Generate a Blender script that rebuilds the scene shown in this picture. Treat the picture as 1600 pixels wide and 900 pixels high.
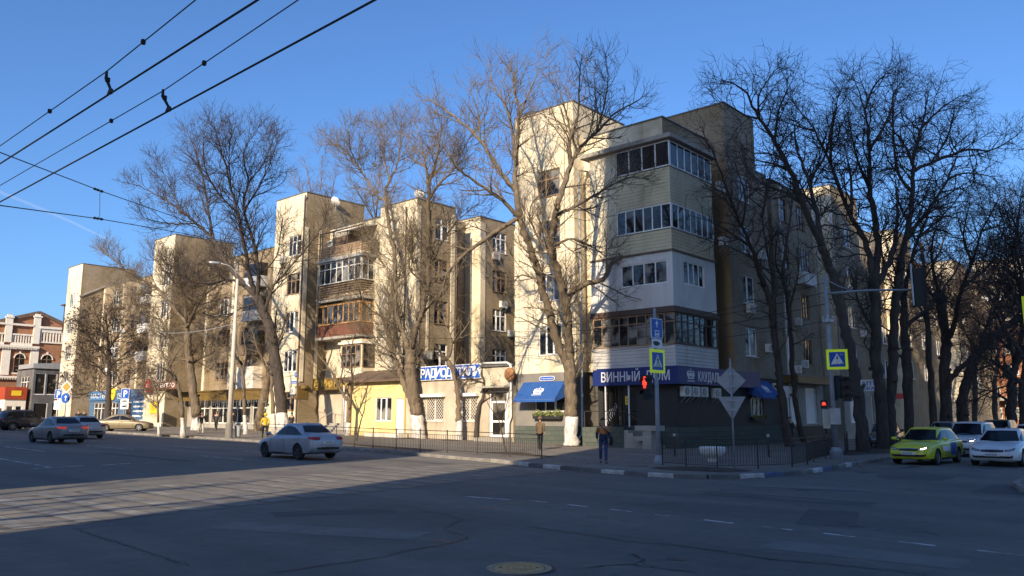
import bpy, bmesh, math, random
import numpy as np
from mathutils import Vector, Matrix, Quaternion
from mathutils.bvhtree import BVHTree

for _o in list(bpy.data.objects):
    bpy.data.objects.remove(_o)
SC = bpy.context.scene
COL = SC.collection
rnd = random.Random(7)
R = math.radians

# ---------------------------------------------------------------- camera
PITCH, HEAD, CZ = 9.1, 48.3, 1.62
cam = bpy.data.objects.new('camera', bpy.data.cameras.new('camera'))
COL.objects.link(cam)
cam.data.sensor_width = 36.0
cam.data.lens = 1250.0 / 1600.0 * 36.0
cam.data.clip_start = 0.1
cam.data.clip_end = 30000.0
cam.location = (0, 0, CZ)
_f = Vector((-math.cos(R(HEAD)) * math.cos(R(PITCH)), math.sin(R(HEAD)) * math.cos(R(PITCH)), math.sin(R(PITCH))))
cam.rotation_euler = _f.to_track_quat('-Z', 'Y').to_euler()
SC.camera = cam

# ---------------------------------------------------------------- light, sky, exposure
SUN_EL, SUN_AZ = 23.5, 22.0          # azimuth measured from -Y towards +X
SUN_STRENGTH, SKY_STRENGTH = 5.0, 0.13
to_sun = Vector((math.sin(R(SUN_AZ)) * math.cos(R(SUN_EL)), -math.cos(R(SUN_AZ)) * math.cos(R(SUN_EL)), math.sin(R(SUN_EL))))
sl = bpy.data.lights.new('sun', 'SUN')
sl.energy = SUN_STRENGTH
sl.angle = R(0.5)
sl.color = (1.0, 0.83, 0.60)
sun = bpy.data.objects.new('sun', sl)
COL.objects.link(sun)
sun.location = (60, -120, 80)
sun.rotation_euler = (-to_sun).to_track_quat('-Z', 'Y').to_euler()
W = bpy.data.worlds.new('World')
SC.world = W
W.use_nodes = True
_n = W.node_tree.nodes
_bg = _n['Background']
_bg.inputs['Strength'].default_value = SKY_STRENGTH
_sky = _n.new('ShaderNodeTexSky')
_sky.sky_type = 'NISHITA'
_sky.sun_disc = False
_sky.sun_elevation = R(SUN_EL)
_sky.sun_rotation = math.atan2(to_sun.x, to_sun.y)
_sky.altitude = 100
_sky.air_density = 1.0
_sky.dust_density = 1.8
_sky.ozone_density = 8.5
W.node_tree.links.new(_sky.outputs[0], _bg.inputs['Color'])
SC.view_settings.view_transform = 'Standard'
SC.view_settings.look = 'None'
SC.view_settings.exposure = 0.68
SC.view_settings.gamma = 1.0

# ---------------------------------------------------------------- materials
def mat(name, col, rough=0.8, col2=None, scale=4.0, detail=6.0, amt=1.0, bump=0.0, bscale=None, metal=0.0,
        spec=0.5, rand=0.0, emit=None, estr=0.0, lo=0.35, hi=0.65, dist=0.02, stretch=None):
    m = bpy.data.materials.new(name)
    m.use_nodes = True
    nt = m.node_tree
    p = nt.nodes['Principled BSDF']
    p.inputs['Base Color'].default_value = (*col, 1)
    p.inputs['Roughness'].default_value = rough
    p.inputs['Metallic'].default_value = metal
    p.inputs['Specular IOR Level'].default_value = spec
    L = nt.links.new
    tc = nt.nodes.new('ShaderNodeTexCoord')
    co = tc.outputs['Object']
    if stretch:
        mp = nt.nodes.new('ShaderNodeMapping')
        mp.inputs['Scale'].default_value = stretch
        L(co, mp.inputs['Vector'])
        co = mp.outputs[0]
    out = None
    if col2 is not None:
        nz = nt.nodes.new('ShaderNodeTexNoise')
        nz.inputs['Scale'].default_value = scale
        nz.inputs['Detail'].default_value = detail
        nz.inputs['Roughness'].default_value = 0.65
        L(co, nz.inputs['Vector'])
        rp = nt.nodes.new('ShaderNodeMapRange')
        rp.inputs['From Min'].default_value = lo
        rp.inputs['From Max'].default_value = hi
        L(nz.outputs['Fac'], rp.inputs['Value'])
        mx = nt.nodes.new('ShaderNodeMixRGB')
        mx.inputs['Color1'].default_value = (*col, 1)
        mx.inputs['Color2'].default_value = (*col2, 1)
        ml = nt.nodes.new('ShaderNodeMath')
        ml.operation = 'MULTIPLY'
        ml.inputs[1].default_value = amt
        L(rp.outputs[0], ml.inputs[0])
        L(ml.outputs[0], mx.inputs['Fac'])
        out = mx.outputs[0]
    if rand > 0:
        oi = nt.nodes.new('ShaderNodeObjectInfo')
        hs = nt.nodes.new('ShaderNodeHueSaturation')
        mr = nt.nodes.new('ShaderNodeMapRange')
        mr.inputs['To Min'].default_value = 1 - rand
        mr.inputs['To Max'].default_value = 1 + rand
        L(oi.outputs['Random'], mr.inputs['Value'])
        L(mr.outputs[0], hs.inputs['Value'])
        if out is None:
            hs.inputs['Color'].default_value = (*col, 1)
        else:
            L(out, hs.inputs['Color'])
        out = hs.outputs[0]
    if out is not None:
        L(out, p.inputs['Base Color'])
    if bump > 0:
        nb = nt.nodes.new('ShaderNodeTexNoise')
        nb.inputs['Scale'].default_value = bscale or scale * 6
        nb.inputs['Detail'].default_value = 5
        L(co, nb.inputs['Vector'])
        bm = nt.nodes.new('ShaderNodeBump')
        bm.inputs['Strength'].default_value = bump
        bm.inputs['Distance'].default_value = dist
        L(nb.outputs['Fac'], bm.inputs['Height'])
        L(bm.outputs[0], p.inputs['Normal'])
    if emit:
        p.inputs['Emission Color'].default_value = (*emit, 1)
        p.inputs['Emission Strength'].default_value = estr
    m['p'] = p.name
    return m

def brickmat(name, c1, c2, mortar, bw=0.26, bh=0.077, ms=0.012, big=(0.8, 0.75, 0.6)):
    m = bpy.data.materials.new(name)
    m.use_nodes = True
    nt = m.node_tree
    L = nt.links.new
    p = nt.nodes['Principled BSDF']
    p.inputs['Roughness'].default_value = 0.9
    tc = nt.nodes.new('ShaderNodeTexCoord')
    ge = nt.nodes.new('ShaderNodeNewGeometry')
    sx = nt.nodes.new('ShaderNodeSeparateXYZ')
    L(tc.outputs['Object'], sx.inputs[0])
    ad = nt.nodes.new('ShaderNodeMath')
    ad.operation = 'ADD'
    L(sx.outputs['X'], ad.inputs[0])
    L(sx.outputs['Y'], ad.inputs[1])
    cb = nt.nodes.new('ShaderNodeCombineXYZ')
    L(ad.outputs[0], cb.inputs[0])
    L(sx.outputs['Z'], cb.inputs[1])
    br = nt.nodes.new('ShaderNodeTexBrick')
    br.inputs['Scale'].default_value = 1.0
    br.inputs['Brick Width'].default_value = bw
    br.inputs['Row Height'].default_value = bh
    br.inputs['Mortar Size'].default_value = ms
    br.inputs['Color1'].default_value = (*c1, 1)
    br.inputs['Color2'].default_value = (*c2, 1)
    br.inputs['Mortar'].default_value = (*mortar, 1)
    L(cb.outputs[0], br.inputs['Vector'])
    nz = nt.nodes.new('ShaderNodeTexNoise')
    nz.inputs['Scale'].default_value = 0.5
    nz.inputs['Detail'].default_value = 7
    L(tc.outputs['Object'], nz.inputs['Vector'])
    rp = nt.nodes.new('ShaderNodeMapRange')
    rp.inputs['From Min'].default_value = 0.35
    rp.inputs['From Max'].default_value = 0.7
    L(nz.outputs['Fac'], rp.inputs['Value'])
    mx = nt.nodes.new('ShaderNodeMixRGB')
    mx.blend_type = 'MULTIPLY'
    mx.inputs['Color2'].default_value = (*big, 1)
    L(rp.outputs[0], mx.inputs['Fac'])
    L(br.outputs['Color'], mx.inputs['Color1'])
    L(mx.outputs[0], p.inputs['Base Color'])
    bm = nt.nodes.new('ShaderNodeBump')
    bm.inputs['Strength'].default_value = 0.6
    bm.inputs['Distance'].default_value = 0.012
    iv = nt.nodes.new('ShaderNodeMath')
    iv.operation = 'SUBTRACT'
    iv.inputs[0].default_value = 1
    L(br.outputs['Fac'], iv.inputs[1])
    L(iv.outputs[0], bm.inputs['Height'])
    L(bm.outputs[0], p.inputs['Normal'])
    return m

def lapmat(name, col, pitch=0.11, col2=None):
    """horizontal lap siding: colour with a fine step at each board edge"""
    m = mat(name, col, 0.6, col2 or tuple(c * 0.82 for c in col), 0.8, lo=0.4, hi=0.7)
    nt = m.node_tree
    L = nt.links.new
    p = nt.nodes['Principled BSDF']
    tc = nt.nodes.new('ShaderNodeTexCoord')
    sx = nt.nodes.new('ShaderNodeSeparateXYZ')
    L(tc.outputs['Object'], sx.inputs[0])
    dv = nt.nodes.new('ShaderNodeMath')
    dv.operation = 'DIVIDE'
    dv.inputs[1].default_value = pitch
    L(sx.outputs['Z'], dv.inputs[0])
    fr = nt.nodes.new('ShaderNodeMath')
    fr.operation = 'FRACT'
    L(dv.outputs[0], fr.inputs[0])
    cr = nt.nodes.new('ShaderNodeValToRGB')
    e = cr.color_ramp.elements
    e[0].position, e[0].color = 0.0, (0, 0, 0, 1)
    e[1].position, e[1].color = 0.12, (1, 1, 1, 1)
    L(fr.outputs[0], cr.inputs['Fac'])
    bm = nt.nodes.new('ShaderNodeBump')
    bm.inputs['Strength'].default_value = 1.0
    bm.inputs['Distance'].default_value = 0.02
    L(cr.outputs[0], bm.inputs['Height'])
    L(bm.outputs[0], p.inputs['Normal'])
    # joint line between boards is a dark gap
    mx = nt.nodes.new('ShaderNodeMixRGB')
    mx.blend_type = 'MULTIPLY'
    mx.inputs['Fac'].default_value = 0.55
    src = p.inputs['Base Color'].links[0].from_socket
    L(src, mx.inputs['Color1'])
    L(cr.outputs[0], mx.inputs['Color2'])
    L(mx.outputs[0], p.inputs['Base Color'])
    return m

def glassmat(name, dark=(0.012, 0.014, 0.018), light=(0.30, 0.29, 0.27), thr=0.55, rough=0.04):
    """window glass seen from outside: mirror-like coat over a dark room or a drawn curtain"""
    m = bpy.data.materials.new(name)
    m.use_nodes = True
    nt = m.node_tree
    L = nt.links.new
    p = nt.nodes['Principled BSDF']
    p.inputs['Roughness'].default_value = rough
    p.inputs['Specular IOR Level'].default_value = 0.75
    oi = nt.nodes.new('ShaderNodeObjectInfo')
    tc = nt.nodes.new('ShaderNodeTexCoord')
    wv = nt.nodes.new('ShaderNodeTexWave')
    wv.inputs['Scale'].default_value = 4.0
    wv.inputs['Distortion'].default_value = 2.5
    wv.inputs['Detail'].default_value = 2
    L(tc.outputs['Object'], wv.inputs['Vector'])
    nz = nt.nodes.new('ShaderNodeTexNoise')
    nz.inputs['Scale'].default_value = 0.9
    nz.inputs['Detail'].default_value = 2
    nz.noise_dimensions = '4D'
    L(tc.outputs['Object'], nz.inputs['Vector'])
    ml = nt.nodes.new('ShaderNodeMath')
    ml.operation = 'MULTIPLY'
    ml.inputs[1].default_value = 37.0
    L(oi.outputs['Random'], ml.inputs[0])
    L(ml.outputs[0], nz.inputs['W'])
    gt = nt.nodes.new('ShaderNodeMapRange')
    gt.inputs['From Min'].default_value = thr - 0.04
    gt.inputs['From Max'].default_value = thr + 0.04
    L(nz.outputs['Fac'], gt.inputs['Value'])
    cl = nt.nodes.new('ShaderNodeMixRGB')
    cl.inputs['Color1'].default_value = (*[c * 0.45 for c in light], 1)
    cl.inputs['Color2'].default_value = (*light, 1)
    L(wv.outputs['Fac'], cl.inputs['Fac'])
    mx = nt.nodes.new('ShaderNodeMixRGB')
    mx.inputs['Color1'].default_value = (*dark, 1)
    L(cl.outputs[0], mx.inputs['Color2'])
    L(gt.outputs[0], mx.inputs['Fac'])
    L(mx.outputs[0], p.inputs['Base Color'])
    nb = nt.nodes.new('ShaderNodeTexNoise')
    nb.inputs['Scale'].default_value = 1.6
    L(tc.outputs['Object'], nb.inputs['Vector'])
    bp = nt.nodes.new('ShaderNodeBump')
    bp.inputs['Strength'].default_value = 0.12
    bp.inputs['Distance'].default_value = 0.03
    L(nb.outputs['Fac'], bp.inputs['Height'])
    L(bp.outputs[0], p.inputs['Normal'])
    return m

M = {}
def weathered(m, amt=0.5, tint=(0.55, 0.50, 0.42), sc=1.3):
    """rain streaks running down the wall and blotchy repairs"""
    nt = m.node_tree
    L = nt.links.new
    p = nt.nodes['Principled BSDF']
    src = p.inputs['Base Color'].links[0].from_socket
    tc = nt.nodes.new('ShaderNodeTexCoord')
    for (scale, lo, hi, k) in (((sc, sc, 0.07), 0.50, 0.74, amt), ((0.45, 0.45, 0.5), 0.52, 0.60, amt * 0.45), ((3.0, 3.0, 0.5), 0.58, 0.8, amt * 0.6)):
        mp = nt.nodes.new('ShaderNodeMapping')
        mp.inputs['Scale'].default_value = scale
        L(tc.outputs['Object'], mp.inputs['Vector'])
        nz = nt.nodes.new('ShaderNodeTexNoise')
        nz.inputs['Scale'].default_value = 1.0
        nz.inputs['Detail'].default_value = 6
        nz.inputs['Roughness'].default_value = 0.6
        L(mp.outputs[0], nz.inputs['Vector'])
        mr = nt.nodes.new('ShaderNodeMapRange')
        mr.inputs['From Min'].default_value = lo
        mr.inputs['From Max'].default_value = hi
        mr.inputs['To Max'].default_value = k
        L(nz.outputs['Fac'], mr.inputs['Value'])
        mx = nt.nodes.new('ShaderNodeMixRGB')
        mx.blend_type = 'MULTIPLY'
        mx.inputs['Color2'].default_value = (*tint, 1)
        L(mr.outputs[0], mx.inputs['Fac'])
        L(src, mx.inputs['Color1'])
        src = mx.outputs[0]
    L(src, p.inputs['Base Color'])
    return m
M['cream'] = weathered(mat('cream_plaster', (0.70, 0.625, 0.47), 0.9, (0.58, 0.50, 0.36), 0.35, bump=0.25, bscale=30, lo=0.42, hi=0.72), 0.8)
M['brick'] = weathered(brickmat('yellow_brick', (0.33, 0.25, 0.16), (0.24, 0.18, 0.115), (0.32, 0.27, 0.205)), 0.6)
M['brickdark'] = weathered(brickmat('weathered_brick', (0.31, 0.26, 0.195), (0.25, 0.205, 0.155), (0.29, 0.26, 0.215)), 0.6)
M['tanbrick'] = brickmat('orange_tan_brick', (0.37, 0.25, 0.14), (0.31, 0.21, 0.115), (0.28, 0.2, 0.13))
M['redbrick'] = brickmat('red_brick', (0.42, 0.16, 0.075), (0.34, 0.125, 0.06), (0.36, 0.22, 0.15))
M['trimwhite'] = mat('white_stucco_trim', (0.80, 0.74, 0.64), 0.85, (0.68, 0.62, 0.53), 1.2, bump=0.1)
M['siding_y'] = weathered(lapmat('cream_vinyl_siding', (0.62, 0.54, 0.36), 0.2), 0.4)
M['siding_w'] = weathered(lapmat('white_vinyl_siding', (0.57, 0.565, 0.55), 0.2), 0.45)
M['panelw'] = weathered(mat('white_plaster_panel', (0.63, 0.625, 0.61), 0.7, (0.55, 0.545, 0.53), 0.7, bump=0.1), 0.4)
M['greyground'] = weathered(mat('grey_ground_floor_paint', (0.215, 0.20, 0.18), 0.8, (0.17, 0.16, 0.145), 0.7, bump=0.15), 0.4)
M['dark'] = mat('charcoal_cladding', (0.014, 0.0145, 0.016), 0.6, (0.024, 0.024, 0.026), 0.6, bump=0.1)
M['tilegreen'] = brickmat('green_grey_plinth_tile', (0.085, 0.10, 0.085), (0.065, 0.08, 0.068), (0.035, 0.04, 0.035), 0.6, 0.3, 0.012, (0.85, 0.85, 0.85))
M['concrete'] = mat('concrete', (0.36, 0.33, 0.29), 0.9, (0.26, 0.24, 0.21), 1.0, bump=0.3)
M['stucco'] = weathered(mat('pale_shop_stucco', (0.52, 0.45, 0.345), 0.9, (0.40, 0.34, 0.26), 0.6, bump=0.3), 0.6)
M['yellow'] = weathered(mat('yellow_plaster', (0.74, 0.59, 0.27), 0.9, (0.64, 0.50, 0.22), 0.6, bump=0.2), 0.45)
M['roof'] = mat('grey_sheet_metal', (0.20, 0.20, 0.20), 0.5, (0.13, 0.12, 0.12), 1.0, metal=0.3)
M['soffit'] = mat('brown_soffit', (0.16, 0.11, 0.08), 0.7, (0.1, 0.07, 0.05), 1.5)
M['whitepaint'] = mat('white_paint', (0.74, 0.74, 0.72), 0.55, (0.62, 0.61, 0.58), 1.5)
M['pvc'] = mat('white_window_plastic', (0.76, 0.76, 0.75), 0.4)
M['woodframe'] = mat('old_wooden_frame', (0.30, 0.20, 0.12), 0.7, (0.2, 0.13, 0.08), 3)
M['brownframe'] = mat('dark_brown_frame', (0.09, 0.055, 0.04), 0.6)
M['rust'] = mat('rust_brown_boards', (0.20, 0.075, 0.045), 0.75, (0.13, 0.05, 0.03), 2, bump=0.2)
M['slats'] = mat('weathered_boards', (0.27, 0.19, 0.12), 0.8, (0.18, 0.12, 0.08), 2, rand=0.2)
M['orangewood'] = mat('varnished_wood', (0.52, 0.26, 0.07), 0.5, (0.40, 0.19, 0.05), 3, rand=0.15)
M['glass'] = glassmat('window_glass')
M['glasstint'] = glassmat('tinted_balcony_glass', dark=(0.022, 0.014, 0.012), light=(0.05, 0.035, 0.028), rough=.12)
M['glasstint'].node_tree.nodes['Principled BSDF'].inputs['Specular IOR Level'].default_value = .22
M['glassblue'] = glassmat('balcony_glass', light=(0.16, 0.16, 0.16), thr=0.62)
M['shopglass'] = glassmat('shop_glass', dark=(0.02, 0.018, 0.016), light=(0.22, 0.19, 0.15), thr=0.6)
M['metal'] = mat('galvanised_metal', (0.48, 0.49, 0.51), 0.45, (0.36, 0.37, 0.39), 3, metal=0.4)
M['polegrey'] = mat('grey_pole_paint', (0.30, 0.32, 0.35), 0.5, (0.22, 0.235, 0.26), 2, metal=0.2)
M['concpole'] = mat('pale_concrete_pole', (0.55, 0.50, 0.43), 0.85, (0.44, 0.40, 0.34), 1.5, bump=0.2)
M['black'] = mat('black_paint', (0.015, 0.015, 0.017), 0.5)
M['blackiron'] = mat('black_iron', (0.022, 0.020, 0.019), 0.6, (0.05, 0.035, 0.025), 6)
M['wire'] = mat('wire_black', (0.012, 0.012, 0.014), 0.6)
M['signblue'] = mat('sign_blue', (0.012, 0.085, 0.42), 0.4)
M['fasciablue'] = mat('navy_fascia', (0.008, 0.020, 0.125), 0.45, (0.010, 0.024, 0.14), 0.5)
M['awnblue'] = mat('awning_blue_canvas', (0.018, 0.085, 0.30), 0.75, (0.014, 0.07, 0.26), 2)
M['white'] = mat('white_lettering', (0.78, 0.78, 0.78), 0.5)
M['lettergrey'] = mat('silver_white_lettering', (0.62, 0.62, 0.66), 0.45)
M['gold'] = mat('gold_lettering', (0.62, 0.42, 0.10), 0.4, metal=0.3)
M['goldboard'] = mat('dark_gold_board', (0.17, 0.11, 0.03), 0.5, (0.12, 0.075, 0.02), 2)
M['neon'] = mat('fluorescent_yellow_green', (0.60, 0.76, 0.03), 0.4, emit=(0.6, 0.8, 0.02), estr=0.12)
M['red'] = mat('red_paint', (0.55, 0.025, 0.02), 0.5)
M['redlight'] = mat('red_signal_light', (0.6, 0.03, 0.02), 0.4, emit=(1.0, 0.06, 0.03), estr=1.0)
M['yellowsign'] = mat('yellow_plate', (0.75, 0.52, 0.03), 0.5)
M['ac'] = mat('air_conditioner_casing', (0.62, 0.61, 0.58), 0.5, (0.5, 0.49, 0.46), 3, rand=0.12)
M['acdark'] = mat('air_conditioner_grille', (0.07, 0.07, 0.075), 0.6)
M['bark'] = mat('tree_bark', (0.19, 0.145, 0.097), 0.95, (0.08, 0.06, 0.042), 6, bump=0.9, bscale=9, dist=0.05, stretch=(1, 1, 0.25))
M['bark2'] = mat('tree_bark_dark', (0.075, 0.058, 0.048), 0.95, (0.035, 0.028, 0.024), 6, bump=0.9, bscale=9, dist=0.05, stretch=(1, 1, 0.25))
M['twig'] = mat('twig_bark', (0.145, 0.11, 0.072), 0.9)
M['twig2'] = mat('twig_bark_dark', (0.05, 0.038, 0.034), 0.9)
M['limewash'] = mat('lime_wash', (0.60, 0.57, 0.53), 0.95, (0.24, 0.20, 0.16), 4.5, bump=0.9, bscale=9, dist=.05, lo=0.46, hi=0.70, stretch=(1, 1, .35))
M['soil'] = mat('bare_soil', (0.05, 0.038, 0.028), 1.0, (0.09, 0.068, 0.05), 2.5, bump=1.0, bscale=8, dist=0.08)
M['tar'] = mat('tar', (0.012, 0.012, 0.013), 0.6)
M['leafdead'] = mat('dry_leaf', (0.085, 0.05, 0.03), 0.9)
M['leafgreen'] = mat('planter_leaf', (0.13, 0.15, 0.045), 0.8, rand=0.2)
M['fur'] = mat('black_fabric', (0.015, 0.015, 0.018), 0.9)

# ---------------------------------------------------------------- mesh builder
class MB:
    def __init__(s):
        s.v, s.f, s.m = [], [], []
    def quad(s, a, b, c, d, m=0):
        n = len(s.v)
        s.v += [tuple(a), tuple(b), tuple(c), tuple(d)]
        s.f.append((n, n + 1, n + 2, n + 3))
        s.m.append(m)
    def poly(s, pts, m=0):
        n = len(s.v)
        s.v += [tuple(p) for p in pts]
        s.f.append(tuple(range(n, n + len(pts))))
        s.m.append(m)
    def box(s, x0, x1, y0, y1, z0, z1, m=0, faces='xXyYzZ'):
        n = len(s.v)
        s.v += [(x0, y0, z0), (x1, y0, z0), (x1, y1, z0), (x0, y1, z0), (x0, y0, z1), (x1, y0, z1), (x1, y1, z1), (x0, y1, z1)]
        for k, q in (('z', (3, 2, 1, 0)), ('Z', (4, 5, 6, 7)), ('y', (0, 1, 5, 4)), ('X', (1, 2, 6, 5)), ('Y', (2, 3, 7, 6)), ('x', (3, 0, 4, 7))):
            if k in faces:
                s.f.append(tuple(n + i for i in q))
                s.m.append(m)
    def obox(s, c, ax, ay, az, hx, hy, hz, m=0):
        """box with centre c, unit axes and half sizes"""
        c, ax, ay, az = Vector(c), Vector(ax), Vector(ay), Vector(az)
        n = len(s.v)
        for k in (-1, 1):
            for (i, j) in ((-1, -1), (1, -1), (1, 1), (-1, 1)):
                s.v.append(tuple(c + ax * hx * i + ay * hy * j + az * hz * k))
        for q in ((3, 2, 1, 0), (4, 5, 6, 7), (0, 1, 5, 4), (1, 2, 6, 5), (2, 3, 7, 6), (3, 0, 4, 7)):
            s.f.append(tuple(n + i for i in q))
            s.m.append(m)
    def bar(s, a, b, w, d=None, m=0):
        """rectangular bar from a to b"""
        a, b = Vector(a), Vector(b)
        z = (b - a).normalized()
        x = z.cross(Vector((0, 0, 1)))
        if x.length < 0.05:
            x = Vector((1, 0, 0))
        x.normalize()
        y = z.cross(x)
        s.obox((a + b) / 2, x, y, z, w / 2, (d or w) / 2, (b - a).length / 2, m)
    def tube(s, pts, rad, n=6, m=0, cap=True):
        pts = [Vector(p) for p in pts]
        if not hasattr(rad, '__len__'):
            rad = [rad] * len(pts)
        base = len(s.v)
        px = None
        for i, p in enumerate(pts):
            t = (pts[min(i + 1, len(pts) - 1)] - pts[max(i - 1, 0)]).normalized()
            if px is None:
                px = t.cross(Vector((0.13, 0.21, 1)))
                if px.length < 0.25:
                    px = t.cross(Vector((1, 0.2, 0)))
            px = (px - t * px.dot(t)).normalized()
            py = t.cross(px)
            for k in range(n):
                a = 2 * math.pi * k / n
                s.v.append(tuple(p + (px * math.cos(a) + py * math.sin(a)) * rad[i]))
        for i in range(len(pts) - 1):
            for k in range(n):
                k2 = (k + 1) % n
                s.f.append((base + i * n + k, base + i * n + k2, base + (i + 1) * n + k2, base + (i + 1) * n + k))
                s.m.append(m)
        if cap:
            s.f.append(tuple(base + k for k in reversed(range(n))))
            s.m.append(m)
            e = base + (len(pts) - 1) * n
            s.f.append(tuple(e + k for k in range(n)))
            s.m.append(m)
    def lathe(s, prof, c=(0, 0, 0), n=24, m=0, axis='z', a0=0, a1=2 * math.pi):
        """prof: list of (r, h)"""
        base = len(s.v)
        full = abs(a1 - a0 - 2 * math.pi) < 1e-6
        cnt = n if full else n + 1
        for (r, h) in prof:
            for k in range(cnt):
                a = a0 + (a1 - a0) * k / n
                x, y = r * math.cos(a), r * math.sin(a)
                q = (x, y, h) if axis == 'z' else ((x, -h, y) if axis == 'y' else (h, x, y))
                s.v.append((c[0] + q[0], c[1] + q[1], c[2] + q[2]))
        for i in range(len(prof) - 1):
            for k in range(n):
                k2 = (k + 1) % cnt
                s.f.append((base + i * cnt + k, base + i * cnt + k2, base + (i + 1) * cnt + k2, base + (i + 1) * cnt + k))
                s.m.append(m)
    def prism(s, pts, d, m=0):
        """closed prism: polygon pts (3-D) extruded by vector d"""
        d = Vector(d)
        n = len(pts)
        base = len(s.v)
        s.v += [tuple(p) for p in pts] + [tuple(Vector(p) + d) for p in pts]
        s.f.append(tuple(base + i for i in range(n)))
        s.f.append(tuple(base + n + i for i in reversed(range(n))))
        s.m += [m, m]
        for i in range(n):
            j = (i + 1) % n
            s.f.append((base + i, base + n + i, base + n + j, base + j))
            s.m.append(m)
    def mesh(s, name, mats, smooth=False):
        me = bpy.data.meshes.new(name)
        me.from_pydata(s.v, [], s.f)
        if not isinstance(mats, (list, tuple)):
            mats = [mats]
        for q in mats:
            me.materials.append(q)
        me.polygons.foreach_set('material_index', s.m)
        if smooth:
            me.polygons.foreach_set('use_smooth', [True] * len(s.f))
        me.update()
        bm = bmesh.new()
        bm.from_mesh(me)
        bmesh.ops.recalc_face_normals(bm, faces=bm.faces)
        bm.to_mesh(me)
        bm.free()
        return me
    def build(s, name, mats, parent=None, smooth=False, loc=None):
        return link(name, s.mesh(name, mats, smooth), parent, loc)

def gauss_wobble(rr, a):
    return 1 + rr.uniform(-a, a)

def link(name, data, parent=None, loc=None, rot=None):
    o = bpy.data.objects.new(name, data)
    COL.objects.link(o)
    if parent is not None:
        o.parent = parent
    if loc is not None:
        o.location = loc
    if rot is not None:
        o.rotation_euler = rot
    return o

def thing(name, label, cat, loc=(0, 0, 0), rz=0.0, group=None):
    o = bpy.data.objects.new(name, None)
    COL.objects.link(o)
    o.empty_display_size = 0.2
    o.location = loc
    o.rotation_euler = (0, 0, rz)
    o['label'], o['category'] = label, cat
    if group:
        o['group'] = group
    return o

def tag(o, label, cat, group=None):
    o['label'], o['category'] = label, cat
    if group:
        o['group'] = group
    return o

def structure(o, label=None):
    o['kind'] = 'structure'
    if label:
        o['label'] = label
    return o

def copy_tree(o, parent=None):
    c = o.copy()
    COL.objects.link(c)
    if parent is not None:
        c.parent = parent
    for ch in list(o.children):
        copy_tree(ch, c)
    return c

TXT = {}
def text_mesh(txt, size, mats, depth=0.02, align='LEFT', bold=0.0, squeeze=1.0):
    cu = bpy.data.curves.new('lettering', 'FONT')
    cu.body = txt
    cu.size = size
    cu.extrude = depth
    cu.offset = bold
    cu.align_x = align
    cu.resolution_u = 2
    ob = bpy.data.objects.new('lettering', cu)
    COL.objects.link(ob)
    dg = bpy.context.evaluated_depsgraph_get()
    me = bpy.data.meshes.new_from_object(ob.evaluated_get(dg))
    bpy.data.objects.remove(ob)
    me.materials.clear()
    me.materials.append(mats)
    if squeeze != 1.0:
        for v in me.vertices:
            v.co.x *= squeeze
    return me

def lettering(txt, size, m, parent, loc, rot=(R(90), 0, 0), width=None, depth=0.02, bold=0.0, align='LEFT', name='lettering'):
    me = text_mesh(txt, size, m, depth, align, bold)
    if width:
        xs = [v.co.x for v in me.vertices]
        k = width / (max(xs) - min(xs))
        for v in me.vertices:
            v.co.x *= k
    return link(name, me, parent, loc, rot)

# ---------------------------------------------------------------- terrain
def gz(x, y):
    """height of the pavement level; the streets fall gently towards the far corner"""
    x = max(-200.0, min(60.0, x))
    y = max(-60.0, min(140.0, y))
    t = min(1.0, max(0.0, (x + 18) / 10.0))
    cap = 28 - 11 * t * t * (3 - 2 * t)
    return -0.011 * x - 0.016 * (y if y < cap - 4 else cap - 4 + 4 * (1 - math.exp(-(y - cap + 4) / 4)))
KERB = 0.13
def rz_(x, y):
    return gz(x, y) - KERB
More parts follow.
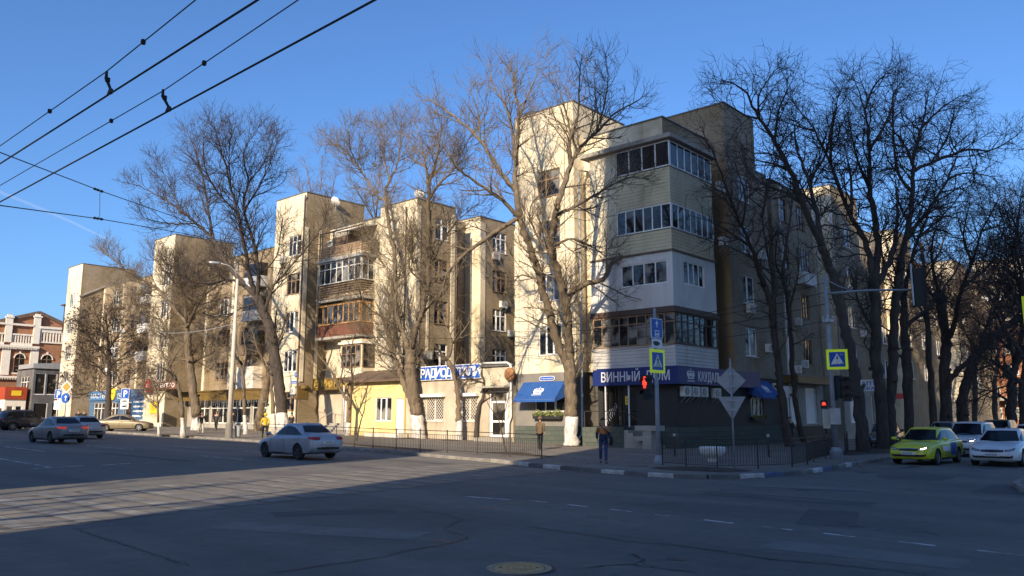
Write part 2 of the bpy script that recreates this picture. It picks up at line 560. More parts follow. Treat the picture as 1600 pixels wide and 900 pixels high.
# ================================================================ GROUND
def asphalt(name, c, c2, patch):
    m = mat(name, c, 0.86, c2, 0.22, detail=9, lo=0.38, hi=0.66, bump=0.35, bscale=55, dist=0.012, spec=0.35)
    nt = m.node_tree
    L = nt.links.new
    p = nt.nodes['Principled BSDF']
    src = p.inputs['Base Color'].links[0].from_socket
    tc = nt.nodes.new('ShaderNodeTexCoord')
    n2 = nt.nodes.new('ShaderNodeTexNoise')
    n2.inputs['Scale'].default_value = 3.5
    n2.inputs['Detail'].default_value = 8
    L(tc.outputs['Object'], n2.inputs['Vector'])
    mr = nt.nodes.new('ShaderNodeMapRange')
    mr.inputs['From Min'].default_value = 0.3
    mr.inputs['From Max'].default_value = 0.72
    mr.inputs['To Min'].default_value = 0.86
    mr.inputs['To Max'].default_value = 1.12
    L(n2.outputs['Fac'], mr.inputs['Value'])
    hs = nt.nodes.new('ShaderNodeHueSaturation')
    L(mr.outputs[0], hs.inputs['Value'])
    # worn wheel tracks: long soft streaks running along the street
    mp = nt.nodes.new('ShaderNodeMapping')
    mp.inputs['Scale'].default_value = (0.035, 0.55, 0.3)
    L(tc.outputs['Object'], mp.inputs['Vector'])
    n3 = nt.nodes.new('ShaderNodeTexNoise')
    n3.inputs['Scale'].default_value = 1.0
    n3.inputs['Detail'].default_value = 4
    L(mp.outputs[0], n3.inputs['Vector'])
    m3 = nt.nodes.new('ShaderNodeMapRange')
    m3.inputs['From Min'].default_value = 0.38
    m3.inputs['From Max'].default_value = 0.66
    L(n3.outputs['Fac'], m3.inputs['Value'])
    mx = nt.nodes.new('ShaderNodeMixRGB')
    mx.inputs['Color2'].default_value = (*patch, 1)
    ml = nt.nodes.new('ShaderNodeMath')
    ml.operation = 'MULTIPLY'
    ml.inputs[1].default_value = 0.7
    L(m3.outputs[0], ml.inputs[0])
    L(ml.outputs[0], mx.inputs['Fac'])
    L(src, mx.inputs['Color1'])
    L(mx.outputs[0], hs.inputs['Color'])
    L(hs.outputs[0], p.inputs['Base Color'])
    return m

M['asphalt'] = asphalt('road_asphalt', (0.148, 0.140, 0.128), (0.100, 0.096, 0.091), (0.19, 0.177, 0.158))
M['pave'] = asphalt('pavement_asphalt', (0.19, 0.17, 0.145), (0.135, 0.122, 0.107), (0.225, 0.202, 0.172))
def wornpaint(name, c, under, amt, scale=2.2):
    return mat(name, c, 0.75, under, scale, detail=9, lo=0.5 - amt * 0.25, hi=0.62 - amt * 0.1)
M['paintw'] = wornpaint('worn_white_road_paint', (0.62, 0.61, 0.58), (0.15, 0.145, 0.135), 0.2)
M['paintz'] = wornpaint('worn_white_crossing_paint', (0.28, 0.262, 0.228), (0.155, 0.147, 0.134), 0.62, 1.6)
M['painty'] = wornpaint('worn_yellow_crossing_paint', (0.235, 0.195, 0.135), (0.155, 0.147, 0.134), 0.62, 1.6)
M['kerb'] = mat('kerb_concrete', (0.27, 0.25, 0.225), 0.9, (0.17, 0.158, 0.145), 3, bump=0.4, rand=0.18)
M['kerbw'] = mat('kerb_white_paint', (0.60, 0.60, 0.58), 0.8, (0.34, 0.33, 0.31), 4, bump=0.3, rand=0.1)
M['kerbd'] = mat('kerb_dark', (0.10, 0.10, 0.105), 0.9, (0.16, 0.155, 0.15), 3, bump=0.3, rand=0.15)
M['kerbb'] = mat('kerb_blue_paint', (0.05, 0.09, 0.24), 0.8, (0.12, 0.13, 0.17), 4, bump=0.3)

def lines(a, b, step):
    n = max(1, int(round((b - a) / step)))
    return [a + (b - a) * i / n for i in range(n + 1)]
gx = [-9000, -3000, -900, -400, -260] + lines(-200, 60, 2.5) + [120, 400, 900, 3000, 9000]
gy = [-9000, -3000, -900, -300, -120] + lines(-60, 140, 2.5) + [200, 400, 900, 3000, 9000]
g = MB()
for y in gy:
    for x in gx:
        g.v.append((x, y, rz_(x, y)))
nx = len(gx)
for j in range(len(gy) - 1):
    for i in range(nx - 1):
        g.f.append((j * nx + i, j * nx + i + 1, (j + 1) * nx + i + 1, (j + 1) * nx + i))
        g.m.append(0)
structure(g.build('road', M['asphalt'], smooth=True))

# kerb line of the corner block (left street, round the corner, right street)
KL = [(-260, 29.5), (-150, 29.0), (-100, 28.7), (-63.7, 28.5), (-50.4, 28.4), (-42.8, 27.7), (-35.0, 26.5), (-29.5, 25.8), (-26.2, 25.2), (-22.8, 24.7),
      (-19.3, 23.6), (-16.8, 23.2), (-14.9, 23.05), (-13.5, 22.95), (-12.6, 23.3), (-11.85, 24.1), (-11.35, 25.5), (-11.1, 27.5), (-11.25, 30.4), (-11.6, 34.1),
      (-11.9, 38.5), (-12.1, 45.0), (-12.3, 60.0), (-12.5, 80.0), (-12.6, 138.0)]
def smooth_poly(pts, n=4):
    out = []
    P = [Vector((p[0], p[1], 0)) for p in pts]
    for i in range(len(P) - 1):
        p0, p1, p2, p3 = P[max(i - 1, 0)], P[i], P[i + 1], P[min(i + 2, len(P) - 1)]
        for k in range(n):
            t = k / n
            q = p1 * 2 + (p2 - p0) * t + (p0 * 2 - p1 * 5 + p2 * 4 - p3) * t * t + (p1 * 3 - p0 - p2 * 3 + p3) * t ** 3
            q *= 0.5
            out.append((q.x, q.y))
    out.append(pts[-1])
    return out
KLs = KL[:9] + smooth_poly(KL[9:20], 4) + KL[20:]
from mathutils.geometry import delaunay_2d_cdt
def ground_patch(name, poly, m, dz, step, skirt=0.0):
    xs = [p[0] for p in poly]
    ys = [p[1] for p in poly]
    pts = [Vector(p) for p in poly]
    n = len(pts)
    edges = [(i, (i + 1) % n) for i in range(n)]
    def inside(x, y):
        c = False
        for i in range(n):
            (x1, y1), (x2, y2) = poly[i], poly[(i + 1) % n]
            if (y1 > y) != (y2 > y) and x < (x2 - x1) * (y - y1) / (y2 - y1) + x1:
                c = not c
        return c
    y = min(ys) + step * 0.5
    while y < max(ys):
        x = max(min(xs), -140) + step * 0.5
        while x < min(max(xs), 45):
            if inside(x, y):
                pts.append(Vector((x, y)))
            x += step
        y += step
    r = delaunay_2d_cdt(pts, edges, [list(range(n))], 1, 1e-4)
    b = MB()
    b.v = [(v.x, v.y, gz(v.x, v.y) + dz) for v in r[0]]
    b.f = [tuple(f) for f in r[2]]
    b.m = [0] * len(b.f)
    if skirt:
        for i in range(n):
            (x1, y1), (x2, y2) = poly[i], poly[(i + 1) % n]
            b.quad((x1, y1, gz(x1, y1) + dz), (x2, y2, gz(x2, y2) + dz), (x2, y2, gz(x2, y2) + dz - skirt), (x1, y1, gz(x1, y1) + dz - skirt))
    return b.build(name, m, smooth=False)
structure(ground_patch('pavement', KLs + [(-30, 139), (-30, 44), (-260, 60)], M['pave'], 0.0, 3.0, 0.3))
K2 = [(-5.6, 138), (-5.5, 60), (-5.3, 45), (-5.1, 35), (-4.95, 29.5), (-4.8, 26.8), (-4.3, 24.9), (-3.1, 23.8), (-0.8, 23.3), (4, 23.1), (45, 23.0)]
structure(ground_patch('pavement', K2 + [(45, 138)], M['pave'], 0.0, 4.0, 0.3))
# pavement in front of the buildings behind the viewer
structure(ground_patch('pavement', [(-200, -11.5), (-200, -6.6), (-40, -6.6), (-14, -6.0), (-11, -7.5), (-11, -11.5)], M['pave'], 0.0, 4.0, 0.3))

kerb = bpy.data.objects.new('kerb', None)
COL.objects.link(kerb)
kerb['kind'] = 'structure'
_stone = {}
def kerb_stone(x, y, ang, ln, m):
    key = (round(ln, 2), m.name)
    if key not in _stone:
        b = MB()
        h = ln / 2 - 0.008
        prof = [(-0.08, -0.3), (-0.08, 0.012), (0.055, 0.012), (0.08, -0.012), (0.08, -0.3)]
        for s in range(1):
            b.prism([(-h, yy, zz) for yy, zz in prof], (2 * h, 0, 0))
        _stone[key] = b.mesh('kerb_stone', m)
    o = link('kerb_stone', _stone[key], kerb, (x, y, gz(x, y) + rnd.uniform(-0.008, 0.008)), (rnd.uniform(-.03, .03), rnd.uniform(-.006, .006) , ang + rnd.uniform(-.012, .012)))
def lay_kerb(pts, colour, flip=1):
    d = 0.0
    seg = []
    for i in range(len(pts) - 1):
        a, b = Vector(pts[i]), Vector(pts[i + 1])
        seg.append((a, b, (b - a).length))
    tot = sum(s[2] for s in seg)
    def at(t):
        for a, b, l in seg:
            if t <= l:
                return a + (b - a) * (t / l), (b - a)
            t -= l
        return seg[-1][1], seg[-1][1] - seg[-1][0]
    t, k = 0.0, 0
    while t < tot - 0.5:
        p, dr = at(t)
        far = p.x < -75 or p.y > 62
        ln = 2.0 if far else 1.0
        q, dr = at(t + ln / 2)
        a0, _ = at(t)
        a1, _ = at(t + ln)
        dv = a1 - a0
        nrm = Vector((dv.y, -dv.x)).normalized() * 0.0
        kerb_stone(q.x + nrm.x, q.y + nrm.y, math.atan2(dv.y, dv.x) + (0 if flip > 0 else math.pi), ln, colour(q.x, q.y, k))
        t += ln
        k += 1
def kc(x, y, k):
    if x > -21.5 and y < 33:
        if x > -11.8 and y > 25:
            return [M['kerbw'], M['kerbb'], M['kerbd'], M['kerb']][k % 4]
        return [M['kerbw'], M['kerbd'], M['kerbd'], M['kerbw'], M['kerbd']][k % 5]
    return M['kerb']
KLk = [p for p in KLs if p[0] > -200]
lay_kerb([(-125, 28.85)] + [p for p in KLs if p[0] > -99 and p[1] < 100] + [(-12.55, 110)], kc, -1)
lay_kerb([(-5.55, 90)] + K2[1:10] + [(10, 23.07)], lambda x, y, k: M['kerb'], -1)

# ---- road markings, 4 mm sheets on the asphalt
def sheet(b, pts, dz=0.004, m=0):
    b.poly([(x, y, rz_(x, y) + dz) for x, y in pts], m)
mk = MB()
for (x0, y0), (x1, y1) in [((-13.35, 13.35), (-12.19, 13.6)), ((-11.85, 13.83), (-11.31, 13.84)), ((-10.8, 13.83), (-10.21, 13.82)), ((-9.61, 13.8), (-9.08, 13.76)),
                           ((-8.53, 13.75), (-7.96, 13.7)), ((-7.48, 13.72), (-6.88, 13.66)), ((-6.33, 13.63), (-5.78, 13.6)), ((-5.25, 13.62), (-4.75, 13.6)), ((-4.12, 13.6), (-3.56, 13.57)),
                           ((-3.0, 13.57), (-2.4, 13.55)),
                           ((-36.5, 9.95), (-28.15, 9.6)), ((-27.6, 8.95), (-28.4, 10.7)), ((-28.35, 11.28), (-29.0, 12.46)), ((-29.1, 13.1), (-29.3, 13.8)),
                           ((-45, 13.2), (-39, 13.1)), ((-54, 13.3), (-48, 13.2)), ((-45, 17.0), (-39, 17.0)), ((-33, 17.1), (-29.5, 17.1)), ((-45, 20.8), (-40, 20.8)), ((-36, 20.9), (-31, 20.9))]:
    d = (Vector((x1, y1)) - Vector((x0, y0))).normalized()
    n = Vector((-d.y, d.x)) * 0.055
    sheet(mk, [(x0 + n.x, y0 + n.y), (x0 - n.x, y0 - n.y), (x1 - n.x, y1 - n.y), (x1 + n.x, y1 + n.y)])
structure(mk.build('lane_marking', M['paintw']))
zb, zy = MB(), MB()
y = 2.2
while y < 22.6:
    sh = -0.235 * (y - 5)
    sheet(zb, [(-18.9 + sh, y), (-13.9 + sh, y + 0.06), (-13.9 + sh, y + 0.46), (-18.9 + sh, y + 0.40)], 0.008)
    sheet(zy, [(-18.9 + sh, y + 0.42), (-13.9 + sh, y + 0.48), (-13.9 + sh, y + 0.90), (-18.9 + sh, y + 0.84)], 0.0075)
    y += 1.0
structure(zb.build('crossing_marking', M['paintz']))
structure(zy.build('crossing_marking', M['painty']))

# ---- cracks sealed with tar
CR = {'A': [(-8.24, 6.81), (-8.44, 7.30), (-8.46, 8.06), (-8.72, 8.80), (-9.20, 9.02), (-9.49, 9.10), (-9.72, 9.26), (-10.03, 9.83), (-10.43, 10.37), (-10.97, 10.56), (-11.47, 10.67), (-12.08, 10.76)],
      'B': [(-8.97, 10.47), (-8.35, 10.45), (-7.45, 10.39), (-6.98, 10.34), (-6.29, 10.55), (-5.55, 10.58), (-4.78, 10.43), (-3.82, 10.75), (-2.95, 10.83)],
      'C': [(-9.20, 12.46), (-8.74, 12.34), (-8.29, 12.45)],
      'D': [(-6.26, 9.47), (-5.86, 9.14), (-5.74, 8.71), (-5.33, 8.81), (-4.97, 8.86)],
      'E': [(-13.37, 4.97), (-12.06, 4.88), (-10.83, 4.83), (-9.23, 4.76)],
      'F': [(-6.05, 8.13), (-5.92, 8.55), (-5.75, 8.82)],
      'A2': [(-8.24, 6.81), (-8.25, 6.03), (-8.25, 5.25)], 'G': [(-6.15, 13.22), (-5.47, 13.43)], 'H': [(-10.48, 14.94), (-9.56, 15.05), (-9.19, 15.74)],
      'I': [(-14, 17.5), (-12.5, 17.2), (-11.0, 17.6), (-9.5, 17.3), (-8.2, 17.5)], 'J': [(-8.6, 21.5), (-7.8, 22.0), (-6.9, 21.8)]}
ck = MB()
for k, l in CR.items():
    P = []
    for i in range(len(l) - 1):
        a, b = Vector(l[i]), Vector(l[i + 1])
        n = max(2, int((b - a).length / 0.07))
        for j in range(n):
            P.append(a + (b - a) * j / n)
    P.append(Vector(l[-1]))
    q = [p + Vector((rnd.gauss(0, .014), rnd.gauss(0, .02))) for p in P]
    for i in range(len(q) - 1):
        d = (q[i + 1] - q[i])
        if d.length < 1e-4:
            continue
        n = Vector((-d.y, d.x)).normalized() * rnd.uniform(0.007, 0.020)
        sheet(ck, [q[i] + n, q[i] - n, q[i + 1] - n * 0.8, q[i + 1] + n * 0.8], 0.006)
    for i in range(int(len(q) * 0.25)):
        c = rnd.choice(q) + Vector((rnd.gauss(0, .05), rnd.gauss(0, .05)))
        r = rnd.uniform(0.012, 0.035)
        sheet(ck, [c + Vector((math.cos(a) * r * rnd.uniform(.5, 1.2), math.sin(a) * r * rnd.uniform(.5, 1.2))) for a in (0, 1.1, 2.2, 3.2, 4.3, 5.3)], 0.0062)
structure(ck.build('road_crack', M['tar']))
# repair patches, oil stains and sealed seams in the asphalt
M['patch'] = mat('repaired_asphalt', (0.075, 0.073, 0.072), 0.9, (0.10, 0.097, 0.094), 1.5, bump=0.5, bscale=50)
M['patch2'] = mat('pale_repaired_asphalt', (0.20, 0.19, 0.175), 0.9, (0.15, 0.143, 0.134), 1.5, bump=0.5, bscale=50)
M['oil'] = mat('oil_stain', (0.045, 0.043, 0.043), 0.55, (0.075, 0.072, 0.07), 3.0, lo=.4, hi=.6)
def blob(name, m, lst, dz):
    b = MB()
    for (x, y, w, h, an, sq) in lst:
        P = []
        for k in range(24):
            a = 2 * math.pi * k / 24
            e = 0.84 + 0.26 * rnd.random()
            c_, s_ = math.cos(a), math.sin(a)
            if sq:
                r = 1 / max(abs(c_), abs(s_))
                e = r * (0.97 + .05 * rnd.random())
            u, v = w * e * c_, h * e * s_
            P.append((x + u * math.cos(an) - v * math.sin(an), y + u * math.sin(an) + v * math.cos(an)))
        sheet(b, P, dz)
    structure(b.build(name, m))
blob('asphalt_patch', M['patch'], [(-18.2, 14.6, 1.6, 0.7, .2, 0), (-8.6, 18.8, 2.4, 0.5, .05, 1), (-4.6, 25.5, 0.8, 1.6, 0, 1), (-26, 22.2, 3.2, 0.4, 0, 1), (-7.9, 28.4, 1.2, 1.6, .1, 0), (-12.6, 9.2, 1.1, .35, 1.2, 1), (-33, 14.6, 4.0, .35, .02, 1), (-6.0, 15.9, .5, 1.4, .3, 1)], 0.0030)
blob('asphalt_patch', M['patch2'], [(-10.8, 7.6, 1.7, .45, .5, 1), (-20.5, 18.6, 2.6, .5, -.05, 1), (-4.1, 11.9, 1.3, .5, .1, 1), (-38, 18.8, 4, .6, 0, 1), (-9.0, 22.0, 1.6, .4, .2, 0)], 0.0034)
blob('oil_stain', M['oil'], [(rnd.uniform(-24, -3.5), rnd.uniform(6.5, 24), rnd.uniform(.05, .28), rnd.uniform(.04, .16), rnd.uniform(0, 3), 0) for _ in range(46)] + [(-9.6 + rnd.gauss(0, .4), 32.0 + rnd.gauss(0, 2.0), .22, .12, 0, 0) for _ in range(8)] + [(-7.1 + rnd.gauss(0, .4), 33.5 + rnd.gauss(0, 2.0), .22, .12, 0, 0) for _ in range(8)], 0.0050)
# dry leaves, grit and litter gathered along the kerbs and on the pavement
lf = MB()
def leaf(x, y, z, s):
    a = rnd.uniform(0, 6.28)
    u = Vector((math.cos(a), math.sin(a), rnd.uniform(-.3, .3))) * s
    v = Vector((-math.sin(a), math.cos(a), rnd.uniform(-.3, .5))) * s * .6
    c = Vector((x, y, z + .012))
    lf.quad(c - u, c - v, c + u, c + v)
for i in range(len(KLs) - 1):
    p_, q_ = Vector(KLs[i]), Vector(KLs[i + 1])
    if p_.x < -75 or p_.y > 55:
        continue
    d_ = q_ - p_
    nn = Vector((d_.y, -d_.x)).normalized()
    for k in range(int(d_.length * 26)):
        f = p_ + d_ * rnd.random()
        o = abs(rnd.gauss(.1, .35)) * rnd.choice((1, 1, 1, -1.6))
        x, y = f.x + nn.x * o, f.y + nn.y * o
        leaf(x, y, (rz_(x, y) if o > 0.09 else gz(x, y)), rnd.uniform(.012, .045))
for k in range(2200):
    x, y = rnd.uniform(-62, -13), rnd.uniform(24.5, 39.5)
    leaf(x, y, gz(x, y), rnd.uniform(.012, .045))
lo_ = lf.build('leaf_litter', mat('dry_litter', (.14, .10, .065), .95, (.06, .045, .03), 9))
lo_['kind'] = 'stuff'

# ---- manhole cover
mh = thing('manhole_cover', 'round worn iron manhole cover set in the dark asphalt in the foreground', 'manhole cover', (-6.57, 7.5, rz_(-6.57, 7.5)))
M['iron'] = mat('worn_cast_iron', (0.66, 0.44, 0.21), 0.75, (0.48, 0.31, 0.14), 9, bump=0.4, bscale=30)
M['irond'] = mat('dirty_cast_iron', (0.50, 0.37, 0.22), 0.8, (0.34, 0.26, 0.16), 10, bump=0.4)
b = MB()
b.lathe([(0.395, 0.004), (0.39, 0.012), (0.365, 0.013), (0.36, 0.007), (0.345, 0.007), (0.34, 0.013), (0.318, 0.013), (0.314, 0.003)], n=48)
b.build('rim', M['irond'], mh)
b = MB()
b.lathe([(0.0, 0.012), (0.10, 0.012), (0.29, 0.012), (0.301, 0.008), (0.301, 0.002)], n=48)
for i in range(-5, 6):
    for j in range(-5, 6):
        if i * i + j * j < 26 and abs(i) + abs(j) > 1:
            b.box(i * .05 - .016, i * .05 + .016, j * .05 - .016, j * .05 + .016, 0.0115, 0.0165, 0, 'xXyYZ')
b.build('lid', M['iron'], mh)
for a in (0.7, 3.9):
    b = MB()
    c = (0.22 * math.cos(a), 0.22 * math.sin(a))
    b.lathe([(0.0, 0.0185), (0.02, 0.0185), (0.02, 0.012)], (c[0], c[1], 0), 10)
    b.build('lifting_hole', M['black'], mh)
b = MB()
b.lathe([(0.395, 0.0052), (0.43, 0.0052)], n=48)
b.build('asphalt_collar', M['tar'], mh)
# flat hatch on the corner pavement
b = MB()
b.box(-0.42, 0.42, -0.06, 0.06, 0, 0.012)
for i in range(9):
    b.box(-0.4 + i * .09, -0.36 + i * .09, -0.05, 0.05, 0.012, 0.02)
o = b.build('drain_grate', M['blackiron'], None, loc=(-16.7, 25.7, gz(-16.7, 25.7)))
o.rotation_euler[2] = R(42)
tag(o, 'thin dark drain grate in the pavement right of the pedestrian in blue jeans', 'drain grate')
# soil mound round the bowl planter and under the right trees
def soil_patch(name, cx, cy, rx, ry, h, ang=0.0):
    b = MB()
    n, rr = 36, 7
    b.v.append((cx, cy, gz(cx, cy) + h))
    ph = [rnd.uniform(0, 6.28) for _ in range(4)]
    for j in range(1, rr + 1):
        t = j / rr
        for k in range(n):
            a = 2 * math.pi * k / n
            e = 1 + 0.12 * math.sin(2 * a + ph[0]) + 0.08 * math.sin(5 * a + ph[1]) + .05 * math.sin(9 * a + ph[2])
            x0, y0 = rx * e * t * math.cos(a), ry * e * t * math.sin(a)
            x, y = cx + x0 * math.cos(ang) - y0 * math.sin(ang), cy + x0 * math.sin(ang) + y0 * math.cos(ang)
            z = gz(x, y) + (h * (1 - t * t) + rnd.uniform(-.02, .03) * h / 0.15 if j < rr else -0.02)
            b.v.append((x, y, z + (0.006 if j < rr else 0)))
    for k in range(n):
        b.f.append((0, 1 + k, 1 + (k + 1) % n))
        b.m.append(0)
    for j in range(rr - 1):
        for k in range(n):
            k2 = (k + 1) % n
            b.f.append((1 + j * n + k, 1 + (j + 1) * n + k, 1 + (j + 1) * n + k2, 1 + j * n + k2))
            b.m.append(0)
    o = b.build(name, M['soil'], smooth=True)
    return structure(o)
soil_patch('soil_bed', -13.9, 25.3, 1.9, 0.85, 0.10, R(8))
soil_patch('soil_bed', -14.3, 45.5, 1.3, 6.5, 0.16)
soil_patch('soil_bed', -16.0, 70, 2.2, 16.0, 0.12)
for (x, y, r) in [(-56.5, 28.9, .9), (-60.2, 28.7, .9), (-26.2, 29.4, 1.0), (-29.4, 38.0, 1.0), (-44.2, 38.6, 1.1), (-39.8, 38.5, .8)]:
    soil_patch('soil_bed', x, y, r, r * 0.8, 0.05)
# narrow worn grass / litter strip beside the lit fence
soil_patch('soil_bed', -33.5, 28.2, 4.0, 0.6, 0.06, R(-5))
soil_patch('soil_bed', -25.0, 28.6, 2.6, 0.6, 0.05, R(-12))
# ================================================================ BUILDINGS
_wincache = {}
STYLES = {
    'pvc2': ('pvc', [0.42], None, 'glass'), 'pvc3': ('pvc', [0.33, 0.66], None, 'glass'), 'pvc2t': ('pvc', [0.5], 0.68, 'glass'),
    'pvc3t': ('pvc', [0.3, 0.62], 0.70, 'glass'), 'wood2t': ('woodframe', [0.36], 0.66, 'glass'), 'wood3t': ('woodframe', [0.33, 0.66], 0.66, 'glass'),
    'shop1': ('pvc', [], None, 'shopglass'), 'shop3': ('whitepaint', [0.34, 0.67], 0.7, 'shopglass'), 'shop2': ('whitepaint', [0.5], None, 'shopglass'),
    'door': ('pvc', [], 0.42, 'shopglass'), 'shut': ('pvc', [], None, 'whitepaint'),
}
def window_mesh(w, h, style, d=0.13, sill=True):
    key = (round(w, 2), round(h, 2), style, sill)
    if key in _wincache:
        return _wincache[key]
    fm, mull, tr, gm = STYLES[style]
    b = MB()
    f = 0.065
    y0, y1 = d - 0.05, d + 0.03
    b.box(-w / 2, w / 2, y0, y1, 0, f)
    b.box(-w / 2, w / 2, y0, y1, h - f, h)
    b.box(-w / 2, -w / 2 + f, y0, y1, f, h - f)
    b.box(w / 2 - f, w / 2, y0, y1, f, h - f)
    g = 0.05
    for k in mull:
        x = -w / 2 + w * k
        b.box(x - g, x + g, y0 + .004, y1 - .004, f, h - f)
    if tr:
        xs = [-w / 2 + f] + [-w / 2 + w * k for k in mull] + [w / 2 - f]
        for i in range(len(xs) - 1):
            b.box(xs[i] + (g if i else 0), xs[i + 1] - (g if i < len(xs) - 2 else 0), y0 + .008, y1 - .008, h * tr - .04, h * tr + .04)
    # opening sashes get a thin inner frame
    xs = [-w / 2 + f] + [-w / 2 + w * k for k in mull] + [w / 2 - f]
    for i in range(len(xs) - 1):
        if i % 2 == 1 or len(xs) == 2:
            a, c = xs[i] + (g if i else 0), xs[i + 1] - (g if i < len(xs) - 2 else 0)
            top = (h * tr - .04) if tr else h - f
            b.box(a, a + .03, y0 - .012, y0 + .02, f, top)
            b.box(c - .03, c, y0 - .012, y0 + .02, f, top)
            b.box(a + .03, c - .03, y0 - .012, y0 + .02, f, f + .03)
            b.box(a + .03, c - .03, y0 - .012, y0 + .02, top - .03, top)
    if sill:
        b.box(-w / 2 - 0.06, w / 2 + 0.06, -0.07, d - .05, -0.035, -0.003)
    fr = b.mesh('window', M[fm])
    p = MB()
    p.quad((-w / 2 + .03, d, .03), (w / 2 - .03, d, .03), (w / 2 - .03, d, h - .03), (-w / 2 + .03, d, h - .03))
    pn = p.mesh('pane', M[gm])
    _wincache[key] = (fr, pn)
    return fr, pn

class Building:
    def __init__(s, name, label, cat, base):
        s.t = thing(name, label, cat, base)
        s.base = Vector(base)
        s.walls = {}
        s.cop = MB()
        s.vid = 0
    def mb(s, m):
        return s.walls.setdefault((m, s.vid), MB())
    def window(s, x, y, z, w, h, style, side=False, name='window', sill=True):
        fr, pn = window_mesh(w, h, style, sill=sill)
        o = link(name, fr, s.t, Vector((x, y, z)) - s.base, (0, 0, R(90) if side else 0))
        link('pane', pn, o)
        return o
    def plane(s, kind, c, u0, u1, z0, z1, m, holes=(), d=0.14):
        """wall face with window holes; kind 'f' faces -Y at y=c, 's' faces +X at x=c"""
        b = s.mb(m)
        if kind == 'f':
            P = lambda u, z, q=0: (u, c + q, z)
        else:
            P = lambda u, z, q=0: (c - q, u, z)
        rects = [(h[0] - h[2] / 2, h[0] + h[2] / 2, h[1], h[1] + h[3]) for h in holes]
        us = sorted(set([u0, u1] + [r[0] for r in rects] + [r[1] for r in rects]))
        zs = sorted(set([z0, z1] + [r[2] for r in rects] + [r[3] for r in rects]))
        us = [u for u in us if u0 - 1e-6 <= u <= u1 + 1e-6]
        zs = [z for z in zs if z0 - 1e-6 <= z <= z1 + 1e-6]
        for i in range(len(us) - 1):
            for j in range(len(zs) - 1):
                uc, zc = (us[i] + us[i + 1]) / 2, (zs[j] + zs[j + 1]) / 2
                if any(r[0] < uc < r[1] and r[2] < zc < r[3] for r in rects):
                    continue
                b.quad(P(us[i], zs[j]), P(us[i + 1], zs[j]), P(us[i + 1], zs[j + 1]), P(us[i], zs[j + 1]))
        for (a, e, lo, hi) in rects:
            b.quad(P(a, lo), P(a, lo, d), P(a, hi, d), P(a, hi))
            b.quad(P(e, lo), P(e, hi), P(e, hi, d), P(e, lo, d))
            b.quad(P(a, lo), P(e, lo), P(e, lo, d), P(a, lo, d))
            b.quad(P(a, hi), P(a, hi, d), P(e, hi, d), P(e, hi))
        for h in holes:
            if len(h) > 4 and h[4]:
                x, y = (h[0], c) if kind == 'f' else (c, h[0])
                s.window(x, y, h[1], h[2], h[3], h[4], kind == 's', sill=(h[5] if len(h) > 5 else True))
    def vol(s, x0, x1, y0, y1, z0, z1, m, side_m=None, front=(), side=(), cap=0.0, roof=True, back=True, left=True):
        sm = side_m or m
        s.vid += 1
        s.plane('f', y0, x0, x1, z0, z1, m, front)
        s.plane('s', x1, y0, y1, z0, z1, sm, side)
        b = s.mb(sm)
        if left:
            b.quad((x0, y1, z0), (x0, y0, z0), (x0, y0, z1), (x0, y1, z1))
        if back:
            b.quad((x1, y1, z0), (x0, y1, z0), (x0, y1, z1), (x1, y1, z1))
        if roof:
            s.mb('roof').quad((x0, y0, z1 - .002), (x1, y0, z1 - .002), (x1, y1, z1 - .002), (x0, y1, z1 - .002))
        if cap:
            t = 0.07
            for (a0, a1, c0, c1) in ((x0 - cap, x1 + cap, y0 - cap, y0 + .3), (x1 - .3, x1 + cap, y0 + .3, y1 + cap), (x0 - cap, x0 + .3, y0 + .3, y1 + cap), (x0 + .3, x1 - .3, y1 - .3, y1 + cap)):
                s.cop.box(a0, a1, c0, c1, z1, z1 + t)
    def part(s, name, b, m, smooth=False):
        if b.v:
            for i, v in enumerate(b.v):
                b.v[i] = (v[0] - s.base.x, v[1] - s.base.y, v[2] - s.base.z)
            return b.build(name, m if not isinstance(m, str) else M[m], s.t, smooth)
    def pipe(s, pts, r=0.065, m='metal'):
        b = MB()
        b.tube(pts, r, 8)
        s.part('drainpipe', b, m, True)
    def finish(s):
        for (m, k), b in s.walls.items():
            s.part('roof' if m == 'roof' else 'wall', b, m)
        for q in range(0, len(s.cop.f), 24):
            c = MB()
            c.v = s.cop.v[q // 24 * 32:q // 24 * 32 + 32]
            c.f = [tuple(i - q // 24 * 32 for i in f) for f in s.cop.f[q:q + 24]]
            c.m = [0] * len(c.f)
            s.part('coping', c, 'roof')

FL = [(5.5, 1.9), (9.0, 1.9), (12.45, 1.9), (16.0, 1.85)]      # sill height and window height, storeys 2 to 5
def col(c, w, style='pvc2', floors=(0, 1, 2, 3), styles=None):
    return [(c, FL[k][0], w, FL[k][1], (styles or {}).get(k, style)) for k in floors]

# ---------------------------------------------------------------- corner building
B = Building('apartment_building', 'pale five storey apartment building on the street corner above the navy wine shop', 'building', (-26, 46, -0.2))
CB = B
# left stair tower, cream plaster over a grey ground floor
B.vol(-35.35, -30.3, 40.0, 46.0, 4.36, 22.1, 'cream', front=col(-32.4, 1.9, 'pvc3', styles={0: 'pvc3', 2: 'wood2t', 3: 'wood2t'}), cap=0.06)
B.vol(-35.33, -30.32, 40.02, 46.0, 1.0, 4.36, 'greyground', front=[(-32.45, 1.9, 2.5, 1.5, 'shop3')], roof=False)
B.vol(-35.37, -30.28, 39.95, 46.0, -0.6, 1.0, 'tilegreen')
# main body behind the bay
B.vol(-35.3, -24.35, 41.2, 47.0, 4.36, 19.8, 'cream', side_m='brick', cap=0.08)
B.vol(-30.28, -28.95, 42.4, 44.0, -0.6, 4.36, 'concrete', roof=False)
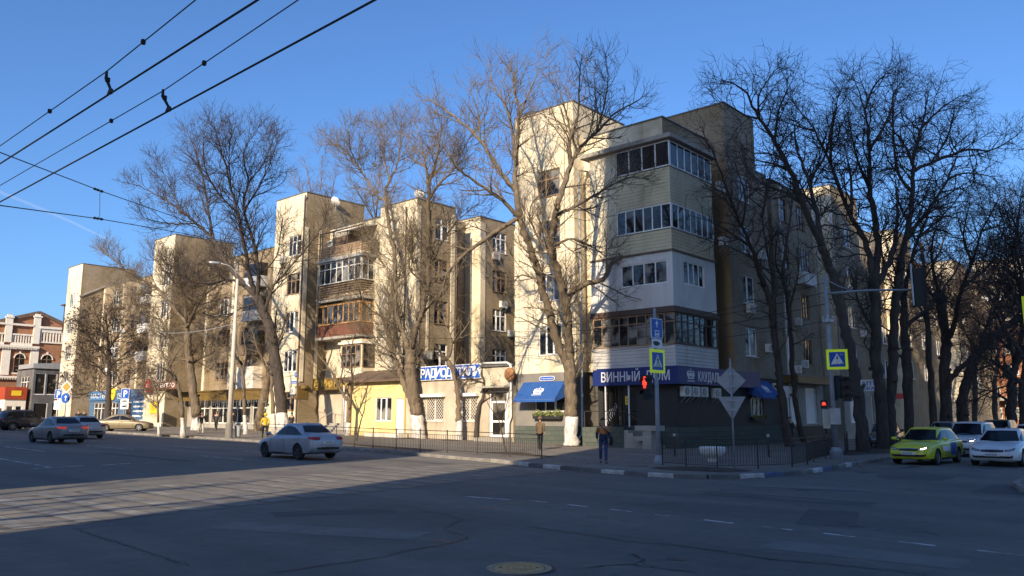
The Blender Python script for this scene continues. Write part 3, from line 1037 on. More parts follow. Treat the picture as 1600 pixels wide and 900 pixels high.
# right stair tower on the side street
B.vol(-29.0, -23.3, 47.4, 53.5, 4.12, 18.6, 'tanbrick', side_m='brickdark', side=col(49.95, 1.75, 'pvc2'), roof=False)
B.vol(-29.0, -23.31, 47.41, 51.9, 18.6, 22.35, 'brick', side_m='brickdark', cap=0.06)
B.cop.box(-29.0, -23.26, 51.9, 53.52, 18.6, 18.68)
B.cop.box(-29.0, -28.7, 51.9, 53.5, 18.68, 18.7)
B.cop.box(-28.7, -28.4, 51.9, 53.5, 18.68, 18.7)
B.cop.box(-28.4, -28.1, 51.9, 53.5, 18.68, 18.7)
# charcoal ground floor of the shop
B.vol(-28.9, -23.42, 40.35, 54.2, 1.0, 4.10, 'dark', front=[(-27.35, 1.02, 2.4, 2.35, None)], side=[(50.6, 1.65, 1.9, 1.6, 'shop3')], roof=False)
B.vol(-26.0, -23.36, 40.28, 54.25, -0.9, 1.0, 'tilegreen')
# recess and the following bays of the side street
B.vol(-34.0, -24.6, 47.2, 56.0, 4.12, 18.9, 'brickdark', cap=0.05)
B.vol(-35.0, -23.75, 55.3, 63.0, 4.3, 18.9, 'brickdark', side=col(57.3, 1.5, 'wood2t', styles={0: 'pvc2', 1: 'wood2t'}) + col(60.6, 1.7, 'wood3t', floors=(0, 1, 3)), cap=0.05)
B.vol(-35.0, -23.7, 55.3, 63.0, 0.9, 4.3, 'concrete', side=[(57.2, 1.1, 2.0, 2.6, 'shut'), (60.6, 1.1, 2.2, 2.6, 'shut')], roof=False)
B.vol(-35.0, -23.65, 54.6, 63.1, -1.0, 0.9, 'dark')
B.vol(-38.0, -26.2, 63.0, 140.0, -1.0, 18.9, 'brick', cap=0.05, side=[(y, FL[k][0], 1.6, FL[k][1], 'pvc2') for y in (65.0, 76.0, 82.0, 87.5, 103.0, 108, 121, 128) for k in range(4)])
B.vol(-32.0, -23.4, 66.6, 73.0, 4.2, 20.9, 'cream', side_m='brickdark', side=col(69.8, 1.7, 'pvc2'), cap=0.06)
B.vol(-32.0, -23.35, 66.5, 73.1, -1.0, 4.2, 'concrete', side=[(69.6, 1.1, 3.6, 2.6, 'shut')], roof=False)
B.vol(-32.0, -24.3, 73.0, 80.4, -1.0, 18.9, 'brickdark', cap=0.05, side=col(75.2, 1.5, 'pvc2') + col(78.2, 1.5, 'wood2t') + [(75.4, 1.0, 2.2, 2.4, 'shut')])
B.vol(-33.0, -25.0, 88.8, 95.0, -1.0, 21.2, 'cream', side_m='brick', side=col(92.0, 1.7, 'pvc2'), cap=0.06)
B.vol(-33.0, -25.2, 95.0, 103.0, -1.0, 18.9, 'brick', side=col(98.0, 1.6, 'pvc2'), cap=0.05)
B.vol(-33.0, -24.6, 112.0, 118.5, -1.0, 21.2, 'cream', side_m='brick', side=col(115.0, 1.7, 'pvc2'), cap=0.06)

def seams(bld, y, xs, z0, z1):
    for x in xs:
        b = MB()
        b.box(x - .03, x + .03, y - .025, y + .01, z0, z1)
        bld.part('wall_seam', b, 'stucco')
seams(B, 40.0, (-35.0, -34.2, -30.65), 4.5, 21.5)
def facade_cable(bld, pts):
    b = MB()
    b.tube(pts, .014, 4)
    bld.part('facade_cable', b, 'wire')
facade_cable(B, [(-35.3, 39.97, 7.9), (-33.9, 39.97, 7.8), (-31.2, 39.97, 8.0), (-30.4, 39.97, 7.9), (-30.4, 39.97, 4.5)])
facade_cable(B, [(-31.0, 39.97, 20.5), (-31.05, 39.97, 14.0), (-30.95, 39.97, 8.1)])
for z in (7.6, 8.2, 14.9):
    facade_cable(B, [(-23.27, 47.5, z), (-23.27, 49.0, z - .12), (-23.27, 51.5, z - .1), (-23.27, 53.4, z + .05)])
facade_cable(B, [(-23.27, 48.6, 10.8), (-23.2, 49.0, 10.2), (-23.2, 49.3, 9.0)])
# glazed corner bay, one storey after another
B.vol(-29.0, -23.25, 40.0, 45.15, 4.45, 5.68, 'siding_w', roof=False)
B.vol(-29.0, -23.28, 40.03, 45.12, 5.68, 7.52, 'soffit', roof=False)
B.vol(-29.02, -23.24, 39.99, 45.16, 7.88, 11.08, 'panelw', roof=False,
      front=[(-25.2, 9.25, 3.2, 1.35, None)], side=[(42.5, 9.3, 2.5, 1.4, None)])
for (z0, z1, m) in ((11.2, 12.42, 'siding_y'), (12.42, 13.98, 'soffit'), (13.98, 16.15, 'siding_y'), (16.15, 17.78, 'soffit')):
    k = 0.03 if m == 'soffit' else 0.0
    B.vol(-27.05, -23.26 - k, 40.01 + k, 45.14 - k, z0, z1, m, roof=False)
B.vol(-29.0, -27.05, 39.98, 44.0, 11.2, 17.8, 'cream', roof=False)
b = MB()
b.box(-29.5, -22.9, 39.6, 45.5, 17.82, 17.98)
b.box(-29.45, -22.95, 39.66, 45.45, 17.98, 18.1)
B.part('bay_eave', b, 'concrete')
b = MB()
b.box(-29.1, -23.12, 39.86, 45.28, 7.53, 7.68)
b.box(-29.06, -23.17, 39.92, 45.22, 7.68, 7.87)
B.part('bay_cornice', b, 'brownframe')
b = MB()
b.box(-29.08, -23.16, 39.9, 45.22, 11.085, 11.195)
B.part('bay_cornice', b, 'soffit')
def strip(bld, kind, c, u0, u1, z0, h, n, fm, gm, tr=None, wide=0.07, name='bay_window'):
    """row of n panes set in a frame standing just proud of the wall"""
    b = MB()
    L = u1 - u0
    def bx(a, e, lo, hi, d0=0.0, d1=0.09):
        if kind == 'f':
            b.box(a, e, c - d1, c - d0, lo, hi)
        else:
            b.box(c + d0, c + d1, a, e, lo, hi)
    bx(u0, u1, z0, z0 + wide)
    bx(u0, u1, z0 + h - wide, z0 + h)
    for k in range(n + 1):
        x = u0 + wide / 2 + (L - wide) * k / n
        bx(x - wide / 2, x + wide / 2, z0 + wide, z0 + h - wide, 0.0, 0.085)
    if tr:
        for k in range(n):
            x0 = u0 + wide / 2 + (L - wide) * k / n + wide / 2
            x1 = u0 + wide / 2 + (L - wide) * (k + 1) / n - wide / 2
            bx(x0, x1, z0 + h * tr - .03, z0 + h * tr + .03, 0.0, 0.075)
    o = bld.part(name, b, fm)
    for k in range(n):
        p = MB()
        x0 = u0 + wide + (L - wide) * k / n
        x1 = u0 + (L - wide) * (k + 1) / n
        q = rnd.uniform(-.008, .008)
        if kind == 'f':
            p.quad((x0, c - .04 - q, z0 + wide), (x1, c - .04 + q, z0 + wide), (x1, c - .04 + q, z0 + h - wide), (x0, c - .04 - q, z0 + h - wide))
        else:
            p.quad((c + .04 - q, x0, z0 + wide), (c + .04 + q, x1, z0 + wide), (c + .04 + q, x1, z0 + h - wide), (c + .04 - q, x0, z0 + h - wide))
        for i, v in enumerate(p.v):
            p.v[i] = tuple(Vector(v) - bld.base)
        p.build('pane', M[gm], o)
    return o
strip(B, 'f', 40.04, -27.0, -23.2, 16.2, 1.56, 4, 'pvc', 'glasstint')
strip(B, 's', -23.29, 40.06, 45.1, 16.2, 1.56, 6, 'pvc', 'glassblue')
strip(B, 'f', 40.04, -27.0, -23.2, 12.45, 1.5, 6, 'pvc', 'glassblue')
strip(B, 's', -23.29, 40.06, 45.1, 12.45, 1.5, 7, 'pvc', 'glassblue')
strip(B, 'f', 40.12, -26.8, -23.6, 9.25, 1.35, 4, 'pvc', 'glass')
strip(B, 's', -23.37, 41.25, 43.75, 9.3, 1.4, 4, 'pvc', 'glassblue')
strip(B, 'f', 40.03, -28.9, -23.2, 5.7, 1.8, 9, 'woodframe', 'glass', 0.72)
strip(B, 's', -23.28, 40.06, 45.1, 5.7, 1.8, 7, 'brownframe', 'glassblue', 0.72)
# enclosed loggia of the side street
b = MB()
b.box(-23.75, -23.2, 59.4, 61.8, 11.55, 12.5)
B.part('balcony_parapet', b, 'panelw')
strip(B, 's', -23.7, 59.5, 61.7, 12.5, 1.9, 4, 'woodframe', 'glass', 0.7)
# entrance of the wine shop: glazed doors behind two slim posts, platform and steps
b = MB()
b.box(-28.55, -26.15, 40.49, 40.55, 1.02, 1.1)
b.box(-28.55, -26.15, 40.49, 40.55, 3.28, 3.37)
for x in (-28.52, -27.7, -27.3, -26.8, -26.2):
    b.box(x - .03, x + .03, 40.48, 40.56, 1.1, 3.28)
d_ = B.part('entrance_door', b, 'dark')
p = MB()
p.quad((-28.5, 40.53, 1.05), (-26.2, 40.53, 1.05), (-26.2, 40.53, 3.3), (-28.5, 40.53, 3.3))
B.part('door_glass', p, 'shopglass')
b = MB()
for x in (-28.0, -26.35):
    b.tube([(x, 39.86, 1.0), (x, 39.86, 3.46)], 0.05, 8)
B.part('entrance_post', b, 'lettergrey')
# wrought iron scroll in the glazing
b = MB()
for k in range(5):
    P = []
    for i in range(14):
        a = i / 13 * 2.6 + k * 0.35
        P.append((-28.35 + 0.16 * k + 0.10 * math.cos(a * 2), 40.46, 1.15 + 0.14 * k + 0.12 * i / 2.2 + 0.05 * math.sin(a * 3)))
    b.tube(P, 0.014, 4)
B.part('scroll_grille', b, 'lettergrey')
b = MB()
b.box(-28.9, -26.0, 38.7, 40.3, -0.5, 0.98)
B.part('entrance_platform', b, 'tilegreen')
for k in range(6):
    b = MB()
    b.box(-26.0 + 0.3 * k, -25.7 + 0.3 * k, 38.75, 40.26, -0.6, 0.83 - 0.165 * k)
    B.part('step', b, 'concrete')
b = MB()
for (a, c) in (((-26.0, 38.8, .98), (-26.0, 38.8, 1.9)), ((-24.25, 38.8, -.1), (-24.25, 38.8, .95)), ((-26.0, 38.8, 1.9), (-24.25, 38.8, .95)), ((-28.8, 38.8, 1.9), (-26.0, 38.8, 1.9)), ((-28.8, 38.8, .98), (-28.8, 38.8, 1.9))):
    b.tube([a, c], 0.025, 6)
B.part('handrail', b, 'blackiron')
B.pipe([(-30.12, 42.3, 18.2), (-30.05, 41.2, 17.5), (-29.75, 39.86, 17.2), (-29.75, 39.86, 0.75), (-29.7, 39.7, 0.45), (-29.7, 39.45, 0.3)], 0.075)
B.pipe([(-23.2, 56.1, 18.6), (-23.5, 56.1, 18.0), (-23.5, 56.1, 0.8), (-23.3, 56.1, 0.5)], 0.07)
B.pipe([(-23.2, 66.2, 18.6), (-23.35, 66.2, 18.0), (-23.35, 66.2, 0.3)], 0.07)
B.pipe([(-23.5, 63.2, 18.6), (-23.6, 63.2, 18.0), (-23.6, 63.2, 0.3)], 0.07)
B.finish()

# ---------------------------------------------------------------- block with the old balconies
B = Building('apartment_building', 'five storey cream and brick building with old wooden balconies behind the pair of tall trees', 'building', (-57, 44, 0.1))
B.vol(-65.4, -60.5, 40.0, 46.5, -0.5, 21.65, 'cream', side_m='brick', cap=0.06,
      front=col(-62.1, 2.1, 'pvc3t', styles={0: 'pvc3', 2: 'wood3t', 1: 'pvc3'}) + [(-62.1, 2.1, 2.0, 1.65, 'wood3t')])
B.vol(-60.5, -52.0, 42.7, 58.0, -0.5, 18.6, 'cream', side_m='brick', cap=0.08)
B.vol(-52.0, -47.4, 41.7, 46.0, -0.5, 19.0, 'cream', side_m='brick', side=col(44.5, 1.5, 'pvc2t', styles={1: 'wood2t', 2: 'wood2t'}), cap=0.06)
B.vol(-52.0, -49.3, 46.0, 49.1, -0.5, 18.6, 'brickdark', side=[(47.6, z, 1.3, 2.2, 'wood2t') for z in (4.6, 8.1, 11.6, 15.1)])
B.vol(-52.0, -47.45, 49.1, 60.0, -0.5, 18.9, 'cream', side_m='brick', side=col(51.6, 1.8, 'pvc3t', styles={2: 'wood3t'}) + col(55.6, 1.8, 'pvc3t'), cap=0.06)
# cream pilaster strips standing 6 cm proud of the brick
for (x, y0, y1) in ((-60.5, 40.0, 40.35), (-60.5, 41.5, 41.75), (-47.4, 41.7, 42.1), (-47.4, 42.9, 43.1), (-47.4, 45.55, 45.95), (-47.45, 49.1, 49.7), (-47.45, 53.6, 53.9)):
    b = MB()
    b.box(x + .001, x + .07, y0 - .03, y1, 4.6, 18.4)
    B.part('pilaster', b, 'cream')
# balconies: storeys three to five
def balcony(z, h, m, n=None):
    b = MB()
    b.box(-60.0, -53.75, 41.15, 42.7, z - .22, z)
    B.part('balcony_slab', b, 'concrete')
    if m == 'slats':
        bb = MB()
        for x in (-59.95, -58.4, -56.9, -55.3, -53.8):
            bb.box(x - .03, x + .03, 41.2, 41.26, z, z + h)
        B.part('balcony_post', bb, 'brownframe')
        for k in range(6):
            bb = MB()
            zz = z + .08 + k * (h - .1) / 6
            bb.box(-59.95, -53.78, 41.165, 41.2, zz, zz + .11)
            bb.box(-53.78, -53.745, 41.2, 42.6, zz, zz + .11)
            B.part('slat', bb, 'slats')
    else:
        bb = MB()
        bb.box(-59.95, -53.8, 41.2, 41.26, z, z + h)
        bb.box(-53.86, -53.8, 41.26, 42.68, z, z + h)
        B.part('balcony_parapet', bb, m)
        bb = MB()
        for k in range(30):
            x = -59.9 + k * 6.1 / 29
            bb.box(x - .012, x + .012, 41.175, 41.2, z + .02, z + h - .02)
        bb.box(-59.98, -53.77, 41.15, 41.27, z + h, z + h + .06)
        B.part('parapet_batten', bb, 'brownframe')
balcony(8.42, 0.98, 'rust')
strip(B, 'f', 41.3, -59.9, -53.85, 9.46, 1.75, 8, 'orangewood', 'glass', None, 0.1, 'balcony_window')
strip(B, 's', -53.92, 41.35, 42.65, 9.46, 1.75, 2, 'orangewood', 'glass', None, 0.1, 'balcony_window')
b = MB()
b.box(-59.9, -53.95, 41.32, 42.7, 9.46, 11.3)
b.box(-59.9, -53.95, 41.32, 42.7, 13.1, 15.05)
B.part('loggia_room', b, 'soffit')
balcony(11.72, 1.35, 'slats')
strip(B, 'f', 41.3, -59.9, -53.85, 13.1, 1.95, 7, 'whitepaint', 'glass', 0.68, 0.07, 'balcony_window')
strip(B, 's', -53.92, 41.35, 42.65, 13.1, 1.95, 2, 'whitepaint', 'glass', 0.68, 0.07, 'balcony_window')
b = MB()
b.box(-60.1, -53.6, 41.0, 42.7, 15.08, 15.2)
B.part('balcony_roof', b, 'metal')
balcony(15.45, 1.0, 'slats')
b = MB()
for x in (-59.9, -57.9, -55.9, -53.85):
    b.box(x - .04, x + .04, 41.2, 41.28, 16.45, 17.75)
b.box(-60.0, -53.7, 41.18, 41.3, 17.75, 17.85)
B.part('balcony_post', b, 'brownframe')
b = MB()
b.prism([(-57.6, 41.0, 17.55), (-57.6, 42.7, 18.0), (-57.6, 42.7, 18.08), (-57.6, 41.0, 17.63)], (4.0, 0, 0))
B.part('balcony_roof', b, 'whitepaint')
b = MB()
b.box(-60.0, -56.0, 42.55, 42.69, 13.1 + 3.3, 17.7)
B.part('balcony_door', b, 'woodframe')
# second storey bay
B.vol(-56.4, -53.5, 41.3, 42.7, 4.6, 8.0, 'cream', roof=True)
b = MB()
b.box(-56.6, -53.3, 41.1, 42.7, 7.62, 7.82)
B.part('bay_cornice', b, 'trimwhite')
strip(B, 'f', 41.32, -56.2, -53.6, 5.65, 1.9, 4, 'woodframe', 'glass', 0.6, 0.08)
strip(B, 's', -53.52, 41.4, 42.6, 5.65, 1.9, 2, 'brownframe', 'glass', 0.6, 0.08)
B.pipe([(-60.4, 39.8, 21.3), (-60.55, 39.88, 20.8), (-60.55, 39.88, 0.9), (-60.4, 39.6, 0.6)], 0.07, 'brownframe')
B.pipe([(-47.3, 46.1, 18.5), (-47.3, 46.1, 4.8)], 0.06, 'brownframe')
B.pipe([(-48.6, 41.6, 18.5), (-48.6, 41.6, 4.8)], 0.05, 'brownframe')
seams(B, 40.0, (-65.0, -63.9, -60.8), 4.6, 21.4)
facade_cable(B, [(-65.3, 39.97, 5.1), (-63.5, 39.97, 5.0), (-60.9, 39.97, 5.2), (-60.7, 39.97, 8.4)])
# entrance of the awards shop with steps and white door
B.vol(-60.4, -53.4, 42.0, 42.72, -0.3, 4.62, 'stucco', roof=False, front=[(-55.6, 1.15, 2.2, 2.6, None)])
b = MB()
b.box(-56.7, -54.5, 42.1, 42.16, 1.15, 3.75)
dd = B.part('entrance_door', b, 'pvc')
b = MB()
b.box(-56.1, -55.7, 42.08, 42.097, 1.9, 3.1)
b.box(-55.5, -55.1, 42.08, 42.097, 1.9, 3.1)
b.box(-56.2, -55.0, 42.08, 42.097, 3.25, 3.55)
B.part('door_glass', b, 'shopglass')
for k in range(5):
    b = MB()
    b.box(-58.3 + 0.25 * k * .4, -53.9, 40.2 + .28 * k, 40.48 + .28 * k + (0.7 if k == 4 else 0), -0.2, 0.35 + 0.17 * k)
    B.part('step', b, 'concrete')
b = MB()
for x in (-57.6, -54.2):
    b.tube([(x, 40.3, .4), (x, 40.3, 1.4), (x, 41.6, 2.0), (x, 41.6, 1.1)], 0.028, 6)
B.part('handrail', b, 'metal')
b = MB()
b.box(-60.95, -60.45, 39.88, 40.9, 3.1, 4.2)
b.lathe([(0.0, .25), (.3, .2), (.42, .05), (.42, -.1)], (-60.6, 40.6, 4.1), 14)
B.part('entrance_ornament', b, 'goldboard')
B.finish()

# ---------------------------------------------------------------- yellow annex
B = Building('shop_annex', 'low yellow plastered annex with one white window behind the tall forked tree', 'building', (-49.5, 41, 0.1))
B.vol(-53.3, -46.35, 39.9, 41.68, -0.4, 4.35, 'yellow', front=[(-48.85, 1.25, 2.0, 1.8, 'pvc3'), (-46.9, 0.35, 0.9, 2.6, 'shut', False)], roof=False)
b = MB()
b.prism([(-53.9, 39.35, 4.25), (-53.9, 41.7, 5.2), (-53.9, 41.7, 5.3), (-53.9, 39.35, 4.35)], (7.7, 0, 0))
B.part('annex_roof', b, 'soffit')
b = MB()
b.box(-53.35, -52.75, 39.8, 39.9, -0.3, 4.2)
B.part('corner_pilaster', b, 'tanbrick')
B.pipe([(-53.6, 39.6, 4.3), (-53.65, 39.75, 4.0), (-53.65, 39.75, 0.4)], 0.07, 'whitepaint')
b = MB()
b.box(-49.9, -45.9, 39.0, 39.9, -.3, 0.35)
B.part('step', b, 'trimwhite')
B.finish()

# ---------------------------------------------------------------- radio parts shop
B = Building('shop_annex', 'one storey pale stucco shop with lattice window grilles under the blue lettered sign', 'building', (-41, 42, 0))
B.vol(-46.3, -35.55, 40.02, 43.5, -0.4, 4.95, 'stucco', roof=True,
      front=[(-43.2, 1.3, 1.95, 1.65, 'shop2'), (-39.65, 1.3, 1.6, 1.65, 'shop2'), (-36.9, 0.25, 1.75, 3.1, None)])
b = MB()
b.box(-46.4, -35.5, 39.85, 40.0, 4.95, 5.1)
B.part('coping', b, 'roof')
b = MB()
b.tube([(-38.2, 39.8, 5.2), (-35.9, 39.8, 5.15), (-35.6, 39.8, 5.0), (-35.55, 39.8, 4.7), (-35.55, 39.8, 1.6), (-35.75, 39.8, 1.2), (-35.75, 39.8, 0.3)], 0.085, 8)
B.part('drainpipe', b, 'whitepaint', True)
for xc, w in ((-43.2, 1.95), (-39.65, 1.6)):
    b = MB()
    x0, x1, z0, z1 = xc - w / 2, xc + w / 2, 1.25, 2.98
    n = 9
    st = 0.24
    k = -12
    while k < 14:
        for sgn in (1, -1):
            pa = []
            xa = xc + k * st
            # clip the diagonal to the opening
            for t in (z0, z1):
                pa.append((xa + sgn * (t - (z0 + z1) / 2), t))
            (ax, az), (bx_, bz) = pa
            if ax > bx_:
                (ax, az), (bx_, bz) = (bx_, bz), (ax, az)
            if bx_ < x0 or ax > x1:
                continue
            sl_ = (bz - az) / (bx_ - ax)
            if ax < x0:
                az += sl_ * (x0 - ax)
                ax = x0
            if bx_ > x1:
                bz += sl_ * (x1 - bx_)
                bx_ = x1
            if bx_ - ax > .03:
                b.bar((ax, 39.97, az), (bx_, 39.97, bz), 0.022)
        k += 1
    b.bar((x0, 39.97, z0), (x1, 39.97, z0), .04)
    b.bar((x0, 39.97, z1), (x1, 39.97, z1), .04)
    B.part('lattice_grille', b, 'trimwhite')
    b = MB()
    b.box(x0 - .2, x1 + .2, 39.6, 40.0, 2.99, 3.2)
    B.part('shutter_box', b, 'pvc')
b = MB()
b.box(-37.75, -36.05, 40.1, 40.16, .25, 3.3)
B.part('entrance_door', b, 'pvc')
b = MB()
b.box(-37.45, -36.35, 40.07, 40.098, .4, 1.2)
b.box(-37.45, -36.35, 40.07, 40.098, 1.35, 2.5)
b.box(-37.6, -36.2, 40.07, 40.098, 2.65, 3.2)
B.part('door_glass', b, 'shopglass')
b = MB()
b.box(-38.3, -35.7, 39.3, 40.0, 3.5, 3.62)
B.part('door_canopy', b, 'concrete')
b = MB()
b.box(-38.2, -35.6, 39.0, 40.0, -.3, 0.2)
B.part('step', b, 'concrete')
B.finish()

# ---------------------------------------------------------------- third block
B = Building('apartment_building', 'brick and cream building half hidden by bare trees with a glazed ground floor shop', 'building', (-77, 44, 0.3))
B.vol(-90.7, -85.7, 40.0, 47.0, -0.4, 21.6, 'cream', side_m='brick', cap=0.06, front=col(-87.2, 2.0, 'pvc3'), side=[(42.6, z, .9, 1.6, 'wood2t') for z in (8, 12, 16)])
B.vol(-85.7, -65.4, 44.0, 58.0, 4.4, 18.8, 'brick', cap=0.08, front=col(-81.3, 2.6, 'wood3t', styles={2: 'pvc3'}) + col(-77.0, 1.8, 'wood2t') + col(-69.5, 2.0, 'pvc3t'))
B.vol(-85.6, -65.4, 42.6, 44.05, -0.4, 3.2, 'concrete', front=[(-82.6, 0.9, 3.6, 2.2, 'shop3'), (-78.7, 0.9, 3.8, 2.2, 'shop3'), (-74.6, 0.9, 3.8, 2.2, 'shop3'), (-70.4, .9, 3.8, 2.2, 'shop3')], roof=False)
b = MB()
b.box(-86.0, -66.0, 41.4, 44.0, 3.2, 4.1)
b.box(-86.1, -65.9, 41.3, 44.0, 4.1, 4.2)
B.part('shop_canopy', b, 'goldboard')
for x in (-85.2, -79.6, -75.2, -71.6, -67.0):
    b = MB()
    b.box(x - .22, x + .22, 43.9, 44.0, 4.4, 18.4)
    B.part('pilaster', b, 'cream')
b = MB()
b.box(-76.4, -73.2, 43.0, 44.0, 4.4, 6.6)
B.part('bay_window', b, 'trimwhite')
for z in (7.8, 11.3, 14.8):
    b = MB()
    b.box(-76.2, -73.0, 43.1, 44.0, z, z + 1.1)
    B.part('balcony_parapet', b, 'panelw' if z > 8 else 'slats')
    b = MB()
    b.box(-76.15, -73.05, 43.2, 44.0, z + 1.1, z + 2.5)
    B.part('balcony_window', b, 'shopglass')
B.pipe([(-78.9, 43.85, 18.5), (-78.9, 43.85, 4.5)], 0.07)
B.finish()

# ---------------------------------------------------------------- fourth block (far stair tower)
B = Building('apartment_building', 'farthest pale stair tower and brick wing at the left behind the parked cars', 'building', (-104, 44, 0.5))
B.vol(-116.7, -111.8, 40.0, 47.0, -0.5, 21.6, 'cream', side_m='brick', cap=0.06, front=col(-114.6, 1.9, 'pvc3', floors=(0, 1, 2, 3)), side=[])
B.vol(-111.8, -90.7, 42.9, 58.0, 4.8, 18.7, 'brick', cap=0.08, front=col(-107.4, 2.6, 'pvc3t') + col(-102.5, 1.8, 'wood2t') + col(-94.0, 2.0, 'pvc3'))
M['shopblueshade'] = weathered(mat('shaded_blue_shop_wall', (.06, .13, .25), .7, (.09, .14, .22), .8), .4)  # blue shop wall, its colour darkened to hold the shade there
B.vol(-111.7, -90.7, 42.2, 43.0, -0.4, 4.8, 'shopblueshade', front=[(-108.5, 1.0, 3.4, 2.3, 'shop3'), (-104.2, 1.0, 3.0, 2.3, 'shop3'), (-99.5, .5, 2.2, 2.8, 'shop1'), (-95.0, 1.0, 3.2, 2.3, 'shop3')], roof=False)
b = MB()
b.bar((-111.75, 39.9, 17.2), (-111.75, 43.0, 18.9), .22)
B.part('drainpipe', b, 'concrete')
for x in (-111.3, -105.2, -99.8, -91.2):
    b = MB()
    b.box(x - .2, x + .2, 42.8, 42.9, 4.9, 18.4)
    B.part('pilaster', b, 'cream')
for z in (8.2, 11.6, 15.1):
    b = MB()
    b.box(-98.6, -96.4, 42.0, 42.9, z, z + 1.1)
    B.part('balcony_parapet', b, 'panelw')
    b = MB()
    b.box(-98.5, -96.5, 42.1, 42.9, z + 1.1, z + 2.6)
    B.part('balcony_window', b, 'shopglass')
# little roof terrace on the left flank
b = MB()
b.box(-118.6, -116.7, 40.4, 44.5, 12.9, 13.1)
for (x, y) in ((-118.5, 40.5), (-118.5, 44.4), (-117.6, 40.5)):
    b.box(x - .04, x + .04, y - .04, y + .04, 13.1, 16.6)
b.box(-118.9, -116.7, 40.1, 44.7, 16.6, 16.75)
for k in range(14):
    b.box(-118.55 + k * .13 - .012, -118.55 + k * .13 + .012, 40.42, 40.45, 13.1, 14.1)
b.box(-118.6, -116.7, 40.4, 40.46, 14.1, 14.15)
B.part('roof_terrace', b, 'brownframe')
B.finish()

M['posterred'] = mat('orange_red_poster', (.38, .06, .02), .7, (.30, .04, .015), 1.5)
# ---------------------------------------------------------------- ornate red brick building at the far left
B = Building('brick_building', 'ornate red brick building with white trim and arched windows at far left', 'building', (-138, 44, 1))
X0 = -134.0
bays = [(30.4, 33.0), (34.2, 37.7), (39.1, 41.4), (42.8, 45.6)]
B.vol(-150.0, X0, 26.0, 47.2, -1.0, 15.2, 'redbrick', side=[(40.25, 8.0, 1.25, 2.2, None), (43.95, 8.0, 1.35, 2.2, None), (36.2, 8.0, 1.25, 2.2, None), (32.4, 8.0, 1.25, 2.2, None)])
def arch(yc, w, zs):
    g = MB()
    n = 12
    P = [(X0 - .1, yc - w / 2, 8.0), (X0 - .1, yc + w / 2, 8.0)] + [(X0 + .012, yc + w / 2 * math.cos(math.pi * k / n), zs + w / 2 * math.sin(math.pi * k / n)) for k in range(n + 1)]
    P[0], P[1] = (X0 + .012, yc - w / 2, 8.0), (X0 + .012, yc + w / 2, 8.0)
    g.poly(P)
    o = None
    f = MB()
    for k in range(n):
        a0, a1 = math.pi * k / n, math.pi * (k + 1) / n
        f.bar((X0 + .06, yc + (w / 2 + .1) * math.cos(a0), zs + (w / 2 + .1) * math.sin(a0)), (X0 + .06, yc + (w / 2 + .1) * math.cos(a1), zs + (w / 2 + .1) * math.sin(a1)), .18, .12)
    f.box(X0, X0 + .12, yc - .12, yc + .12, zs + w / 2, zs + w / 2 + .45)
    f.box(X0, X0 + .14, yc - w / 2 - .2, yc + w / 2 + .2, 7.75, 7.98)
    o = B.part('window_surround', f, 'trimwhite')
    q = B.part('window', g, 'shopglass')
    m_ = MB()
    m_.box(X0 + .014, X0 + .05, yc - .04, yc + .04, 8.0, zs + w / 2)
    m_.box(X0 + .016, X0 + .045, yc - w / 2, yc + w / 2, zs - .04, zs + .04)
    m_.box(X0 + .016, X0 + .045, yc - w / 2, yc + w / 2, 8.9, 8.96)
    B.part('window_bar', m_, 'woodframe')
for yc, w in ((40.25, 1.3), (43.95, 1.4), (36.2, 1.3), (32.4, 1.3)):
    arch(yc, w, 10.1)
for (y0, y1, zt) in ((37.95, 38.85, 16.0), (41.7, 42.6, 16.4), (34.0, 34.9, 16.0), (30.2, 31.0, 16.0), (46.4, 47.2, 16.0)):
    b = MB()
    b.box(X0, X0 + .32, y0, y1, 12.4, zt)
    b.box(X0, X0 + .22, y0 - .1, y1 + .1, 7.6, 11.5)
    b.box(X0 - .02, X0 + .42, y0 - .12, y1 + .12, zt, zt + .22)
    b.box(X0 + .02, X0 + .32, y0 + .1, y1 - .1, zt + .22, zt + .5)
    B.part('pilaster', b, 'trimwhite')
b = MB()
b.box(X0, X0 + .5, 26, 42.65, 11.65, 12.0)
b.box(X0, X0 + .36, 26, 42.6, 11.42, 11.65)
b.box(X0, X0 + .4, 26, 47.3, 7.15, 7.45)
b.box(X0, X0 + .38, 26, 41.7, 14.95, 15.25)
b.box(X0, X0 + .38, 42.6, 47.3, 14.75, 15.1)
y = 26.2
while y < 42.5:
    b.box(X0 + .36, X0 + .46, y, y + .16, 11.46, 11.64)
    b.box(X0 + .2, X0 + .36, y, y + .16, 6.95, 7.15)
    y += .34
B.part('cornice', b, 'trimwhite')
b = MB()
for (a, e) in ((31, 34.0), (34.9, 37.95), (38.85, 41.7)):
    b.box(X0, X0 + .26, a, e, 12.02, 12.4)
    b.box(X0, X0 + .26, a, e, 13.5, 13.75)
    y = a + .12
    while y < e - .1:
        b.box(X0 + .06, X0 + .2, y, y + .17, 12.4, 13.5)
        y += .36
b.box(X0, X0 + .2, 42.6, 47.2, 12.6, 12.8)
y = 42.75
while y < 47.0:
    b.box(X0, X0 + .16, y, y + .2, 12.8, 14.2)
    y += .42
b.box(X0, X0 + .2, 42.6, 47.2, 14.2, 14.75)
B.part('balustrade', b, 'trimwhite')
b = MB()
b.prism([(X0 - .3, 36.4, 15.1), (X0 - .3, 47.4, 15.1), (X0 - .3, 42.4, 17.1)], (-12, 0, 0))
b.prism([(X0 - .3, 27.0, 15.1), (X0 - .3, 36.3, 15.1), (X0 - .3, 32.0, 16.6)], (-12, 0, 0))
B.part('gable', b, 'redbrick')
b = MB()
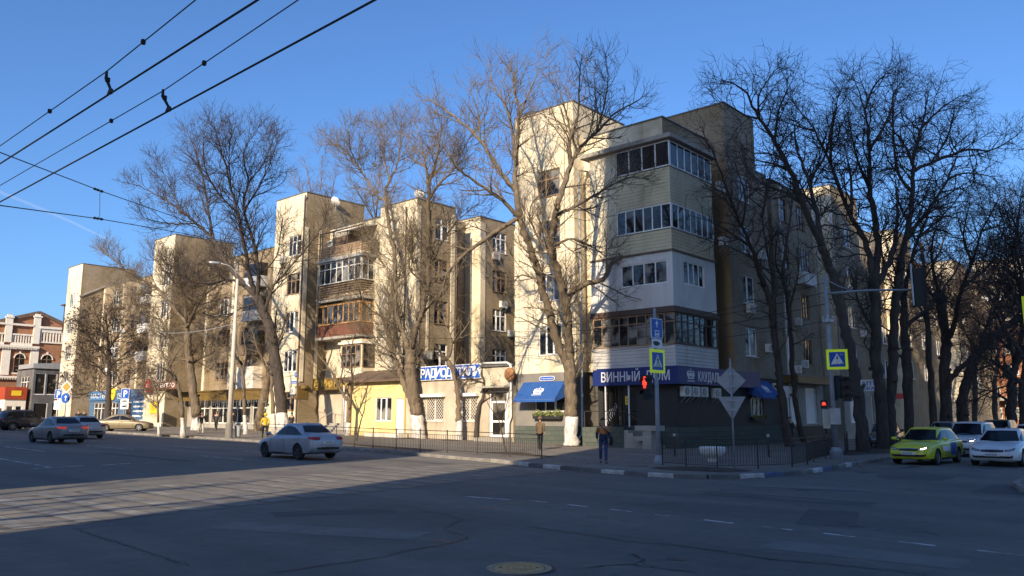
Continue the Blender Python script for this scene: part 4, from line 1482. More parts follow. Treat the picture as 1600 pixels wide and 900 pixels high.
for (a, e, z0, z1) in ((36.2, 42.4, 15.1, 17.2), (47.6, 42.4, 15.1, 17.2), (26.8, 32, 15.1, 16.7), (36.5, 32, 15.1, 16.7)):
    b.bar((X0 - .1, a, z0), (X0 - .1, e, z1), .16, .5)
B.part('gable_edge', b, 'soffit')
B.finish()
B = Building('shop_pavilion', 'grey glass fronted pavilion between the brick building and the pale tower', 'building', (-125, 44, .8))
B.vol(-131.5, -124.6, 39.4, 50.0, -0.5, 8.2, 'roof', side=[(y, 4.6, 1.35, 3.0, 'shop1') for y in (40.3, 41.8, 43.3, 44.8)] + [(y, 1.2, 1.8, 2.3, 'shop1') for y in (40.6, 43.0)], front=[(-128, 4.6, 3.5, 2.6, 'shop3')], cap=.2)
b = MB()
b.prism([(-124.5, 39.2, 8.2), (-124.5, 39.2, 8.9), (-124.5, 50, 9.6), (-124.5, 50, 8.2)], (-6, 0, 0))
B.part('pavilion_roof', b, 'metal')
B.finish()
B = Building('kiosk', 'white kiosk with a red poster at the far left edge under the brick building', 'kiosk', (-126, 37, .6))
B.vol(-129, -125.2, 36.3, 38.9, -0.3, 3.9, 'trimwhite', side=[(37.0, 1.2, .8, 1.8, 'shop1'), (38.1, 1.2, .8, 1.8, 'shop1')], front=[(-127, 1.2, 1.8, 1.6, 'shop1')])
b = MB()
b.box(-129.1, -125.05, 36.2, 38.9, 3.9, 5.6)
B.part('poster_board', b, 'posterred')
b = MB()
b.box(-125.04, -125.0, 37.0, 38.2, 4.4, 5.1)
B.part('poster_stripe', b, 'yellowsign')
B.finish()

# ---------------------------------------------------------------- end of the side street
B = Building('apartment_building', 'sunlit red brick and pale block closing the far end of the side street', 'building', (-28, 152, 0))
hs = [(x, z, 1.7, 1.7, 'pvc2') for x in (-46.5, -42.0, -37.5, -33, -28.5, -24, -19.5, -15) for z in (1.2, 4.6, 8.0, 11.4)]
B.vol(-50, -34.6, 146.0, 160, -2.5, 21.5, 'redbrick', front=[h for h in hs if h[0] < -36] + [(h[0], h[1] + 13.6, 1.7, 1.7, 'pvc2') for h in hs if h[0] < -36 and h[1] < 6], cap=.1)
B.vol(-34.6, -29.8, 147.5, 160, -2.5, 24.5, 'cream', front=[(-32.2, z, 1.7, 1.7, 'pvc2') for z in (1.2, 4.6, 8, 11.4, 14.8, 18.2)], cap=.1)
B.vol(-29.8, -20.5, 146.5, 160, -2.5, 16.0, 'redbrick', front=[(x, z, 1.7, 1.7, 'pvc2') for x in (-28, -25.2, -22.4) for z in (1.2, 4.6, 8, 11.4)])
B.vol(-29.9, 14.0, 149.0, 164, 16.0, 27.0, 'cream', front=[(x, z, 1.9, 1.7, 'pvc2') for x in (-28, -25, -22, -19, -16, -13, -10, -7, -4, -1) for z in (17.2, 20.4, 23.6)], cap=.1)
B.vol(-20.5, 14.0, 149.2, 164, -2.5, 16.0, 'stucco', front=[(x, z, 1.9, 1.7, 'pvc2') for x in (-19, -16, -13, -10, -7, -4, -1) for z in (1.2, 4.6, 8, 11.4)])
b = MB()
for z in (7.2, 10.4, 13.6, 16.9, 20.1, 23.3):
    for x in (-27.5, -21.5, -15.5, -9.5):
        if z > 16 or x > -20:
            b.box(x - 1.6, x + 1.6, 147.9, 149.0, z - .1, z + 1.0)
B.part('balcony_parapet', b, 'panelw')
b = MB()
for x in (-31.8, -26.2, -22.0):
    b.box(x - .4, x + .4, 145.9, 147.4, -2, 4.0)
b.box(-34, -21, 144.4, 147, 4.0, 4.5)
B.part('entrance_canopy', b, 'concrete')
B.finish()

# ---------------------------------------------------------------- unseen buildings behind the viewer, shaped to throw the street's shade
B = Building('shade_tower', 'tall unseen brick tower behind the viewer, shaped to shade the crossing and corner', 'building', (8, -16, 0))
B.vol(-3.7, 62, -20, -12.0, -1, 57.0, 'brick', cap=.2, roof=True)
for z in range(2, 56, 4):
    for x in range(0, 60, 8):
        fr, pn = window_mesh(2.0, 1.8, 'pvc2')
        o = link('window', fr, B.t, Vector((x, -12.0, z)) - B.base, (0, 0, R(180)))
        o.location.y += .12
        link('pane', pn, o)
B.finish()
B = Building('shade_block', 'long unseen five storey block behind the viewer, sized to shade the left road', 'building', (-80, -20, 0.8))
B.vol(-190, -13.4, -30, -12.0, -1, 18.45, 'cream', cap=.12)
for k in range(5):
    for x in range(-108, -16, 8):
        fr, pn = window_mesh(2.0, 1.8, 'pvc2')
        o = link('window', fr, B.t, Vector((x, -12.0, 2 + 3.3 * k)) - B.base, (0, 0, R(180)))
        o.location.y += .12
        link('pane', pn, o)
B.finish()
# ================================================================ TREES
TREES = [
    ('tall pale forked street tree with a limewashed base in front of the cream corner tower', [
        ([(-29.36, 38.23, -0.27), (-29.34, 38.18, 1.63), (-29.33, 38.14, 3.13), (-29.35, 38.06, 4.65), (-29.34, 38.06, 5.38)], 0.4, 0.34),
        ([(-29.35, 38.06, 4.65), (-29.5, 37.34, 5.57), (-29.38, 36.2, 7.67), (-29.25, 35.28, 9.41), (-29.16, 34.55, 10.72), (-29.14, 33.91, 11.74), (-29.11, 33.28, 12.75)], 0.27, 0.17),
        ([(-29.11, 33.28, 12.75), (-30.01, 33.96, 15.07), (-30.73, 34.89, 17.7), (-31.22, 35.7, 19.89), (-32.02, 36.25, 22.18), (-32.57, 36.55, 23.65)], 0.14, 0.03),
        ([(-29.11, 33.28, 12.75), (-29.31, 32.09, 13.55), (-29.68, 30.51, 14.24), (-29.94, 29.18, 14.89), (-29.94, 28.45, 15.5)], 0.1, 0.03),
        ([(-29.83, 33.82, 14.59), (-30.49, 33.65, 15.37), (-31.06, 33.55, 16.25), (-32.28, 33.32, 18.1), (-33.67, 32.88, 19.58), (-34.79, 32.46, 20.58), (-35.54, 32.17, 21.16)], 0.12, 0.025),
        ([(-32.28, 33.32, 18.1), (-32.03, 32.94, 19.51), (-32.07, 32.42, 20.57)], 0.05, 0.02),
        ([(-30.44, 34.52, 16.63), (-31.65, 35.28, 20.04), (-32.4, 35.34, 21.36), (-33.16, 35.38, 22.66), (-33.55, 35.54, 23.7)], 0.07, 0.02),
        ([(-31.22, 35.7, 19.89), (-31.19, 36.53, 21.61), (-31.15, 37.31, 23.22), (-31.26, 37.71, 24.4)], 0.05, 0.015),
        ([(-29.11, 33.28, 12.75), (-29.73, 32.02, 11.81), (-30.13, 31.16, 11.07), (-30.59, 30.13, 10.18), (-30.82, 29.41, 9.3), (-30.78, 29.01, 8.37)], 0.11, 0.03),
        ([(-29.34, 38.06, 5.38), (-28.64, 37.12, 6.98), (-28.19, 36.2, 8.28), (-27.72, 35.03, 9.75), (-27.5, 34.2, 10.63), (-26.88, 33.55, 11.7), (-26.08, 32.9, 12.84)], 0.27, 0.17),
        ([(-26.08, 32.9, 12.84), (-26.36, 34.26, 14.97), (-26.47, 35.33, 16.57), (-26.21, 36.88, 18.08), (-25.9, 38.46, 19.65), (-25.33, 40.32, 20.96)], 0.14, 0.025),
        ([(-26.41, 34.68, 15.6), (-26.23, 34.31, 16.82), (-25.64, 34.27, 18.05), (-25.25, 33.95, 19.54), (-25.02, 33.72, 20.52)], 0.08, 0.02),
        ([(-26.47, 35.33, 16.57), (-26.46, 34.62, 17.79), (-26.37, 33.93, 19.08), (-26.34, 33.57, 19.72)], 0.06, 0.02),
        ([(-26.21, 36.88, 18.08), (-25.12, 36.22, 19.44), (-24.47, 35.64, 20.42), (-24.15, 35.08, 21.1)], 0.05, 0.015),
        ([(-26.35, 36.1, 17.32), (-26.51, 37.21, 19.72), (-27.05, 37.9, 22.12)], 0.045, 0.015),
        ([(-26.4, 33.16, 12.39), (-26.01, 34.65, 13.18), (-25.48, 36.7, 14.52), (-25.01, 38.25, 15.38), (-24.55, 39.54, 15.5)], 0.08, 0.02),
        ([(-28.19, 36.2, 8.28), (-27.71, 37.43, 9.24), (-27.15, 38.59, 9.67), (-26.97, 39.37, 10.72), (-26.47, 40.52, 11.58), (-25.97, 41.88, 13.02), (-25.16, 44.06, 15.5), (-24.67, 45.36, 17.06)], 0.15, 0.03),
        ([(-26.97, 39.37, 10.72), (-26.48, 41.7, 12.09), (-26.03, 43.67, 13.35), (-25.72, 45.48, 14.9), (-24.68, 48.62, 16.14)], 0.08, 0.02),
        ([(-27.31, 34.01, 10.96), (-25.95, 34.06, 11.18), (-24.68, 34.07, 10.57), (-23.76, 33.99, 9.92)], 0.07, 0.02),
        ([(-27.55, 34.37, 10.46), (-27.98, 33.55, 11.51), (-28.07, 33, 12.89), (-27.43, 33.19, 13.91)], 0.06, 0.02),
        ([(-29.25, 35.28, 9.41), (-30.29, 34.84, 9.77), (-30.88, 34.66, 9.25)], 0.05, 0.02),
    ], 1.75, 'ash', 1, 'bark', 2.6),
    ('tall forked tree with a limewashed foot between the yellow annex and the blue lettered shop', [
        ([(-43.98, 39.31, -0.11), (-44.2, 39.22, 1.63), (-44.43, 39.09, 2.92), (-44.66, 39, 4.64), (-44.75, 38.99, 5.81), (-44.72, 39.06, 6.57)], 0.46, 0.36),
        ([(-44.29, 39.17, 2.14), (-45.42, 39.32, 3.4), (-46.81, 39.59, 5.17), (-48.18, 39.92, 7.11), (-49.23, 40.47, 9.14), (-49.8, 41.28, 10.97), (-50.52, 42.09, 13.11)], 0.26, 0.14),
        ([(-44.75, 38.99, 5.81), (-45.76, 39.12, 7.63), (-46.51, 39.16, 8.9), (-47.24, 39.53, 10.88), (-48.08, 40.1, 13.53), (-49.2, 40.48, 16.41), (-50.21, 40.77, 18.99), (-50.6, 41.04, 20.37)], 0.22, 0.11),
        ([(-50.6, 41.04, 20.37), (-50.63, 41.65, 21.51), (-50.68, 42.22, 22.6), (-51.22, 43.03, 25.21), (-51.78, 43.59, 27.43)], 0.09, 0.02),
        ([(-50.21, 40.77, 18.99), (-51.41, 40.5, 20.08), (-53.19, 40.27, 22.34), (-55.33, 39.83, 24.7), (-56.95, 39.24, 25.09)], 0.09, 0.02),
        ([(-50.62, 41.41, 21.05), (-51.79, 41.72, 23.46), (-52.39, 42.15, 25.26), (-53.36, 42.18, 26.84)], 0.06, 0.02),
        ([(-52.48, 40.36, 21.43), (-52.22, 38.56, 23.32), (-51.49, 37.75, 24.85)], 0.05, 0.02),
        ([(-44.72, 39.06, 6.57), (-43.85, 38.69, 7.94), (-43.12, 38.52, 8.85), (-42.24, 38.18, 10.13), (-41.78, 37.93, 10.88), (-40.88, 37.14, 12.69), (-39.87, 36.16, 14.73), (-38.85, 35.18, 16.68)], 0.24, 0.12),
        ([(-38.85, 35.18, 16.68), (-40.36, 36.08, 19.43), (-42.04, 36.85, 22.36)], 0.09, 0.02),
        ([(-39.15, 35.48, 16.11), (-37.94, 35.38, 17.04), (-37, 35.41, 17.51), (-35.83, 35.2, 18.52), (-34.81, 35.04, 19.32)], 0.08, 0.02),
        ([(-39, 35.27, 16.95), (-37.55, 34.75, 18.8), (-36.54, 34.12, 20.36)], 0.07, 0.02),
        ([(-41.33, 37.53, 11.79), (-41.23, 38.66, 13.9), (-40.89, 39.91, 15.73), (-40.3, 41.3, 17.11)], 0.09, 0.02),
        ([(-41.78, 37.93, 10.88), (-42.16, 36.5, 11.84), (-41.36, 36.06, 13.49), (-40.96, 35.25, 15.1)], 0.07, 0.02),
        ([(-50.52, 42.09, 13.11), (-51.94, 41.43, 14.81), (-52.98, 41.17, 17.12), (-53.93, 40.83, 18.89)], 0.08, 0.02),
        ([(-49.23, 40.47, 9.14), (-49.85, 38.95, 10.06), (-49.91, 38.01, 11.48), (-49.87, 37.19, 12.89)], 0.07, 0.02),
        ([(-50.01, 41.52, 11.6), (-48.95, 41.82, 13.94), (-48.37, 41.81, 15.98)], 0.06, 0.02),
        ([(-44.75, 38.99, 5.81), (-47.2, 38.5, 6.62), (-48.67, 38.42, 7.92), (-49.83, 38.35, 9)], 0.06, 0.02),
    ], 1.7, 'ash', 1.45, 'bark', 2.6),
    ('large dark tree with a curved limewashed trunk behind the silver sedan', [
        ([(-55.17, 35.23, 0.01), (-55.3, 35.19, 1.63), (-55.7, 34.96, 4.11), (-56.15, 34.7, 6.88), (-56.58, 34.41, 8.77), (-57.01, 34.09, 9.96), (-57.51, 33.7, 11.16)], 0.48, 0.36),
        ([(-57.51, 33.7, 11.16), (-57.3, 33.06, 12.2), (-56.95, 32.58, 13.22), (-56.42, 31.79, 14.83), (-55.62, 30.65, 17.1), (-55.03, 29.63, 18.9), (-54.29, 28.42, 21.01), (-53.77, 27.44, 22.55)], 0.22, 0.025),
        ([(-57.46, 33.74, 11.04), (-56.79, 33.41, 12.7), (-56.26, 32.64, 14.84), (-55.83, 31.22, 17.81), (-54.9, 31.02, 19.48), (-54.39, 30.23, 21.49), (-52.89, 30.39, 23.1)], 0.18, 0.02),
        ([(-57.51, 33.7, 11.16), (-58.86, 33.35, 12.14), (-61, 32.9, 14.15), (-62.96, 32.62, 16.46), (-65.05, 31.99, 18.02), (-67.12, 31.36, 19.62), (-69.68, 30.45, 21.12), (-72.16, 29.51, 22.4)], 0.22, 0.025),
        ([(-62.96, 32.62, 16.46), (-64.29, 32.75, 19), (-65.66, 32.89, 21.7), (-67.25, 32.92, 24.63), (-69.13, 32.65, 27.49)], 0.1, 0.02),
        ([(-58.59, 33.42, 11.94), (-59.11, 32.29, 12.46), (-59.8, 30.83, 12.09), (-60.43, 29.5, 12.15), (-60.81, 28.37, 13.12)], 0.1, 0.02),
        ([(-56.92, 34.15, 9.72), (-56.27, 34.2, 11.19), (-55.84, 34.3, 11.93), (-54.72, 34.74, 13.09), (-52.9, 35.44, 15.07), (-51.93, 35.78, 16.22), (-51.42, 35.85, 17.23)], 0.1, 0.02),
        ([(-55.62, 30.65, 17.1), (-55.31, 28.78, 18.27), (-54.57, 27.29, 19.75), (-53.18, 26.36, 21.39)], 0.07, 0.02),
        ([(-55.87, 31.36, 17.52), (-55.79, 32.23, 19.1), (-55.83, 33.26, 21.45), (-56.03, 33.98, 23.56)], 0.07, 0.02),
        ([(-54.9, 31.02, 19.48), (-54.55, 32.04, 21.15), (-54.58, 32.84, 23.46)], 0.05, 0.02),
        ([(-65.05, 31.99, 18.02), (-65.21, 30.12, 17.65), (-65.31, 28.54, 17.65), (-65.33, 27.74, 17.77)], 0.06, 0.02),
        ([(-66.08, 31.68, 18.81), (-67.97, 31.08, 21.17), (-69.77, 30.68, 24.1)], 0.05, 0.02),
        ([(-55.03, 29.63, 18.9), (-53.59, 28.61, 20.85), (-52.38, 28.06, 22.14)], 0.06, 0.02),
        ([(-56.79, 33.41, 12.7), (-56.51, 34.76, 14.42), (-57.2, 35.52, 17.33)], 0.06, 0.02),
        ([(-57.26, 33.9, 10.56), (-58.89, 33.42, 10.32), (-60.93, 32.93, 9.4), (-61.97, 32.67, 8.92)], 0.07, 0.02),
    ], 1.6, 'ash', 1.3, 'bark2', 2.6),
    ('broad crowned tree with a leaning limewashed trunk in front of the glazed ground floor shop', [
        ([(-71.8, 36.83, 0.19), (-72.12, 36.58, 2.75), (-72.51, 36.26, 4.95), (-72.82, 36.01, 7.34), (-73.03, 35.85, 9.4)], 0.46, 0.32),
        ([(-73.03, 35.85, 9.4), (-72.27, 35.24, 11.11), (-71.54, 34.45, 12.94), (-71.02, 33.72, 14.41), (-70.24, 33.12, 16.02)], 0.22, 0.04),
        ([(-72.65, 35.54, 10.26), (-74.14, 35.13, 11.56), (-76.73, 34.37, 13.84), (-78.3, 33.77, 14.64), (-81.06, 32.72, 16.24), (-83.71, 31.73, 18.01)], 0.15, 0.025),
        ([(-72.8, 35.67, 9.91), (-69.95, 35.41, 12.29), (-67.28, 35.66, 13.52), (-66.06, 35.42, 14.63)], 0.14, 0.03),
        ([(-72.66, 36.14, 6.14), (-72.86, 36.88, 6.85), (-72.92, 38.47, 7.73), (-73.27, 39.71, 9.08)], 0.1, 0.03),
        ([(-72.91, 35.95, 8.16), (-74.8, 35.31, 8.87), (-76.88, 34.9, 10.84), (-78.88, 34.19, 11.57)], 0.11, 0.03),
        ([(-71.54, 34.45, 12.94), (-71.34, 32.8, 14.33), (-70.98, 31.24, 15.83)], 0.09, 0.02),
        ([(-71.83, 34.76, 12.21), (-71.78, 35.35, 14.11), (-72.01, 35.66, 16.02)], 0.09, 0.02),
        ([(-72.76, 36.06, 6.86), (-73.63, 34.76, 6.95), (-74.33, 33.63, 7.82)], 0.08, 0.02),
        ([(-72.27, 35.24, 11.11), (-71.72, 36.78, 11.21), (-71.36, 37.91, 10.67)], 0.08, 0.02),
        ([(-76.73, 34.37, 13.84), (-79.19, 33.56, 13.43), (-81.18, 32.86, 13.43)], 0.06, 0.02),
        ([(-69.42, 35.47, 12.54), (-70.55, 36.54, 15.34), (-71.48, 36.92, 17.07)], 0.06, 0.02),
    ], 1.3, 'ash', 1.7, 'bark', 2.6),
    ('slim young white footed tree with a crooked top left of the pale lamp post', [
        ([(-56.57, 27.98, 0.05), (-56.71, 27.71, 2.5), (-56.92, 27.43, 3.92), (-57.37, 26.94, 5.07), (-57.79, 26.47, 6.51), (-57.58, 26.6, 7.39)], 0.17, 0.05),
        ([(-56.92, 27.43, 3.92), (-56.66, 26.54, 4.8), (-56.63, 25.48, 5.2)], 0.05, 0.02),
        ([(-57.37, 26.94, 5.07), (-56.28, 26.88, 5.94), (-55.38, 26.87, 6.58)], 0.05, 0.02),
    ], 1.3, 'ash', 0.8, 'bark', 1.3),
    ('small bushy young tree with a thin white foot near the parking sign', [
        ([(-59.99, 27.79, 0.09), (-60.11, 27.63, 1.91), (-60.17, 27.53, 3.05)], 0.1, 0.06),
        ([(-60.17, 27.53, 3.05), (-60.98, 27.42, 4.27), (-61.7, 27.29, 5.26)], 0.05, 0.02),
        ([(-60.17, 27.53, 3.05), (-60.53, 27.79, 4.51), (-60.96, 27.98, 5.99)], 0.05, 0.02),
        ([(-60.15, 27.57, 2.6), (-59.14, 27.77, 3.75), (-58.52, 27.81, 4.68)], 0.05, 0.02),
        ([(-60.12, 27.61, 2.14), (-61.34, 27.4, 2.83), (-62.26, 27.27, 3.47)], 0.04, 0.02),
    ], 0.9, 'ash', 1.6, 'bark', 1.2),
    ('thin white footed tree just right of the pale lamp post', [
        ([(-58.5, 34, 0.05), (-58.61, 33.84, 2.23), (-58.77, 33.6, 5.06), (-59.36, 33.03, 6.19), (-59.91, 32.52, 6.95)], 0.17, 0.05),
        ([(-58.77, 33.6, 5.06), (-59.03, 33.94, 6.73), (-59.61, 33.95, 8.33)], 0.07, 0.02),
    ], 1.5, 'ash', 0.9, 'bark', 1.5),
    ('pale slender trunk close behind the large dark curved tree', [
        ([(-57.36, 35.86, 0.04), (-57.55, 35.77, 2.14), (-57.79, 35.64, 4.18), (-57.88, 35.64, 6.25), (-57.82, 35.78, 8.35), (-57.87, 35.82, 10.47)], 0.2, 0.06),
        ([(-57.88, 35.64, 6.25), (-56.79, 35.76, 7.76), (-55.93, 35.72, 9.25)], 0.06, 0.02),
    ], 1.6, 'ash', 0.7, 'bark', 1.5),
    ('rough leaning brown trunk behind the person in the yellow jacket', [
        ([(-65.68, 39.28, 0.13), (-65.52, 39.37, 1.92), (-65.24, 39.55, 3.75), (-64.96, 39.74, 5.53), (-64.81, 39.81, 7.39), (-64.74, 39.8, 9.13)], 0.38, 0.15),
        ([(-64.96, 39.74, 5.53), (-66.29, 39.46, 7.44), (-67.34, 39.33, 9.28)], 0.1, 0.03),
        ([(-64.81, 39.81, 7.39), (-63.18, 39.75, 9.02), (-61.99, 39.43, 10.63)], 0.1, 0.03),
    ], 0, 'ash', 0.8, 'bark', 2),
    ('dark young tree hung with clumps of dry leaves in front of the blue shopfront', [
        ([(-91.64, 36.67, 0.41), (-91.72, 36.64, 2.33), (-91.91, 36.53, 5.66), (-92.08, 36.43, 7.84), (-92.38, 36.21, 10.4), (-92.65, 36.01, 12.69)], 0.4, 0.06),
        ([(-91.91, 36.53, 5.66), (-92.5, 35.3, 7.17), (-93.21, 34.03, 8.19)], 0.08, 0.02),
        ([(-92, 36.48, 6.75), (-92.52, 38.09, 8.38), (-92.75, 39.74, 9.58)], 0.08, 0.02),
        ([(-92.08, 36.43, 7.84), (-92.25, 34.88, 9.59), (-92.39, 33.64, 10.91)], 0.08, 0.02),
        ([(-92.2, 36.34, 8.86), (-90.56, 36.94, 11.04), (-89.42, 37.39, 12.41)], 0.08, 0.02),
        ([(-91.83, 36.58, 4.32), (-89.09, 37.09, 5.39), (-86.39, 37.73, 5.67)], 0.07, 0.02),
        ([(-91.8, 36.6, 3.66), (-93.89, 35.68, 4.78), (-96.05, 34.65, 5.16)], 0.07, 0.02),
        ([(-92.38, 36.21, 10.4), (-92.72, 35.33, 12.14), (-92.83, 34.97, 12.97)], 0.05, 0.02),
    ], 0, 'leafy', 1.5, 'bark2', 3),
    ('crooked small tree with a white foot in front of the blue lettered sign', [
        ([(-39.66, 39.13, -0.16), (-39.76, 39.14, 1.63), (-39.85, 39.15, 2.98), (-40.11, 39.01, 4.48), (-40.52, 38.71, 5.46)], 0.22, 0.15),
        ([(-40.52, 38.71, 5.46), (-40.92, 39.44, 6.79), (-41.54, 39.64, 7.71), (-42.31, 39.9, 8.91), (-43.17, 39.92, 9.8)], 0.12, 0.03),
        ([(-40.52, 38.71, 5.46), (-40.52, 37.72, 6.25), (-40.5, 37.03, 6.82)], 0.09, 0.03),
        ([(-40.84, 39.29, 6.52), (-40.78, 40.38, 7.53), (-40.82, 41.25, 8.54)], 0.06, 0.02),
        ([(-40.03, 39.05, 4.03), (-38.89, 39.04, 4.88), (-37.99, 39.04, 5.49)], 0.05, 0.02),
    ], 1.3, 'ash', 0.9, 'bark', 1.7),
    ('short dark bent tree just left of the white shop door', [
        ([(-38.64, 39.7, -0.17), (-38.56, 39.73, 1.89), (-38.26, 39.98, 2.97), (-38.19, 40.02, 3.8), (-38.35, 39.86, 4.45)], 0.15, 0.07),
        ([(-38.26, 39.98, 2.97), (-37.46, 40.08, 3.78), (-36.74, 40.26, 4.2)], 0.05, 0.02),
        ([(-38.2, 40.01, 3.86), (-39.24, 39.7, 4.26), (-39.9, 39.55, 4.72)], 0.05, 0.02),
        ([(-38.35, 39.86, 4.45), (-38.5, 40.27, 5.58), (-38.39, 40.73, 6.27)], 0.05, 0.02),
    ], 0, 'ash', 1.3, 'bark2', 1.4),
    ('crooked young tree with a white foot beside the steps of the awards shop', [
        ([(-51.73, 38.79, -0.03), (-51.65, 38.89, 2.32), (-51.93, 38.64, 3.02), (-52.37, 38.26, 3.92), (-52.82, 37.87, 5.02), (-53.39, 37.38, 6.03), (-53.83, 36.99, 6.79)], 0.19, 0.03),
        ([(-51.66, 38.88, 2.11), (-50.16, 37.87, 4.49), (-48.98, 36.83, 6.52), (-47.96, 36.42, 7.72)], 0.09, 0.02),
        ([(-52.37, 38.26, 3.92), (-51.81, 38.15, 5.35), (-51.64, 37.66, 6.82)], 0.06, 0.02),
    ], 1, 'ash', 0.9, 'bark', 1.6),
    ('thin bare sapling leaning behind the end of the sunlit fence', [
        ([(-26.18, 29.01, -0.29), (-26.29, 28.91, 0.41), (-26.47, 28.74, 1.47), (-26.57, 28.65, 2.39), (-26.68, 28.55, 3.16)], 0.045, 0.012),
        ([(-26.4, 28.81, 1.05), (-26.54, 29.31, 1.94), (-26.67, 29.74, 2.72)], 0.02, 0.01),
        ([(-26.47, 28.74, 1.47), (-26.69, 28.33, 2.08), (-26.77, 28.11, 2.54)], 0.02, 0.01),
    ], 0, 'ash', 0.7, 'bark2', 0.8),
    ('thin bare sapling behind the fence in front of the yellow annex', [
        ([(-43.04, 32.96, -0.12), (-42.85, 33.13, 1.13), (-42.68, 33.28, 2.04), (-42.57, 33.37, 3.09)], 0.06, 0.02),
        ([(-42.76, 33.2, 1.59), (-43.52, 33.23, 2.55), (-43.95, 33.31, 3.24)], 0.03, 0.01),
    ], 0, 'ash', 0.7, 'bark2', 0.8),
    ('slender tree leaning left in front of the right stair tower', [
        ([(-20.46, 48.39, -0.37), (-20.72, 48.3, 2.37), (-20.82, 48.32, 4.46), (-20.94, 48.29, 5.9), (-21.12, 48.26, 8.5), (-21.39, 48.08, 9.81)], 0.24, 0.18),
        ([(-21.39, 48.08, 9.81), (-21.29, 46.97, 10.97), (-21.18, 46.03, 11.95), (-21.15, 43.99, 13.71), (-20.87, 41.3, 16.12), (-20.75, 39.66, 17.4)], 0.15, 0.02),
        ([(-21.12, 48.26, 8.5), (-20.93, 48.84, 9.69), (-21.28, 49.03, 11.22), (-21.61, 49.17, 12.55), (-21.96, 49.49, 14.6)], 0.13, 0.03),
        ([(-21.96, 49.49, 14.6), (-21.38, 49.41, 16.66), (-20.63, 49.46, 18.7)], 0.08, 0.02),
        ([(-21.18, 46.03, 11.95), (-21.52, 44.68, 12.42), (-21.91, 43.02, 12.98), (-22.33, 41.49, 13.16)], 0.07, 0.02),
        ([(-21.15, 43.99, 13.71), (-21.95, 44.09, 14.79), (-23.35, 43.94, 15.84)], 0.06, 0.02),
        ([(-21.17, 44.8, 13.02), (-20.58, 44.24, 14.57), (-20.51, 43.02, 16.26)], 0.06, 0.02),
    ], 0, 'crook', 0.8, 'bark2', 2.6),
    ('thin dark tree between the blue awning and the shuttered shop windows', [
        ([(-22.5, 55.74, -0.35), (-22.72, 55.44, 1.67), (-22.79, 55.26, 4.02), (-22.79, 55.14, 6.44), (-22.74, 55.05, 9.16), (-22.92, 54.77, 11.26)], 0.2, 0.13),
        ([(-22.92, 54.77, 11.26), (-23, 55.42, 13.04), (-22.93, 56.68, 16.11), (-22.95, 57.67, 18.78)], 0.11, 0.03),
        ([(-22.92, 54.77, 11.26), (-23.02, 53.84, 12.34), (-22.49, 53.15, 14)], 0.07, 0.02),
        ([(-22.74, 55.05, 9.16), (-22.42, 55.92, 11.16), (-22.34, 56.56, 13.12)], 0.07, 0.02),
    ], 0, 'crook', 0.8, 'bark2', 2.6),
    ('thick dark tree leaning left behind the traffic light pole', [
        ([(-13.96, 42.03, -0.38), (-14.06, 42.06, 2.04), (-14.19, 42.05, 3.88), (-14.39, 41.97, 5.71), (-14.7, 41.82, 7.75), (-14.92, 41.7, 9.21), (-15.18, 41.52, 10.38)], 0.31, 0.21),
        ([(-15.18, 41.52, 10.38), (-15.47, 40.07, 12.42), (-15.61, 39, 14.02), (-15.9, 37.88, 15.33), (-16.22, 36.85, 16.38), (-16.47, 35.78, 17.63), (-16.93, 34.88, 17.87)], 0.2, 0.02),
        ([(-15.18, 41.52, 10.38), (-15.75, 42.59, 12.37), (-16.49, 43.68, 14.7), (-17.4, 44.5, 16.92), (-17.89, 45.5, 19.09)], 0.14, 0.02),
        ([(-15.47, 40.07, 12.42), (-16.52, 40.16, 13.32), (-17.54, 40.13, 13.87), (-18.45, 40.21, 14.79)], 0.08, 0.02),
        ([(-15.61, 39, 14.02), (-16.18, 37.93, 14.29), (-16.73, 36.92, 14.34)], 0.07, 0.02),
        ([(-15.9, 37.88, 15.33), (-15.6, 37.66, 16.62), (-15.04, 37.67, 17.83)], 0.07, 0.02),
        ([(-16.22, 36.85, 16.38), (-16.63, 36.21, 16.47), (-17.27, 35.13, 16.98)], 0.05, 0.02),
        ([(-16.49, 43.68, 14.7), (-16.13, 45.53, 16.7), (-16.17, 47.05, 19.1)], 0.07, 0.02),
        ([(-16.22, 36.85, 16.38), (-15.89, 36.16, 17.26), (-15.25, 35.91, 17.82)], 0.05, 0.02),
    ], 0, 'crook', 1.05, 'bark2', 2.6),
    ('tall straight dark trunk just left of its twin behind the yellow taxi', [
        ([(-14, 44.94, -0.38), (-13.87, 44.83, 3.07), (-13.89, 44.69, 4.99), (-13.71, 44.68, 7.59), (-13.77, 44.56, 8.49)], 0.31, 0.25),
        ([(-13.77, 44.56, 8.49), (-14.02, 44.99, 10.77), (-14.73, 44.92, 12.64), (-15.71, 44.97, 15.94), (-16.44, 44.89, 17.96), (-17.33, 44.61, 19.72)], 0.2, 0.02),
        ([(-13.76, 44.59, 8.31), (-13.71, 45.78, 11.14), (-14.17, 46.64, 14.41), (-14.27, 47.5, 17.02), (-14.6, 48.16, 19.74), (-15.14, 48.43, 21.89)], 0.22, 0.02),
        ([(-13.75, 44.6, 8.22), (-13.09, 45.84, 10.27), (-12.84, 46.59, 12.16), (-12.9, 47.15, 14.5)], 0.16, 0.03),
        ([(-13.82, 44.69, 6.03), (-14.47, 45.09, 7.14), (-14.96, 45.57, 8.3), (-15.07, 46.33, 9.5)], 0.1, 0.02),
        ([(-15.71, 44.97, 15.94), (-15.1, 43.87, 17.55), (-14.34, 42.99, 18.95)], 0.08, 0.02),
        ([(-14.73, 44.92, 12.64), (-14.48, 44.56, 14.61), (-14.52, 44.01, 16.33)], 0.08, 0.02),
